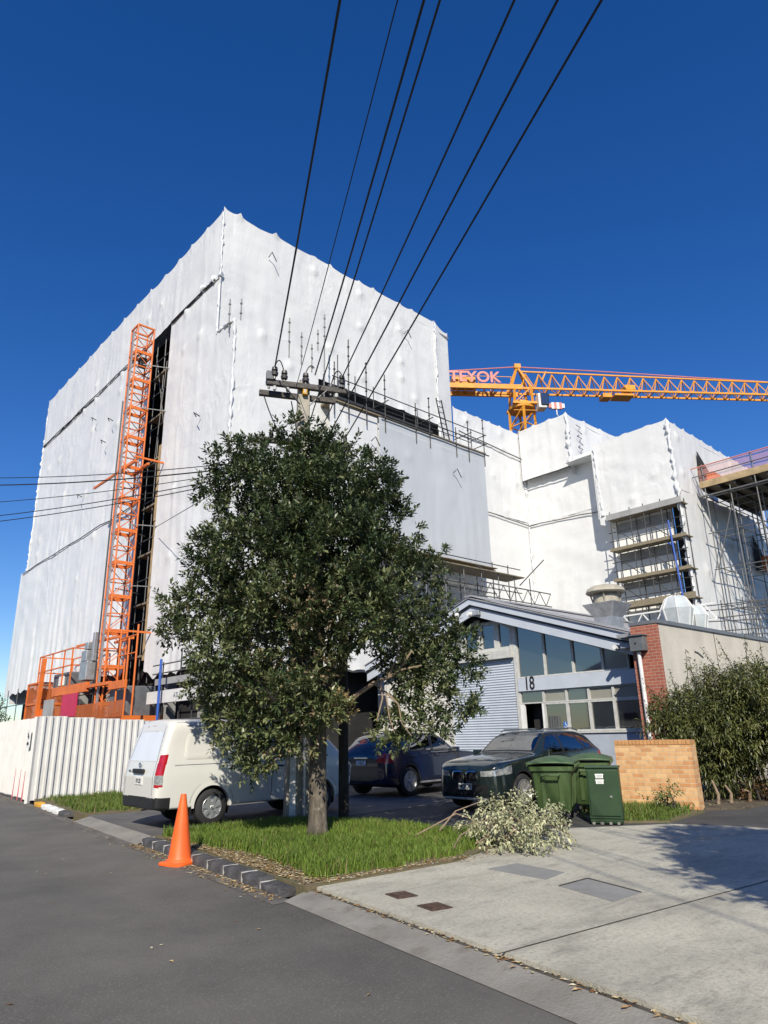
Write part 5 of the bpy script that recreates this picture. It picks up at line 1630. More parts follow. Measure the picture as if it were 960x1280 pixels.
# wires ---------------------------------------------------------------------------
def ray(px, py):
    d = fw*FPX + rr*(px-480) + uu*(640-py)
    return d.normalized()
def wire(p0, top, ztop, label, group, r=.013, ext=3.6, name='power_line'):
    """span from the insulator p0 to the next pole, passing overhead"""
    d = ray(*top)
    q = Vector((0, 0, EYE))+d*((ztop-EYE)/d.z)
    p0 = Vector(p0)
    e = p0+(q-p0)*ext
    e.z = 9.6
    t1 = 1/ext
    lin = p0.z+(e.z-p0.z)*t1
    sg = (lin-q.z)/(4*t1*(1-t1))
    pts = []
    for k in range(41):
        t = k/40
        p = p0.lerp(e, t); p.z -= 4*sg*t*(1-t); pts.append(p)
    mb = MB(); mb.tube([p-p0 for p in pts], r, n=6)
    o = mb.build(name, M['cable'], None, smooth=True)
    o.location = p0
    return tag(o, label, 'power line', group)
g1 = 'overhead lines running over the camera'
wire(armpt(-.72, .26, 9.68), (425, 0), 9.2, 'thick black overhead line, leftmost of the seven crossing the sky', g1, .017)
wire(armpt(-.20, .10, 9.30), (497, 0), 8.9, 'thinnest overhead line, second from the left of the seven', g1, .008)
wire(armpt(.22, .26, 9.62), (530, 0), 9.0, 'black overhead line, third from the left, ending at the middle insulator', g1, .016)
wire(armpt(.15, .2, 8.55), (550, 0), 8.6, 'black overhead line, fourth from the left, running below the crossarm to the shaft', g1, .013)
wire(armpt(.86, .26, 9.62), (643, 0), 9.0, 'black overhead line ending at the right tip of the crossarm', g1, .015)
wire(armpt(.55, .2, 8.12), (697, 0), 8.3, 'black overhead line, second from the right of the seven', g1, .015)
wire(armpt(.95, .2, 8.12), (752, 0), 8.3, 'black overhead line, rightmost of the seven crossing the sky', g1, .015)
g2 = 'lines running left across the white wrap'
ends = ((587, -.9, 7.42, 'topmost of the five lines crossing the left face of the wrapped block', .011), (596, -.75, 7.34, 'thicker line just below the topmost on the left face', .017), (617, -.5, 7.36, 'middle of the five lines crossing the left face', .010), (634, -.5, 7.30, 'second lowest of the five lines crossing the left face', .012), (641, -.3, 7.27, 'lowest of the five lines crossing the left face', .012))
for py, a, z, lb, r in ends:
    p0 = armpt(a, .16, z)
    d = ray(0, py); q = Vector((0, 0, EYE))+d*(21/math.hypot(d.x, d.y))
    e = p0+(q-p0)*2.2
    L = []
    for k in range(25):
        t = k/24
        p = p0.lerp(e, t); p.z -= .5*4*t*(1-t)-.5*4*(1/2.2)*(1-1/2.2)*t*2.2*.5; L.append(p-p0)
    mb = MB(); mb.tube(L, r, n=5); o = mb.build('service_line', M['cable'], None, smooth=True); o.location = p0
    tag(o, 'dark '+lb, 'power line', g2)
# a cable slanting from the tree to the scaffold on the left face
p0 = armpt(-.5, .2, 7.6)
mb = MB(); mb.tube([Vector((0, 0, 0)), Vector((12.7, 29.9, 10.9))-p0], .014, n=5); o = mb.build('service_line', M['cable'], None); o.location = p0
tag(o, 'single dark cable slanting from the tree to the hoist slot', 'power line', g2)

# ================================================================== TRAFFIC CONES
def cone(loc, h, label, tilt=0.0):
    t = thing('traffic_cone', label, 'traffic cone', loc, .35)
    k = h/.9
    mb = MB()
    n = 28
    mb.lathe([(.20*k, .035), (.185*k, .06), (.165*k, .075), (.155*k, .10), (.12*k, .35*k), (.075*k, .66*k), (.042*k, .875*k), (.036*k, .90*k), (.026*k, .90*k), (.026*k, .88*k)], n=n)
    mb.build('cone_body', M['cone'], t, smooth=True, local=True)
    mb = MB()
    w = .225*k
    prof = [(w, 0), (w, .028), (w-.012, .04)]
    V, F = [], []
    m = 32
    for r, z in prof:
        for i in range(m):
            a = 2*math.pi*i/m
            c, s = math.cos(a), math.sin(a)
            e = 5.0
            q = (abs(c)**e+abs(s)**e)**(-1/e)
            V.append((r*q*c, r*q*s, z+.006*math.sin(a*3)))
    for j in range(len(prof)-1):
        for i in range(m):
            F.append((j*m+i, j*m+(i+1) % m, (j+1)*m+(i+1) % m, (j+1)*m+i))
    F.append(tuple(range(m-1, -1, -1))); F.append(tuple(2*m+i for i in range(m)))
    mb.add(V, F)
    mb.build('base', M['cone'], t, smooth=True, local=True)
    return t
cone((5.08, 10.17, -.1), .93, 'tall plain orange traffic cone standing at the kerb in front of the van')
cone((kx(29.2)-.14, 29.2, -.1), .5, 'small orange cone at the foot of the hoarding, at the left edge of the photo')

# ================================================================== BINS + CABINET
def bin1100(loc, rz, label):
    t = thing('wheelie_bin', label, 'rubbish bin', loc, rz, 'green four-wheeled rubbish bins')
    t.scale = (.92, .78, .86)
    # local: long side along x (1.37), depth y (1.0)
    def ring(z, hx, hy, r=.09):
        pts = []
        for cxs, cys, a0 in ((1, 1, 0), (-1, 1, 90), (-1, -1, 180), (1, -1, 270)):
            for k in range(4):
                a = R_(a0+30*k)
                pts.append((cxs*(hx-r)+r*math.cos(a), cys*(hy-r)+r*math.sin(a), z))
        return pts
    mb = MB()
    rings = [ring(.19, .50, .36), ring(.22, .53, .39), ring(.9, .62, .46), ring(1.02, .635, .475), ring(1.03, .68, .52), ring(1.12, .685, .525)]
    V = [p for g in rings for p in g]
    n = 16
    F = [(j*n+i, j*n+(i+1) % n, (j+1)*n+(i+1) % n, (j+1)*n+i) for j in range(len(rings)-1) for i in range(n)]
    F += [tuple(range(n-1, -1, -1)), tuple((len(rings)-1)*n+i for i in range(n))]
    mb.add(V, F)
    mb.build('body', M['bin'], t, smooth=True, local=True, angle=40)
    mb = MB()
    for s in (-1, 1):
        for x in (-.35, 0.0, .35):
            mb.prism([(x-.045, s*.385, .3), (x+.045, s*.385, .3), (x+.045, s*.475, .98), (x-.045, s*.475, .98)], (0, s*.03, 0))
        for y in (-.2, .2):
            mb.prism([(s*.53, y-.05, .3), (s*.53, y+.05, .3), (s*.625, y+.05, .98), (s*.625, y-.05, .98)], (s*.03, 0, 0))
    mb.build('rib', M['bin'], t, local=True, bevel=.01)
    mb = MB()
    V, F = [], []
    for i in range(9):
        y = -.56+i*.135
        for j in range(9):
            x = -.70+j*.175
            z = 1.14+.13*max(0, 1-((y+.02)/.60)**2)*max(0, 1-(x/.76)**4)+(.012 if j % 2 else 0)
            V.append((x, y, z))
    for i in range(8):
        for j in range(8):
            F.append((i*9+j, i*9+j+1, (i+1)*9+j+1, (i+1)*9+j))
    mb.add(V, F)
    lid = mb.build('lid', M['bin_lid'], t, local=True)
    s = lid.modifiers.new('solid', 'SOLIDIFY'); s.thickness = .04; s.offset = 1
    b = lid.modifiers.new('bevel', 'BEVEL'); b.width = .012; b.limit_method = 'ANGLE'; b.angle_limit = R_(30)
    for x in (-.48, -.16, .16, .48):
        mb = MB(); mb.box((x, .545, 1.16), (.14, .08, .09)); mb.box((x, -.56, 1.13), (.12, .05, .07)); mb.build('lid_hinge', M['bin'], t, local=True, bevel=.012)
    for sx in (-1, 1):
        mb = MB(); mb.tube([(sx*.70, -.2, .95), (sx*.78, -.2, .95), (sx*.78, .2, .95), (sx*.70, .2, .95)], .022, n=6); mb.build('trunnion', M['bin'], t, local=True, smooth=True)
        for sy in (-1, 1):
            mb = MB(); mb.lathe([(.03, -.03), (.095, -.025), (.10, 0), (.095, .025), (.03, .03)], (sx*.42, sy*.30, .10), n=16, axis='y'); w = mb.build('wheel', M['rubber'], t, local=True, smooth=True)
            mb = MB(); mb.box((sx*.42+.02, sy*.30, .17), (.07, .10, .06)); mb.build('fork', M['steel'], w, local=True)
    return t
bin1100((11.90, 8.50, 0), R_(29), 'green four-wheeled bin standing in front of the dark green car')
bin1100((13.42, 8.68, 0), R_(29), 'green four-wheeled bin half hidden behind the green cabinet, beside the brick wall')
ca = math.atan2(7.15-7.66, 11.92-11.66)
CAB = thing('utility_cabinet', 'dark green steel street cabinet with white stickers in front of the brick wall', 'cabinet', (11.79, 7.40, 0), ca)
CAB.scale = (1, 1, .86)
mb = MB(); mb.box((0, .20, .56), (.56, .38, 1.04)); mb.build('cabinet_body', M['cabinet'], CAB, local=True, bevel=.012)
mb = MB(); mb.box((0, .20, 1.10), (.60, .43, .035)); mb.build('cabinet_top', M['cabinet'], CAB, local=True, bevel=.01)
mb = MB(); mb.box((0, .20, .05), (.54, .36, .06)); mb.box((0, -.003, .13), (.56, .02, .03)); mb.build('cabinet_plinth', M['cabinet'], CAB, local=True)
mb = MB(); mb.box((0, -.004, .60), (.50, .02, .88)); dr_ = mb.build('door', M['cabinet'], CAB, local=True, bevel=.008)
mb = MB(); mb.lathe([(.024, -.012), (.028, .0), (.02, .012)], (.12, -.02, .53), n=12, axis='y'); mb.build('lock', M['chrome'], dr_, local=True)
for z, h in ((.93, .085), (.82, .085)):
    mb = MB(); mb.box((-.05, -.016, z), (.13, .006, h)); mb.box((-.05, -.0165, z+.03), (.15, .006, .02)); st = mb.build('sticker', M['sticker'], CAB, local=True)
    mb = MB()
    for k in range(3): mb.box((-.05, -.0205, z-.025+.02*k), (.10, .002, .006))
    mb.build('print_line', M['dark_grey'], st, local=True)
mb = MB()
for k in range(4): mb.box((-.22+k*.14, -.03+.01*k, .02), (.05, .05, .05), rz=k)
mb.build('footing', M['lip_concrete'], CAB, local=True, bevel=.008)

# ================================================================== VEHICLES
def pchip(t, Y):
    """monotone cubic through Y at integer knots; t array; Y (m,...)"""
    Y = np.asarray(Y, float)
    m = len(Y)
    d = Y[1:]-Y[:-1]
    s = np.zeros_like(Y)
    a, b = d[:-1], d[1:]
    with np.errstate(divide='ignore', invalid='ignore'):
        hm = np.where(a*b > 0, 2*a*b/(a+b), 0)
    s[1:-1] = hm
    s[0] = d[0]; s[-1] = d[-1]
    i = np.clip(np.floor(t).astype(int), 0, m-2)
    f = t-i
    sh = (len(t),)+(1,)*(Y.ndim-1)
    f = f.reshape(sh)
    h00 = 2*f**3-3*f**2+1; h10 = f**3-2*f**2+f; h01 = -2*f**3+3*f**2; h11 = f**3-f**2
    return h00*Y[i]+h10*s[i]+h01*Y[i+1]+h11*s[i+1]

class Loft:
    """half-profile stations -> dense mirrored skin; faces can be picked off into parts"""
    def __init__(s, stations, step=.018):
        xs = np.array([q[0] for q in stations], float)
        S = np.array([q[1] for q in stations], float)          # (m,k,2)
        m, k = S.shape[:2]
        # dense parameter along the length
        ti = []
        for i in range(m-1):
            dist = max(abs(xs[i+1]-xs[i]), np.abs(S[i+1]-S[i]).max())
            n = max(2, int(math.ceil(dist/step)))
            ti += list(i+np.arange(n)/n)
        ti = np.array(ti+[m-1.0])
        ti[-1] = m-1-1e-9
        full = np.concatenate([np.repeat(xs[:, None], k, 1)[:, :, None], S], 2)      # x,y,z
        A = pchip(ti, full)                                     # (nt,k,3)
        tj = []
        mid = A[len(A)//2]
        for j in range(k-1):
            dist = np.linalg.norm(A[:, j+1]-A[:, j], axis=1).max()
            n = max(2, int(math.ceil(dist/step)))
            tj += list(j+np.arange(n)/n)
        tj = np.array(tj+[k-1.0]); tj[-1] = k-1-1e-9
        B = pchip(tj, A.transpose(1, 0, 2)).transpose(1, 0, 2)   # (nt,nj,3)
        left = B
        right = B[:, ::-1][:, 1:].copy(); right[:, :, 1] *= -1
        G = np.concatenate([left, right], 1)
        s.nt, s.nj = G.shape[:2]
        vj = np.concatenate([tj, tj[::-1][1:]])
        s.G = G.reshape(-1, 3)
        i, j = np.meshgrid(np.arange(s.nt-1), np.arange(s.nj-1), indexing='ij')
        a = (i*s.nj+j).ravel()
        s.F = np.stack([a, a+1, a+s.nj+1, a+s.nj], 1)
        s.v = ((vj[:-1]+vj[1:])/2)[j.ravel()]
        s.vv = np.tile(vj, s.nt)
        s.taken = np.zeros(len(s.F), bool)
        s.step = step
    def cen(s): return s.G[s.F].mean(1)
    def snap(s, poly, sel, axes=(0, 2)):
        x, y = s.G[:, axes[0]].copy(), s.G[:, axes[1]].copy()
        d, bx, by = polydist(x, y, poly)
        m = sel & (d < s.step*.6)
        s.G[m, axes[0]] = bx[m]; s.G[m, axes[1]] = by[m]
    def snapcircle(s, c, r, sel):
        dx, dz = s.G[:, 0]-c[0], s.G[:, 2]-c[1]
        q = np.hypot(dx, dz)
        m = sel & (np.abs(q-r) < s.step*.7)
        s.G[m, 0] = c[0]+dx[m]/q[m]*r; s.G[m, 2] = c[1]+dz[m]/q[m]*r
    def take(s, mask, name, mat, parent, offset=0.0, delete=False):
        m = mask & ~s.taken
        s.taken |= m
        if delete or not m.any(): return None
        F = s.F[m]
        u, inv = np.unique(F, return_inverse=True)
        V = s.G[u].copy()
        return npmesh(name, V, inv.reshape(F.shape), mat, parent, smooth=True, local=True)
    def endcap(s, end, name, mat, parent):
        g = s.G.reshape(s.nt, s.nj, 3)[end]
        mb = MB(); mb.add([tuple(p) for p in g], [tuple(range(len(g)))])
        return mb.build(name, mat, parent, local=True)

def wheel(parent, x, y, r, w, side, spokes=5, style='alloy', rim=.70):
    """side: +1 outer face towards +y"""
    o = thing('wheel', None, None, (x, y, r)); o.parent = parent
    # tyre is the mesh of the wheel part itself
    bpy.data.objects.remove(o)
    mb = MB()
    rr_ = r*rim
    prof = [(rr_*.96, -w*.42), (rr_, -w*.5), (r*.93, -w*.5), (r*.985, -w*.40), (r, -w*.30), (r, w*.30), (r*.985, w*.40), (r*.93, w*.5), (rr_, w*.5), (rr_*.96, w*.42)]
    mb.lathe(prof, (x, y, r), n=40, axis='y')
    # open the inside: faces of the caps stay as hub backing
    t = mb.build('wheel', M['rubber'], parent, smooth=True, local=True, angle=50)
    yo = y+side*w*.44
    mb = MB()
    mb.lathe([(rr_*.97, 0), (rr_*1.0, side*.022), (rr_*.93, side*.026), (rr_*.90, -side*.02)], (x, yo, r), n=36, axis='y')
    for k in range(spokes):
        a = 2*math.pi*k/spokes+.3
        for da in ((-.16, .16) if style == 'alloy' else (0,)):
            c1, s1 = math.cos(a+da*.5), math.sin(a+da*.5)
            c2, s2 = math.cos(a+da), math.sin(a+da)
            wd = rr_*(.13 if style == 'alloy' else .34)
            p0 = Vector((x+c1*rr_*.16, yo+side*.012, r+s1*rr_*.16)); p1 = Vector((x+c2*rr_*.93, yo+side*.014, r+s2*rr_*.93))
            d = (p1-p0).normalized(); n_ = Vector((0, 1, 0)); q = d.cross(n_)
            mt = Matrix((q, n_, d)).transposed()
            mb.box((p0+p1)/2, (wd, .022, (p1-p0).length), mat=mt)
    mb.lathe([(rr_*.22, -.01), (rr_*.24, side*.018), (rr_*.17, side*.034), (.005, side*.036)], (x, yo, r), n=20, axis='y')
    mb.build('rim', M['alloy'], t, local=True, bevel=.004)
    mb = MB(); mb.lathe([(rr_*.93, 0), (rr_*.5, 0.0), (.01, 0)], (x, yo-side*.008, r), n=30, axis='y'); mb.build('brake_disc', M['black'], t, local=True)
    mb = MB()
    for k in range(5):
        a = 2*math.pi*k/5+.9
        mb.lathe([(.012, 0), (.010, side*.012)], (x+math.cos(a)*rr_*.13, yo+side*.03, r+math.sin(a)*rr_*.13), n=6, axis='y')
    mb.build('wheel_bolt', M['chrome'], t, local=True)
    return t

def archring(parent, x, z, r0_, r1_, yfun, side, mat, name='arch_trim', a0=-8, a1=188, n=30, out=.012):
    mb = MB()
    V, F = [], []
    for i in range(n+1):
        a = R_(a0+(a1-a0)*i/n)
        for r in (r0_, r1_):
            px_, pz_ = x+r*math.cos(a), z+r*math.sin(a)
            V.append((px_, side*(yfun(px_, pz_)+out), pz_))
        V.append((x+r0_*math.cos(a), side*(yfun(x+r0_*math.cos(a), z+r0_*math.sin(a))-.09), z+r0_*math.sin(a)))
    for i in range(n):
        b = i*3
        F.append((b, b+3, b+4, b+1)); F.append((b+2, b+5, b+3, b))
    mb.add(V, F)
    o = mb.build(name, mat, parent, local=True, smooth=True)
    return o

def well(parent, x, z, r, y0, y1):
    mb = MB()
    V, F = [], []
    n = 20
    for i in range(n+1):
        a = R_(-20+220*i/n)
        for y in (y0, y1):
            V.append((x+r*math.cos(a), y, z+r*math.sin(a)))
    for i in range(n): F.append((2*i, 2*i+1, 2*i+3, 2*i+2))
    F.append(tuple(2*i for i in range(n+1)))
    mb.add(V, F)
    return mb.build('wheel_well', M['black'], parent, local=True)

def suv(loc, rz, label, paint, k=(1, 1, 1), plate=None, rear_detail=True, front_detail=True):
    t = thing('parked_car', label, 'car', loc, rz)
    def st(x, zb, ws, w, z1, z2, wb, zbelt, wr, zr, zt):
        return (x*k[0], [(0, zb*k[2]), (ws*.72*k[1], zb*k[2]), (ws*k[1], (zb+.03)*k[2]), (w*.985*k[1], (z1-.12 if z1-.12 > zb+.05 else z1-.04)*k[2]), (w*k[1], z1*k[2]), (w*.985*k[1], z2*k[2]), (wb*k[1], zbelt*k[2]), (wr*k[1], zr*k[2]), (wr*.58*k[1], (zr*.35+zt*.65)*k[2]), (0, zt*k[2])])
    T = [
        st(.872, .38, .02, .03, .50, .60, .03, .66, .02, .70, .71),
        st(.870, .34, .36, .42, .50, .60, .40, .71, .32, .745, .765),
        st(.850, .27, .56, .62, .46, .62, .58, .765, .48, .805, .835),
        st(.79, .22, .69, .745, .44, .63, .70, .815, .57, .86, .89),
        st(.66, .20, .785, .83, .43, .66, .79, .865, .65, .91, .94),
        st(.42, .20, .84, .885, .44, .69, .855, .91, .69, .955, .985),
        st(.0, .20, .85, .90, .45, .72, .87, .955, .71, 1.0, 1.025),
        st(-.40, .20, .85, .90, .45, .73, .87, .985, .73, 1.03, 1.055),
        st(-.66, .20, .85, .90, .45, .74, .87, 1.0, .725, 1.065, 1.085),
        st(-.78, .20, .85, .90, .45, .74, .868, 1.005, .715, 1.135, 1.16),
        st(-1.20, .20, .85, .90, .45, .75, .862, 1.02, .645, 1.40, 1.44),
        st(-1.50, .20, .85, .90, .45, .75, .862, 1.025, .615, 1.475, 1.52),
        st(-2.15, .20, .85, .90, .45, .76, .862, 1.035, .605, 1.49, 1.545),
        st(-2.80, .20, .85, .90, .46, .77, .862, 1.05, .59, 1.46, 1.52),
        st(-3.15, .21, .85, .895, .48, .78, .855, 1.06, .575, 1.40, 1.47),
        st(-3.36, .24, .83, .885, .50, .79, .84, 1.06, .575, 1.24, 1.30),
        st(-3.52, .28, .78, .85, .52, .80, .80, 1.03, .60, 1.08, 1.12),
        st(-3.60, .32, .66, .78, .53, .79, .72, .96, .54, .99, 1.01),
        st(-3.63, .38, .45, .58, .56, .76, .52, .88, .40, .91, .92),
    ]
    L = Loft(T)
    kx_, ky_, kz_ = k
    R = .345*kz_
    xf, xr = 0.0, -2.76*kx_
    side = np.abs(L.G[:, 1]) > .70*ky_
    for xw in (xf, xr):
        L.snapcircle((xw, R+.01), R*1.13, side & (L.G[:, 2] < .9*kz_))
    c = L.cen()
    for xw in (xf, xr):
        L.take((np.hypot(c[:, 0]-xw, c[:, 2]-R-.01) < R*1.13) & (np.abs(c[:, 1]) > .6*ky_) & (c[:, 2] < .85*kz_), 'cut', None, None, delete=True)
    def sc(poly): return [(x*kx_, z*kz_) for x, z in poly]
    wins = [('front_door_glass', sc([(-.90, 1.045), (-1.26, 1.375), (-1.66, 1.435), (-1.72, 1.06)])), ('rear_door_glass', sc([(-1.82, 1.065), (-1.77, 1.44), (-2.42, 1.435), (-2.72, 1.10)])), ('quarter_glass', sc([(-2.80, 1.105), (-2.55, 1.42), (-2.80, 1.395), (-3.08, 1.15)]))]
    gsel = (L.vv > 5.9) & (L.vv < 7.2)
    for n_, poly in wins:
        L.snap(poly, gsel)
    wsx = sc([(-.73, 0), (-1.32, 0)])
    c = L.cen()
    for s_ in (1, -1):
        sd = (np.sign(c[:, 1]) == s_) & (L.v > 5.85) & (L.v < 7.3)
        for n_, poly in wins:
            ins = inpoly(c[:, 0], c[:, 2], poly)
            d, _, _ = polydist(c[:, 0], c[:, 2], poly)
            L.take(sd & ins & (d > .0), n_, M['car_glass'], t)
            L.take(sd & (d < .035), 'window_trim', M['black'], t)
    top = (L.v > 7.12)
    L.take(top & (c[:, 0] < -.74*kx_) & (c[:, 0] > -1.31*kx_), 'windscreen', M['car_glass'], t)
    L.take((L.v > 6.9) & (c[:, 0] < -.70*kx_) & (c[:, 0] > -1.34*kx_), 'windscreen_trim', M['black'], t)
    L.take(top & (c[:, 0] < -3.20*kx_) & (c[:, 0] > -3.42*kx_) & (c[:, 2] > 1.12*kz_), 'rear_glass', M['car_glass'], t)
    # head lamps, tail lamps wrap round the corners
    y_ = np.abs(c[:, 1])
    hp = sc([(.50, .60), (.50, .60)])
    hl = (c[:, 0] > .34*kx_) & (y_ > .43*ky_) & (c[:, 2] > (.665+.10*(.86-c[:, 0]/kx_))*kz_) & (c[:, 2] < (.765+.20*(.86-c[:, 0]/kx_))*kz_) & (L.v < 7.4)
    for s_ in (1, -1):
        o = L.take(hl & (np.sign(c[:, 1]) == s_), 'headlight', M['lamp_clear'], t)
        if o:
            mb = MB(); mb.lathe([(.02, -.01), (.055, 0), (.06, .02), (.05, .03)], (.775*kx_, s_*.66*ky_, .725*kz_), n=12, axis='x'); mb.build('lamp_lens', M['black'], o, local=True, smooth=True)
    tl = (c[:, 0] < -3.33*kx_) & (y_ > .55*ky_) & (c[:, 2] > .80*kz_) & (c[:, 2] < 1.03*kz_) & (L.v < 7.3)
    for s_ in (1, -1):
        L.take(tl & (np.sign(c[:, 1]) == s_), 'tail_light', M['lamp_red'], t)
    # dark lower cladding, door gaps, lower grille
    L.take((c[:, 0] > .6*kx_) & (c[:, 2] > .34*kz_) & (c[:, 2] < .50*kz_) & (y_ < .60*ky_), 'lower_grille', M['black'], t)
    L.take((c[:, 2] < .30*kz_), 'sill_cladding', M['black'], t)
    gap = np.zeros(len(c), bool)
    for gx_ in (-.62, -1.77, -2.74):
        gap |= (np.abs(c[:, 0]-gx_*kx_) < .008) & (c[:, 2] > .36*kz_) & (c[:, 2] < 1.04*kz_) & (y_ > .7*ky_)
    gap |= (np.abs(L.v-7.0) < .05) & (c[:, 0] > -.62*kx_) & (c[:, 0] < .74*kx_)
    L.take(gap, 'door_gap', M['ink'], t)
    L.take(np.ones(len(c), bool), 'body', paint, t)
    L.endcap(-1, 'rear_bumper', paint, t)
    yf = lambda px_, pz_: (.90*ky_ if abs(pz_-.55*kz_) < .25*kz_ else .88*ky_)
    for s_ in (1, -1):
        for xw in (xf, xr):
            wheel(t, xw, s_*.79*ky_, R, .225*ky_, s_)
            well(t, xw, R, R*1.16, s_*.45*ky_, s_*.86*ky_)
            archring(t, xw, R+.01, R*1.10, R*1.20, yf, s_, M['black'], a0=0, a1=180, out=.006)
        mb = MB(); mb.box((-.86*kx_, s_*.985*ky_, 1.06*kz_), (.13, .19, .14)); mb.box((-.84*kx_, s_*.89*ky_, 1.02*kz_), (.07, .10, .04)); mir = mb.build('wing_mirror', paint, t, local=True, bevel=.03, segs=3)
        mb = MB(); mb.box((-.93*kx_, s_*.985*ky_, 1.06*kz_), (.01, .15, .10)); mb.build('mirror_glass', M['chrome'], mir, local=True)
        for hx_ in (-1.60, -2.58):
            mb = MB(); mb.box((hx_*kx_, s_*.895*ky_, .93*kz_), (.19, .035, .03)); mb.build('door_handle', paint, t, local=True, bevel=.01)
        mb = MB(); mb.tube([(-1.30*kx_, s_*.565*ky_, 1.50*kz_), (-1.45*kx_, s_*.565*ky_, 1.545*kz_), (-2.7*kx_, s_*.555*ky_, 1.555*kz_), (-2.95*kx_, s_*.55*ky_, 1.50*kz_)], .018, n=6); mb.build('roof_rail', M['dark_grey'], t, local=True, smooth=True)
        mb = MB(); mb.box((-1.4*kx_, s_*.895*ky_, .30*kz_), (1.9*kx_, .03, .05)); mb.build('sill_strip', M['alloy'], t, local=True, bevel=.01)
    # interior
    mb = MB(); mb.box2((-3.1*kx_, -.72*ky_, .30*kz_), (-.75*kx_, .72*ky_, .36*kz_)); mb.build('cabin_floor', M['black'], t, local=True)
    mb = MB(); mb.box2((-1.02*kx_, -.70*ky_, .6*kz_), (-.72*kx_, .70*ky_, 1.0*kz_)); mb.build('dashboard', M['black'], t, local=True, bevel=.06)
    for s_ in (1, -1):
        mb = MB(); mb.box((-1.72*kx_, s_*.36*ky_, .62*kz_), (.5, .46, .18)); mb.box((-1.98*kx_, s_*.36*ky_, .90*kz_), (.14, .46, .62)); mb.box((-2.02*kx_, s_*.36*ky_, 1.29*kz_), (.10, .26, .17)); mb.build('front_seat', M['seat'], t, local=True, bevel=.05)
    mb = MB(); mb.box((-2.85*kx_, 0, .85*kz_), (.16, 1.25*ky_, .6)); mb.box((-2.6*kx_, 0, .62*kz_), (.5, 1.25*ky_, .16)); mb.build('rear_seat', M['seat'], t, local=True, bevel=.05)
    sw = MB(); sw.tube([(-1.16*kx_+.05*math.sin(a), -.36*ky_+.18*math.cos(a), .98*kz_+.17*math.sin(a)) for a in np.linspace(0, 2*math.pi, 22)], .014, n=6); sw.build('steering_wheel', M['black'], t, local=True, smooth=True)
    mb = MB(); mb.box((-1.25*kx_, 0, 1.36*kz_), (.04, .22, .06)); mb.build('rear_view_mirror', M['black'], t, local=True, bevel=.015)
    # badges and plates
    def plate_at(x, z, rotz, s_):
        mb = MB(); mb.box((x, 0, z), (.014, .36, .125)); p_ = mb.build('number_plate', M['plate'], t, local=True, bevel=.004)
        if plate: text('plate_text', plate, .115, M['ink'], p_, (x+s_*.0075, 0, z-.003), (R_(90), 0, rotz), depth=.0012, bold=.002, xs=.8)
    plate_at(.872*kx_, .47*kz_, R_(90), 1)
    plate_at(-3.645*kx_, .80*kz_, R_(-90), -1)
    return t

BMW = suv((12.76, 10.85, 0), 3.19, 'dark green compact SUV facing the camera behind the green bin', M['car_green'], k=(1, 1, 1.06), plate='MQK39')
# twin rounded grilles, badge, fog lamps, skid strip, vent slits on the bonnet, stickers, red seat inside
for s_ in (1, -1):
    def kid(yc, w, h, d):
        pts = []
        for a in np.linspace(0, 2*math.pi, 24, endpoint=False):
            c_, sn_ = math.cos(a), math.sin(a)
            q = (abs(c_)**4+abs(sn_)**4)**(-.25)
            pts.append((d, yc+w*q*c_, .70+h*q*sn_))
        return pts
    o_, i_ = kid(s_*.185, .165, .115, .868), kid(s_*.185, .140, .092, .880)
    mb = MB(); mb.add(o_+i_, [(k, (k+1) % 24, 24+(k+1) % 24, 24+k) for k in range(24)]); mb.add([(p[0]-.05, p[1], p[2]) for p in o_]+o_, [(k, (k+1) % 24, 24+(k+1) % 24, 24+k) for k in range(24)])
    gr = mb.build('kidney_grille', M['chrome'], BMW, local=True, smooth=True)
    mb = MB(); mb.add([(p[0]-.008, p[1], p[2]) for p in i_], [tuple(range(24))]); mb.build('grille_mesh', M['ink'], gr, local=True)
    mb = MB()
    for k in range(7): mb.box((.875, s_*.185-.11+k*.037, .70), (.008, .006, .16))
    mb.build('grille_bar', M['black'], gr, local=True)
    mb = MB(); mb.lathe([(.02, -.04), (.065, -.02), (.07, .02), (.055, .026)], (.775, s_*.64, .50), n=16, axis='x'); fg = mb.build('fog_light', M['lamp_clear'], BMW, local=True, smooth=True)
    mb = MB(); mb.lathe([(.072, .0), (.085, .012), (.072, .02)], (.775, s_*.64, .50), n=16, axis='x'); mb.build('fog_ring', M['black'], fg, local=True)
mb = MB(); mb.beam((.86, -.6, .255), (.86, .6, .255), .05, .05); mb.build('skid_strip', M['alloy'], BMW, local=True, bevel=.015)
bd = MB(); bd.lathe([(.041, 0), (.043, .006), (.034, .008)], (.852, 0, .815), n=20, axis='x'); bdg = bd.build('badge', M['black'], BMW, local=True)
mb = MB()
for q_ in range(4):
    mb.cur = q_ % 2
    mb.add([(.8615, 0, .815)]+[(.8615, .031*math.cos(a), .815+.031*math.sin(a)) for a in np.linspace(q_*math.pi/2, (q_+1)*math.pi/2, 7)], [(0,)+tuple(range(1, 8))])
mb.build('badge_quarter', [M['sticker'], M['sign_blue']], bdg, local=True)
mb = MB(); mb.box((-1.17, .40, 1.30), (.02, .10, .07)); mb.build('windscreen_sticker', M['sticker'], BMW, local=True)
mb = MB(); mb.box((-2.55, .42, .92), (.34, .36, .5)); mb.build('child_seat', M['red_fabric'], BMW, local=True, bevel=.06)
mb = MB(); mb.box((-2.45, .50, 1.08), (.12, .14, .2)); mb.build('white_bag', M['sticker'], BMW, local=True, bevel=.04)

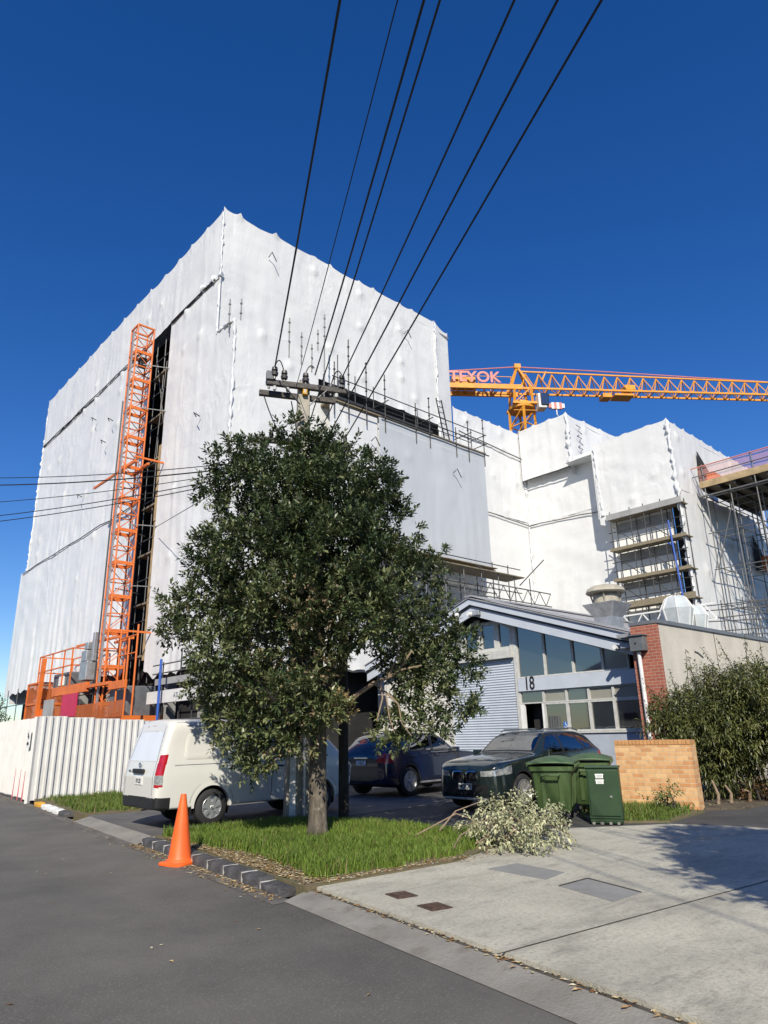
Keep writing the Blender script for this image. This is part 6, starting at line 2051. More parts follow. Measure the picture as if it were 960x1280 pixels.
BLU = suv((16.71, 15.88, 0), R_(6.2), 'dark blue SUV seen from behind, parked past the van under the tree', M['car_blue'], k=(1.06, 1.05, 1.08), plate='LYB27')
mb = MB(); mb.box((-3.86, 0, .99), (.03, .5, .05)); mb.build('tailgate_strip', M['chrome'], BLU, local=True, bevel=.01)
mb = MB(); mb.tube([(-2.0, -.956, 1.10), (-.98, -.945, 1.095)], .012, n=5); mb.build('chrome_strip', M['chrome'], BLU, local=True)

# ---- white van -------------------------------------------------------------------
VAN = thing('parked_van', 'white panel van seen from the rear corner, parked beside the grass verge', 'van', (7.16, 13.95, 0), R_(-1))
def vst(x, f, zb=.34, zt=1.98, w=.845, wr=.72):
    """f<1 pulls the section in (rounded ends)"""
    zm = 1.05
    P = [(0, zb), (w*.86, zb), (w*.965, zb+.03), (w*.99, .62), (w, .90), (w*.992, 1.10), (w*.95, 1.45), (wr+.06, 1.78), (wr+.015, 1.885), (wr*.86, zt-.04), (wr*.45, zt-.008), (0, zt)]
    return (x, [(y*f[0], zm+(z-zm)*f[1]) for y, z in P])
T = [vst(-1.1465, (.01, .01)), vst(-1.146, (.4, .45)), vst(-1.145, (.80, .93)), vst(-1.135, (.90, .965)), vst(-1.10, (.965, .985)), vst(-1.02, (.992, .998)), vst(-.85, (1, 1)), vst(0, (1, 1)), vst(1.2, (1, 1)), vst(2.3, (1, 1)), vst(2.9, (1, 1)), vst(3.25, (.985, .995)), vst(3.45, (.93, .97)), vst(3.53, (.85, .93)), vst(3.55, (.7, .85)), vst(3.552, (.35, .42)), vst(3.5525, (.01, .01))]
L = Loft(T, step=.018)
def vlean(G):
    x, z = G[:, 0], G[:, 2]
    wr_ = np.clip((-.35-x)/.75, 0, 1)
    G[:, 0] += wr_*np.clip((z-.92)/1.0, 0, 1.1)**1.15*.27
    wf_ = np.clip((x-1.9)/1.5, 0, 1)
    G[:, 0] -= wf_*np.clip((z-.95)/.95, 0, 1)*1.05
    G[:, 0] -= wf_*np.clip((.95-z)/.6, 0, 1)*.08
vlean(L.G)
RV = .33
WBV = 2.57
sidev = np.abs(L.G[:, 1]) > .7
for xw in (0, WBV): L.snapcircle((xw, RV+.02), .385, sidev & (L.G[:, 2] < .9))
c = L.cen()
for xw in (0, WBV):
    L.take((np.hypot(c[:, 0]-xw, c[:, 2]-RV-.02) < .385) & (np.abs(c[:, 1]) > .62) & (c[:, 2] < .8), 'cut', None, None, delete=True)
y_ = np.abs(c[:, 1])
rear = c[:, 0] < -.60+.0*c[:, 2]
# rear bumper (black), tailgate window, lamps
L.take((c[:, 2] < .56) & (c[:, 0] < -.86), 'rear_bumper', M['black'], VAN)
leanx = -1.145+np.clip((c[:, 2]-.92)/1.0, 0, 1.1)**1.15*.27
isrear = c[:, 0] < leanx+.10
rw = isrear & (y_ < .645-.10*np.clip((c[:, 2]-1.2)/.6, 0, 1)) & (c[:, 2] > 1.19) & (c[:, 2] < 1.76)
edge = rw & ((y_ > .63-.10*np.clip((c[:, 2]-1.2)/.6, 0, 1)) | (c[:, 2] < 1.205) | (c[:, 2] > 1.745))
L.take(edge, 'window_seal', M['frame_grey'], VAN)
L.take(rw, 'rear_window', M['van_window'], VAN)
lampz = (c[:, 2] > .74) & (c[:, 2] < 1.32)
lz = lampz & (c[:, 0] < leanx+.125) & (y_ > .715)
for s_ in (1, -1):
    m = lz & (np.sign(c[:, 1]) == s_)
    o = L.take(m & (c[:, 2] > .96), 'tail_light', M['lamp_red'], VAN)
    o2 = L.take(m & (c[:, 2] > .79), 'reversing_light', M['lamp_clear'], VAN)
    o3 = L.take(m, 'tail_light', M['lamp_red'], VAN)
# panel gaps
gap = isrear & (np.abs(y_-.655+.10*np.clip((c[:, 2]-1.2)/.6, 0, 1)) < .008) & (c[:, 2] > .6) & (c[:, 2] < 1.85)
gap |= (np.abs(c[:, 0]-1.35) < .009) & (y_ > .6) & (c[:, 2] > .45) & (c[:, 2] < 1.80)
gap |= (np.abs(c[:, 0]-2.20) < .009) & (y_ > .6) & (c[:, 2] > .45) & (c[:, 2] < 1.80)
gap |= (np.abs(c[:, 2]-1.125) < .008) & (y_ > .7) & (c[:, 0] > -.8) & (c[:, 0] < 2.2)
gap |= (np.abs(L.v-8.35) < .07) & (c[:, 0] > -.75) & (c[:, 0] < 2.0)
L.take(gap, 'panel_gap', M['dark_grey'], VAN)
fx = c[:, 0]-(2.2-1.05*np.clip((c[:, 2]-.95)/.95, 0, 1)*.2)
dg = (y_ > .6) & (c[:, 2] > 1.18) & (c[:, 2] < 1.72) & (c[:, 0] > 1.45) & (c[:, 0] < 2.85-.9*(c[:, 2]-1.1))
for s_ in (1, -1):
    L.take(dg & (np.sign(c[:, 1]) == s_), 'door_glass', M['car_glass'], VAN)
isf = c[:, 0] > 3.50-1.05*np.clip((c[:, 2]-.95)/.95, 0, 1)-.14
L.take(isf & (y_ < .70) & (c[:, 2] > 1.12) & (c[:, 2] < 1.84), 'windscreen', M['car_glass'], VAN)
L.take(isf & (c[:, 2] < .55), 'front_bumper', M['black'], VAN)
for s_ in (1, -1):
    L.take(isf & (y_ > .5) & (c[:, 2] > .72) & (c[:, 2] < .98) & (np.sign(c[:, 1]) == s_), 'headlight', M['lamp_clear'], VAN)
L.take(np.ones(len(c), bool), 'body', M['van_white'], VAN)
for s_ in (1, -1):
    for xw in (0, WBV):
        wheel(VAN, xw, s_*.745, RV, .215, s_, spokes=7, style='cap', rim=.62)
        well(VAN, xw, RV, .40, s_*.4, s_*.80)
        archring(VAN, xw, RV+.02, .378, .43, lambda a, b: .845, s_, M['van_white'], a0=-2, a1=182, out=.014)
        archring(VAN, xw, RV+.02, .47, .485, lambda a, b: .838, s_, M['frame_grey'], name='arch_crease', a0=12, a1=168, out=.004)
    # recessed-looking window pressing on the side
    for x0_, x1_ in ((-.62, 1.22),):
        mb = MB()
        z0_, z1_ = 1.21, 1.73
        def yv(z): return .845*(.992-.042*(z-1.1)/.35) if z < 1.45 else .845*.95-(z-1.45)*.105
        def pr(d, inset):
            out = []
            for (ax_, az_, a0_) in ((x1_-inset-.08, z1_-inset-.08, 0), (x0_+inset+.20-.08, z1_-inset-.08, 90), (x0_+inset+.08, z0_+inset+.08, 180), (x1_-inset-.08, z0_+inset+.08, 270)):
                for q_ in range(5):
                    a = R_(a0_+22.5*q_); px_, pz_ = ax_+.08*math.cos(a), az_+.08*math.sin(a)
                    out.append((px_, s_*(yv(pz_)+d), pz_))
            return out
        a_, b_, c_ = pr(.003, 0), pr(.016, .035), pr(.010, .10)
        n_ = len(a_)
        mb.add(a_+b_+c_, [(i, (i+1) % n_, n_+(i+1) % n_, n_+i) for i in range(n_)]+[(n_+i, n_+(i+1) % n_, 2*n_+(i+1) % n_, 2*n_+i) for i in range(n_)]+[tuple(2*n_+i for i in range(n_))])
        mb.build('side_pressing', M['van_white'], VAN, local=True, smooth=True, angle=25)
    mb = MB(); mb.box((2.45, s_*1.0, 1.25), (.10, .20, .26)); mb.beam((2.5, s_*.84, 1.18), (2.47, s_*.92, 1.2), .04, .04); mb.build('wing_mirror', M['black'], VAN, local=True, bevel=.03)
    mb = MB(); mb.box((1.55, s_*.853, 1.02), (.16, .03, .035)); mb.build('door_handle', M['black'], VAN, local=True, bevel=.01)
mb = MB(); mb.box((-1.16, 0, 1.02), (.06, .50, .085)); mb.build('tailgate_handle', M['black'], VAN, local=True, bevel=.02)
mb = MB(); mb.box((-1.152, -.02, .845), (.016, .34, .14)); vp = mb.build('number_plate', M['plate'], VAN, local=True, bevel=.004)
text('plate_text', 'BYL82', .11, M['ink'], vp, (-1.161, -.02, .84), (R_(90), 0, R_(-90)), depth=.0012, bold=.002, xs=.8)
mb = MB(); mb.tube([(-1.142, .055*math.cos(a), 1.135+.038*math.sin(a)) for a in np.linspace(0, 2*math.pi, 20)], .006, n=5); mb.tube([(-1.145, .02*math.cos(a), 1.14+.035*math.sin(a)) for a in np.linspace(0, 2*math.pi, 16)], .005, n=5); mb.tube([(-1.143, .04*math.cos(a), 1.15+.013*math.sin(a)) for a in np.linspace(0, 2*math.pi, 16)], .005, n=5); mb.build('badge', M['chrome'], VAN, local=True)
mb = MB(); mb.box((-1.148, .46, 1.02), (.008, .12, .035)); mb.build('model_badge', M['chrome'], VAN, local=True, bevel=.003)
mb = MB(); mb.box((-.872, 0, 1.84), (.05, .20, .04)); mb.build('high_brake_light', M['lamp_red'], VAN, local=True, bevel=.008)
mb = MB(); mb.box((-.876, .28, 1.83), (.05, .08, .04)); mb.build('washer_nozzle', M['black'], VAN, local=True, bevel=.008)
mb = MB(); mb.box2((-1.0, -.70, .36), (3.3, .70, .40)); mb.build('chassis', M['black'], VAN, local=True)
mb = MB(); mb.box2((1.25, -.72, .5), (1.32, .72, 1.8)); mb.build('bulkhead', M['black'], VAN, local=True)

# ================================================================== VEGETATION
def leafcloud(name, Pn, D, L, W, colr, mat, parent, droop=0.0, fold=.18, local=True):
    """one 4-vertex leaf per row: base point, direction, length, width, colour"""
    n = len(Pn)
    D = D/np.linalg.norm(D, axis=1, keepdims=True)
    up = np.tile([0, 0, 1.0], (n, 1))+rng.normal(0, .35, (n, 3))
    S = np.cross(D, up); S /= np.linalg.norm(S, axis=1, keepdims=True)+1e-9
    N = np.cross(S, D)
    L_, W_ = L[:, None], W[:, None]
    v0 = Pn
    mid = Pn+D*L_*.52
    v1 = mid+S*W_*.5+N*W_*fold
    v2 = Pn+D*L_; v2[:, 2] -= droop*L
    v3 = mid-S*W_*.5+N*W_*fold
    V = np.stack([v0, v1, v2, v3], 1).reshape(-1, 3)
    F = np.arange(n)[:, None]*4+np.array([[0, 1, 2, 3]])
    return npmesh(name, V, F, mat, parent, smooth=False, local=local, colors=np.repeat(colr, 4, 0))

def shoots(lobes, density, leaves, slen, leafL, leafW, spread=(75, 20), upbias=.35, jitter=.16, squash=.9, inner=.12, dens_noise=2.2, seed=1):
    """leafy shoots over the surface of several ellipsoids; returns arrays per leaf + shoot index"""
    r = np.random.default_rng(seed)
    P, A, K = [], [], []
    C = np.array([l[:3] for l in lobes]); Rr = np.array([l[3] for l in lobes])
    for k, (x, y, z, rad) in enumerate(lobes):
        n = int(density*rad*rad*12.6)
        d = r.normal(size=(n, 3)); d /= np.linalg.norm(d, axis=1, keepdims=True)
        rr_ = np.where(r.random(n) < inner, r.uniform(.3, .85, n), 1+r.normal(0, jitter, n))
        p = np.array([x, y, z])+d*(rad*rr_)[:, None]*np.array([1, 1, squash])
        # leave gaps in patches
        g = fbm(p[:, 0]*dens_noise+k*3.1+p[:, 2]*.9, p[:, 1]*dens_noise+p[:, 2]*dens_noise, seed+k)
        # drop most shoots buried deep in other lobes
        dd = np.linalg.norm(p[:, None]-C[None], axis=2)/Rr[None]
        deep = (dd < .72).sum(1) > 0
        keep = (g > .43) & (~deep | (r.random(n) < .22))
        p, d = p[keep], d[keep]
        a = d+np.array([0, 0, upbias])+r.normal(0, .38, p.shape)
        P.append(p); A.append(a/np.linalg.norm(a, axis=1, keepdims=True)); K.append(np.full(len(p), k))
    P, A, K = np.concatenate(P), np.concatenate(A), np.concatenate(K)
    m = len(P)
    sl = slen*r.uniform(.5, 1.5, m)
    tone = r.normal(0, 1, m)
    nl = leaves
    t = (np.arange(nl)/(nl-1))[None, :]*np.ones((m, 1))
    ref = np.where(np.abs(A[:, 2:3]) < .9, np.array([[0, 0, 1.0]]), np.array([[1.0, 0, 0]]))
    X = np.cross(A, ref); X /= np.linalg.norm(X, axis=1, keepdims=True)
    Y = np.cross(A, X)
    ph = 2.4*np.arange(nl)[None, :]+r.uniform(0, 6.28, (m, 1))+r.normal(0, .3, (m, nl))
    ang = np.radians(spread[0]+(spread[1]-spread[0])*t+r.normal(0, 9, (m, nl)))
    D = A[:, None]*np.cos(ang)[..., None]+(X[:, None]*np.cos(ph)[..., None]+Y[:, None]*np.sin(ph)[..., None])*np.sin(ang)[..., None]
    B = P[:, None]+A[:, None]*(sl[:, None]*t)[..., None]
    n = m*nl
    Lf = leafL*r.uniform(.65, 1.25, n); Wf = leafW*r.uniform(.75, 1.25, n)
    return B.reshape(-1, 3), D.reshape(-1, 3), Lf, Wf, np.repeat(tone, nl), np.repeat(K, nl), (P, A, sl)

def tint(tone, n, cols, r, sd=.22):
    """mix three real leaf colours: old dark, mid, young light"""
    q = np.clip(.5+tone*.24+r.normal(0, sd, n), 0, 1)[:, None]
    a, b, c_ = [np.array(x) for x in cols]
    return np.where(q < .5, a+(b-a)*q*2, b+(c_-b)*(q-.5)*2)

# screen-right / away directions at the tree, used only to lay out the crown's clumps round its trunk
TX, TY = 7.33, 9.92
rv = np.array([math.sin(YAW), -math.cos(YAW)]); av = np.array([math.cos(YAW), math.sin(YAW)])
def crown_pt(a, dep, z): return (TX+rv[0]*a+av[0]*dep, TY+rv[1]*a+av[1]*dep, z)
CROWN = [  # (sideways, away, height, radius)
 (-1.55, .1, 6.75, .58), (-.85, .2, 6.80, .62), (.05, .3, 6.60, .62), (.75, .1, 6.45, .55), (1.2, .2, 5.95, .46),
 (-1.65, .2, 5.80, .66), (-.7, -.4, 5.75, .90), (.45, -.4, 5.75, .85), (1.2, .3, 5.30, .55),
 (-2.15, .1, 4.85, .55), (-1.1, -.8, 4.55, 1.0), (.2, -.8, 4.55, 1.0), (1.30, .1, 4.5, .70), (1.95, .2, 4.35, .48), (2.05, .4, 4.7, .28),
 (-2.35, .0, 3.75, .52), (-1.7, -.3, 3.70, .75), (-.5, -.8, 3.45, .90), (.75, -.7, 3.45, .85), (1.85, .1, 3.40, .66), (2.35, .0, 3.1, .48),
 (2.55, .1, 2.70, .42), (1.75, -.4, 2.60, .62), (-1.5, -.4, 2.80, .70), (-.85, -.7, 2.45, .66), (-1.65, -.1, 2.10, .52), (-1.15, -.3, 1.72, .42), (-1.3, -.1, 1.40, .30),
 (2.05, .1, 2.15, .42), (1.35, -.1, 1.85, .36), (.05, -.5, 2.75, .52), (-2.7, .1, 3.45, .26),
 (1.5, -.2, 1.75, .36), (2.05, -.1, 1.75, .32), (1.25, -.3, 1.45, .22), (2.45, 0, 2.05, .32), (-.9, -.5, 1.75, .4), (-.3, -.7, 1.65, .34), (-.7, -.4, 1.42, .30), (-1.05, -.3, 1.25, .26), (-.1, -.9, 1.95, .34), (.25, -.7, 2.0, .28), (-1.9, -.3, 3.0, .45), (-2.1, -.1, 2.4, .34), (1.2, -.2, 5.6, .4), (-1.95, 0, 6.2, .34),
 (-.55, -.9, 2.15, .42), (-.15, -.8, 2.35, .40), (-.6, -.5, 1.72, .34),
 (-1.2, 1.4, 5.6, .95), (.3, 1.4, 5.5, .95), (-1.5, 1.4, 4.2, 1.0), (.3, 1.7, 4.3, 1.0), (1.3, 1.2, 4.0, .8), (-1.2, 1.2, 3.1, .7), (1.5, 1.0, 2.9, .6), (-.4, .6, 6.3, .8), (.1, .5, 5.0, 1.0), (-.6, .4, 4.0, 1.0),
]
def clumps(lobes, seed, k=7, f=(.36, .52)):
    r = np.random.default_rng(seed)
    out = []
    for x, y, z, q in lobes:
        for i in range(k):
            d = r.normal(size=3); d[2] = d[2]*.8+.15; d /= np.linalg.norm(d)
            rad = q*r.uniform(*f)
            e = q*r.uniform(.70, 1.12)-rad*.45
            out.append((x+d[0]*e, y+d[1]*e, z+d[2]*e*.9, rad))
        out.append((x, y, z, q*.55))
    return out
def tree(name, label, base, lobes, density, cols, seed, trunk_pts, limbs, tan=0.0, leaves=12, leafL=.105, leafW=.045):
    t = thing(name, label, 'tree', base)
    r = np.random.default_rng(seed)
    lob = [(x-base[0], y-base[1], z-base[2], q) for x, y, z, q in lobes]
    B, D, Lf, Wf, tone, K, (P, A, sl) = shoots(lob, density, leaves, .17, leafL, leafW, seed=seed, jitter=.17, spread=(78, 28), inner=.06)
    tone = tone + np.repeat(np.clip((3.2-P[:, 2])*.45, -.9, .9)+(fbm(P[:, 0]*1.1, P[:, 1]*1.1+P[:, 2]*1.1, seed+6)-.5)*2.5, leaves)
    c = tint(tone, len(B), cols, r)
    if tan > 0:
        ns = len(P)
        low = (P[:, 2] < 3.9) & (fbm(P[:, 0]*1.1+5, P[:, 2]*1.1+P[:, 1], seed+3) > .56) & (P[:, 0]*.743-P[:, 1]*.669 < .6) & (r.random(ns) < tan)
        m = np.repeat(low, leaves) & (r.random(len(B)) < .6)
        c[m] = np.array([.23, .175, .10])*r.uniform(.6, 1.25, (m.sum(), 1))
        Lf[m] *= .7
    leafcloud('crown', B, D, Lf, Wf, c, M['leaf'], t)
    mb = MB(); mb.tube([Vector(p) for p, q in trunk_pts], [q for p, q in trunk_pts], n=12); mb.build('trunk', M['bark'], t, smooth=True, local=True, angle=80)
    for pts, r0_, r1_ in limbs:
        mb = MB(); n = len(pts); mb.tube([Vector(p) for p in pts], [r0_+(r1_-r0_)*i/(n-1) for i in range(n)], n=7); mb.build('limb', M['bark_dark'], t, smooth=True, local=True)
    return t
def cp2(a, d, z):
    q = crown_pt(a, d, z); return (q[0]-TX, q[1]-TY, z)
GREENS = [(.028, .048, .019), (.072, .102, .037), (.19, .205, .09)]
trunk_pts = [((0, 0, -.05), .20), ((.0, .0, .12), .165), ((.01, .01, .3), .15), ((.02, .015, .55), .148), ((-.01, .0, .9), .142), ((.02, .02, 1.4), .14), ((.0, .03, 2.0), .13), ((-.03, .03, 2.6), .12), ((.0, .0, 3.3), .10), ((.02, 0, 4.2), .08), ((0, 0, 5.4), .045), ((0, 0, 6.4), .02)]
limbs = [([(0, 0, 1.6), cp2(-.35, .0, 2.1), cp2(-.8, -.1, 2.5), cp2(-1.4, -.2, 2.7)], .075, .02), ([(0, 0, 1.9), cp2(.35, -.1, 2.5), cp2(.6, -.2, 3.2), cp2(.7, -.3, 4.2)], .09, .03),
 ([(0, 0, 2.2), cp2(-.3, .1, 2.9), cp2(-.7, .0, 3.6), cp2(-1.5, 0, 4.6)], .08, .02), ([(0, 0, 2.5), cp2(.5, .3, 3.0), cp2(1.2, .2, 3.5), cp2(1.9, .1, 4.1)], .07, .02),
 ([(0, 0, 3.1), cp2(-.3, -.2, 4.2), cp2(-.8, -.1, 5.4), cp2(-1.3, 0, 6.5)], .06, .015), ([(0, 0, 1.5), cp2(.25, .4, 2.2), cp2(.1, .9, 3.2), cp2(.3, 1.3, 4.3)], .08, .02), ([(0, 0, 3.4), cp2(.3, 0, 4.6), cp2(.7, 0, 6.0)], .05, .015)]
TREE = tree('street_tree', 'big bushy dark green street tree on the grass verge in front of the power pole', (TX, TY, .06), clumps([(*crown_pt(a*.96, d, z), q*.96) for a, d, z, q in CROWN], 12, k=5, f=(.34, .55)), 50, GREENS, 3, trunk_pts, limbs, tan=.5)
# bare dead branches on the right side of the crown
for k, pts in enumerate(([(.45, -.15, 2.05), (.95, -.35, 2.35), (1.35, -.5, 2.50), (1.6, -.55, 2.85)], [(.95, -.35, 2.35), (1.15, -.5, 2.2), (1.2, -.55, 1.8), (1.28, -.55, 1.55)], [(1.2, -.45, 2.45), (1.45, -.6, 2.55), (1.75, -.65, 2.6)], [(1.2, -.45, 2.45), (1.35, -.6, 2.75), (1.4, -.65, 3.1)], [(1.15, -.5, 2.2), (1.35, -.6, 2.0), (1.4, -.6, 1.7), (1.55, -.6, 1.5)], [(1.05, -.4, 2.4), (1.1, -.6, 2.1), (1.0, -.62, 1.75)])):
    mb = MB(); mb.tube([Vector(cp2(*p)) for p in pts], [(.045 if k == 0 else .018)*(1-.22*i) for i in range(len(pts))], n=6); mb.build('bare_branch', M['deadwood'], TREE, smooth=True, local=True)
# withered clump
wl = [(*cp2(.42, -.45, 1.98), .16)]
B, D, Lf, Wf, tone, K, q = shoots(wl, 260, 10, .1, .07, .03, seed=77, dens_noise=.1)
r9 = np.random.default_rng(77)
leafcloud('withered_clump', B, D, Lf, Wf, np.array([.42, .33, .17])*r9.uniform(.6, 1.3, (len(B), 1)), M['litter'], TREE)
# timber post behind the trunk
TP = thing('timber_post', 'straight dark timber post standing just right of the tree trunk', 'post', (9.06, 11.42, 0))
mb = MB(); mb.lathe([(.105, -.05), (.10, 1.5), (.09, 4.6), (.085, 5.2)], n=14); mb.build('post_shaft', M['bark_dark'], TP, smooth=True, local=True)
mb = MB(); mb.lathe([(.095, 5.2), (.10, 5.26), (.02, 5.32)], n=14); mb.build('post_cap', M['dark_grey'], TP, local=True)
# second street tree outside the right edge of the photo: throws the shade on the driveway
T2 = [(5.4, -1.0, 6.0, .9), (5.2, -.8, 5.1, .9), (5.9, -1.3, 5.0, 1.1), (5.3, -1.0, 4.2, 1.2), (6.0, -.5, 4.0, .9), (4.8, -1.3, 4.6, .9)]
tree('street_tree', 'second street tree beyond the right edge whose shade falls across the driveway', (5.4, -.8, 0), T2, 110, GREENS, 5, trunk_pts, [([(0, 0, 1.8), (.2, .2, 3), (.5, .4, 4.2)], .08, .02)], leaves=12, leafL=.11, leafW=.045)

# ---- hedge shrubs at the right ------------------------------------------------------
HG = [(.038, .048, .013), (.080, .094, .024), (.17, .175, .058)]
def shrub(name, label, base, lobes, density, cols, seed, leafL, leafW, leaves=12, slen=.28, spread=(80, 35), droop=.35, upbias=.2, group=None, stems=5, cat='shrub', tall=None):
    t = thing(name, label, cat, base, 0, group)
    r = np.random.default_rng(seed)
    lob = [(x-base[0], y-base[1], z-base[2], q) for x, y, z, q in clumps(lobes, seed, k=5, f=(.4, .62))]
    B, D, Lf, Wf, tone, K, (P, A, sl) = shoots(lob, density*.78, leaves, slen, leafL, leafW, spread=spread, seed=seed, upbias=upbias, jitter=.2)
    if tall:
        for (p0, p1) in tall:
            p0, p1 = np.array(p0)-np.array(base), np.array(p1)-np.array(base)
            k = 46; tt = r.random(k)[:, None]
            b = p0+(p1-p0)*tt+r.normal(0, .015, (k, 3)); d = r.normal(0, 1, (k, 3)); d[:, 2] = d[:, 2]*.4-.1
            B = np.concatenate([B, b]); D = np.concatenate([D, d]); Lf = np.concatenate([Lf, leafL*r.uniform(.5, 1, k)]); Wf = np.concatenate([Wf, leafW*r.uniform(.5, 1, k)]); tone = np.concatenate([tone, r.normal(0, 1, k)])
    c = tint(tone, len(B), cols, r)
    leafcloud('foliage', B, D, Lf, Wf, c, M['leaf'], t, droop=droop)
    mb = MB()
    zt_ = max(l[2] for l in lob)
    for k in range(stems):
        a = r.uniform(0, 6.28); e = lob[k % len(lob)]
        mb.tube([Vector((r.uniform(-.25, .25), r.uniform(-.25, .25), 0)), Vector((e[0]*.5+.1*math.cos(a), e[1]*.5+.1*math.sin(a), zt_*.45)), Vector((e[0], e[1], e[2]+e[3]*.4))], [.03, .022, .008], n=6)
    if tall:
        for p0, p1 in tall: mb.tube([Vector(p0)-Vector(base), Vector(p1)-Vector(base)], [.012, .004], n=5)
    mb.build('stem', M['bark_dark'], t, smooth=True, local=True)
    return t
shrub('shrub', 'tall olive green shrub in front of the brick pier and concrete wall', (17.2, 8.3, 0), [(16.9, 8.5, 1.95, .45), (17.3, 8.1, 2.05, .5), (16.9, 8.3, 1.75, .62), (17.4, 7.7, 1.9, .65), (17.0, 8.6, 1.9, .45), (17.0, 7.9, 1.2, .6), (16.8, 7.5, 1.3, .5)], 85, HG, 21, .13, .034, tall=[((17.3, 8.2, 2.2), (17.7, 8.3, 3.5)), ((17.3, 8.0, 2.3), (17.6, 8.2, 3.3)), ((17.5, 7.9, 2.2), (18.3, 8.6, 3.2)), ((16.9, 8.6, 1.9), (16.6, 9.0, 2.8)), ((17.0, 8.3, 2.0), (17.1, 8.5, 3.0)), ((17.2, 8.0, 2.2), (16.9, 7.7, 3.0))])
shrub('shrub', 'wide spreading olive shrub at the right edge with drooping leaves', (17.4, 7.0, 0), [(17.5, 7.3, 2.3, .65), (17.8, 6.8, 2.3, .65), (17.4, 6.5, 2.15, .65), (17.3, 7.0, 1.6, .7), (17.6, 6.3, 1.6, .75), (17.9, 6.9, 2.75, .4), (17.1, 6.9, 1.2, .5), (17.3, 6.3, .9, .5)], 85, HG, 22, .13, .034, tall=[((17.8, 7.2, 2.8), (18.0, 7.6, 3.7)), ((17.8, 6.9, 3.0), (18.2, 7.0, 3.75)), ((17.6, 7.4, 2.6), (17.7, 7.9, 3.5))])
shrub('shrub', 'low dark shrub behind the brick wall at the foot of the hedge', (16.4, 7.9, 0), [(16.3, 8.1, 1.55, .42), (16.5, 7.6, 1.3, .5), (16.4, 8.2, 1.0, .45), (16.9, 7.4, .8, .5), (17.4, 7.6, .6, .5), (17.0, 7.1, 1.1, .45)], 90, HG, 23, .12, .032)
shrub('shrub', 'round russet brown bush at the right edge below the hedge', (17.2, 6.75, 0), [(17.1, 6.75, .42, .40), (17.35, 6.5, .40, .38), (17.2, 7.0, .35, .34)], 60, [(.07, .035, .016), (.13, .065, .03), (.19, .11, .055)], 24, .05, .022, leaves=12, slen=.14, droop=.1)
shrub('weed', 'small bright green weed at the foot of the brick wall', (14.15, 7.45, 0), [(14.15, 7.4, .25, .22), (14.1, 7.7, .18, .18)], 80, [(.04, .075, .02), (.075, .13, .03), (.13, .18, .05)], 25, .07, .03, leaves=9, slen=.14, cat='plant')
for i, (x, y, w_) in enumerate(((15.9, 7.25, 'nearest the brick wall'), (16.3, 7.15, 'second from the brick wall'), (16.9, 7.0, 'nearest the russet bush'))):
    t = thing('cut_stump', 'pale cut stem standing in the bed under the hedge, '+w_, 'stump', (x, y, 0), 0, 'cut stems under the hedge')
    mb = MB(); mb.tube([(0, 0, 0), (.02, -.02, .22), (-.02-.03*i, .05, .5-.12*i)], [.04, .03, .024], n=8); mb.build('stem', M['deadwood'], t, smooth=True, local=True)
    mb = MB(); mb.lathe([(.025, .0), (.023, .008)], (-.02-.03*i, .05, .495-.12*i), n=8); mb.build('cut_face', M['plywood'], t, local=True)

# ---- heap of cut branches -------------------------------------------------------------
PC = [(.19, .20, .11), (.36, .37, .22), (.56, .55, .36)]
pl = [(8.6, 7.3, .30, .42), (8.9, 7.0, .26, .38), (8.3, 7.15, .22, .34), (9.2, 7.5, .34, .40), (9.6, 7.7, .30, .38), (9.2, 7.9, .32, .34), (9.5, 8.1, .26, .28), (8.5, 7.6, .16, .26), (8.15, 6.75, .12, .2), (8.75, 8.2, .30, .18)]
pl = [(x+.19, y-.17, z*.8, q*.86) for x, y, z, q in pl]
pt = thing('branch_heap', 'heap of cut branches with pale wilted leaves lying at the edge of the driveway', 'branches', (8.8, 7.5, 0))
lob = [(x-8.8, y-7.5, z, q) for x, y, z, q in pl]
B, D, Lf, Wf, tone, K, q = shoots(lob, 62, 11, .20, .075, .036, spread=(85, 45), seed=41, upbias=-.15, jitter=.2, squash=.8, inner=.25)
ok = B[:, 2] > .03
r4 = np.random.default_rng(4)
leafcloud('wilted_leaves', B[ok], D[ok], Lf[ok], Wf[ok], tint(tone[ok], int(ok.sum()), PC, r4, .3), M['litter'], pt, droop=.3)
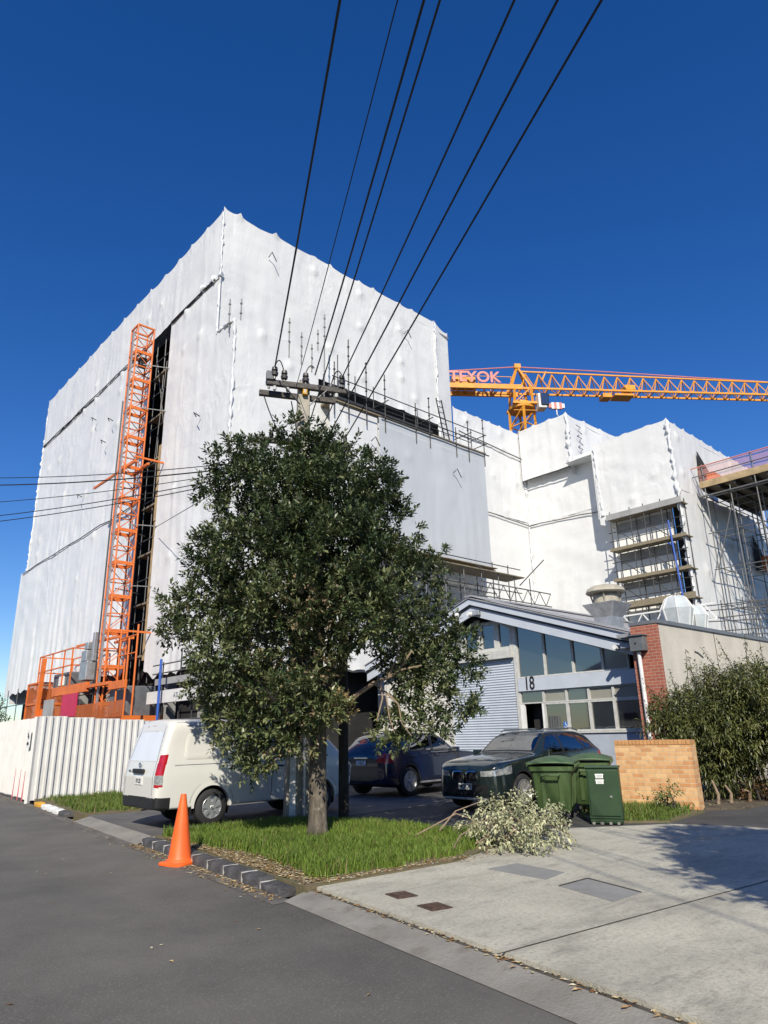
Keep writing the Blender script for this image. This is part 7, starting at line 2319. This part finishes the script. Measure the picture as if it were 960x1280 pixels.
for k in range(11):
    a = r4.uniform(0, 6.28); x, y = r4.normal(0, .28, 2)+np.array([.3, -.1])
    mb = MB(); mb.tube([Vector((x-.7*math.cos(a), y-.7*math.sin(a), .06)), Vector((x, y, .30+.1*r4.random())), Vector((x+.6*math.cos(a+.3), y+.6*math.sin(a+.3), .18))], [.013, .010, .005], n=6); mb.build('cut_branch', M['deadwood'], pt, smooth=True, local=True)
for pts in ([(-1.1, -.2, .05), (-.5, .2, .14), (.2, .4, .25)], [(-.1, 1.0, .12), (.5, 1.2, .34), (1.2, 1.2, .45)]):
    mb = MB(); mb.tube([Vector(p) for p in pts], [.016, .013, .008], n=6); mb.build('cut_branch', M['deadwood'], pt, smooth=True, local=True)

# ---- far trees at the left horizon, and the street behind the camera ----------------------
shrub('far_tree', 'dark bushy tree at the far left below the wrap, behind the hoarding', (12.0, 55, 0), [(12, 55, 3.4, 1.7), (12.5, 52.8, 2.8, 1.4), (11.6, 57, 3.0, 1.6), (12, 54, 1.8, 1.4)], 5, GREENS, 31, .22, .1, leaves=12, slen=.6, droop=.1, cat='tree')
shrub('far_tree', 'distant tree at the far left end of the hoarding', (9.5, 66, 0), [(9.5, 66, 3.6, 2.0), (8.5, 69, 3.0, 2.0), (10, 64, 2.2, 1.6)], 4, GREENS, 32, .25, .11, leaves=12, slen=.6, droop=.1, cat='tree')
WH = thing('warehouse', 'plain warehouse across the street, behind the camera, mirrored in the workshop windows', 'building', (-14, 10, 0))
mb = MB(); mb.box2((-26, -10, 0), (-13, 34, 6.2)); mb.build('wall', M['block_grey'], WH)
mb = MB(); mb.prism([(-12.6, -10.3, 6.2), (-26.4, -10.3, 6.2), (-19.5, -10.3, 8.3)], (0, 44.6, 0)); mb.build('roof', M['dark_grey'], WH)
mb = MB(); mb.box2((-12.98, 8, .1), (-12.94, 13, 4.4)); mb.build('roller_door', M['black'], WH)
for y in (-4, 0, 4, 17, 21, 25, 29):
    mb = MB(); mb.box2((-12.98, y, 1.2), (-12.95, y+2, 2.8)); mb.build('window', M['pane'], WH)
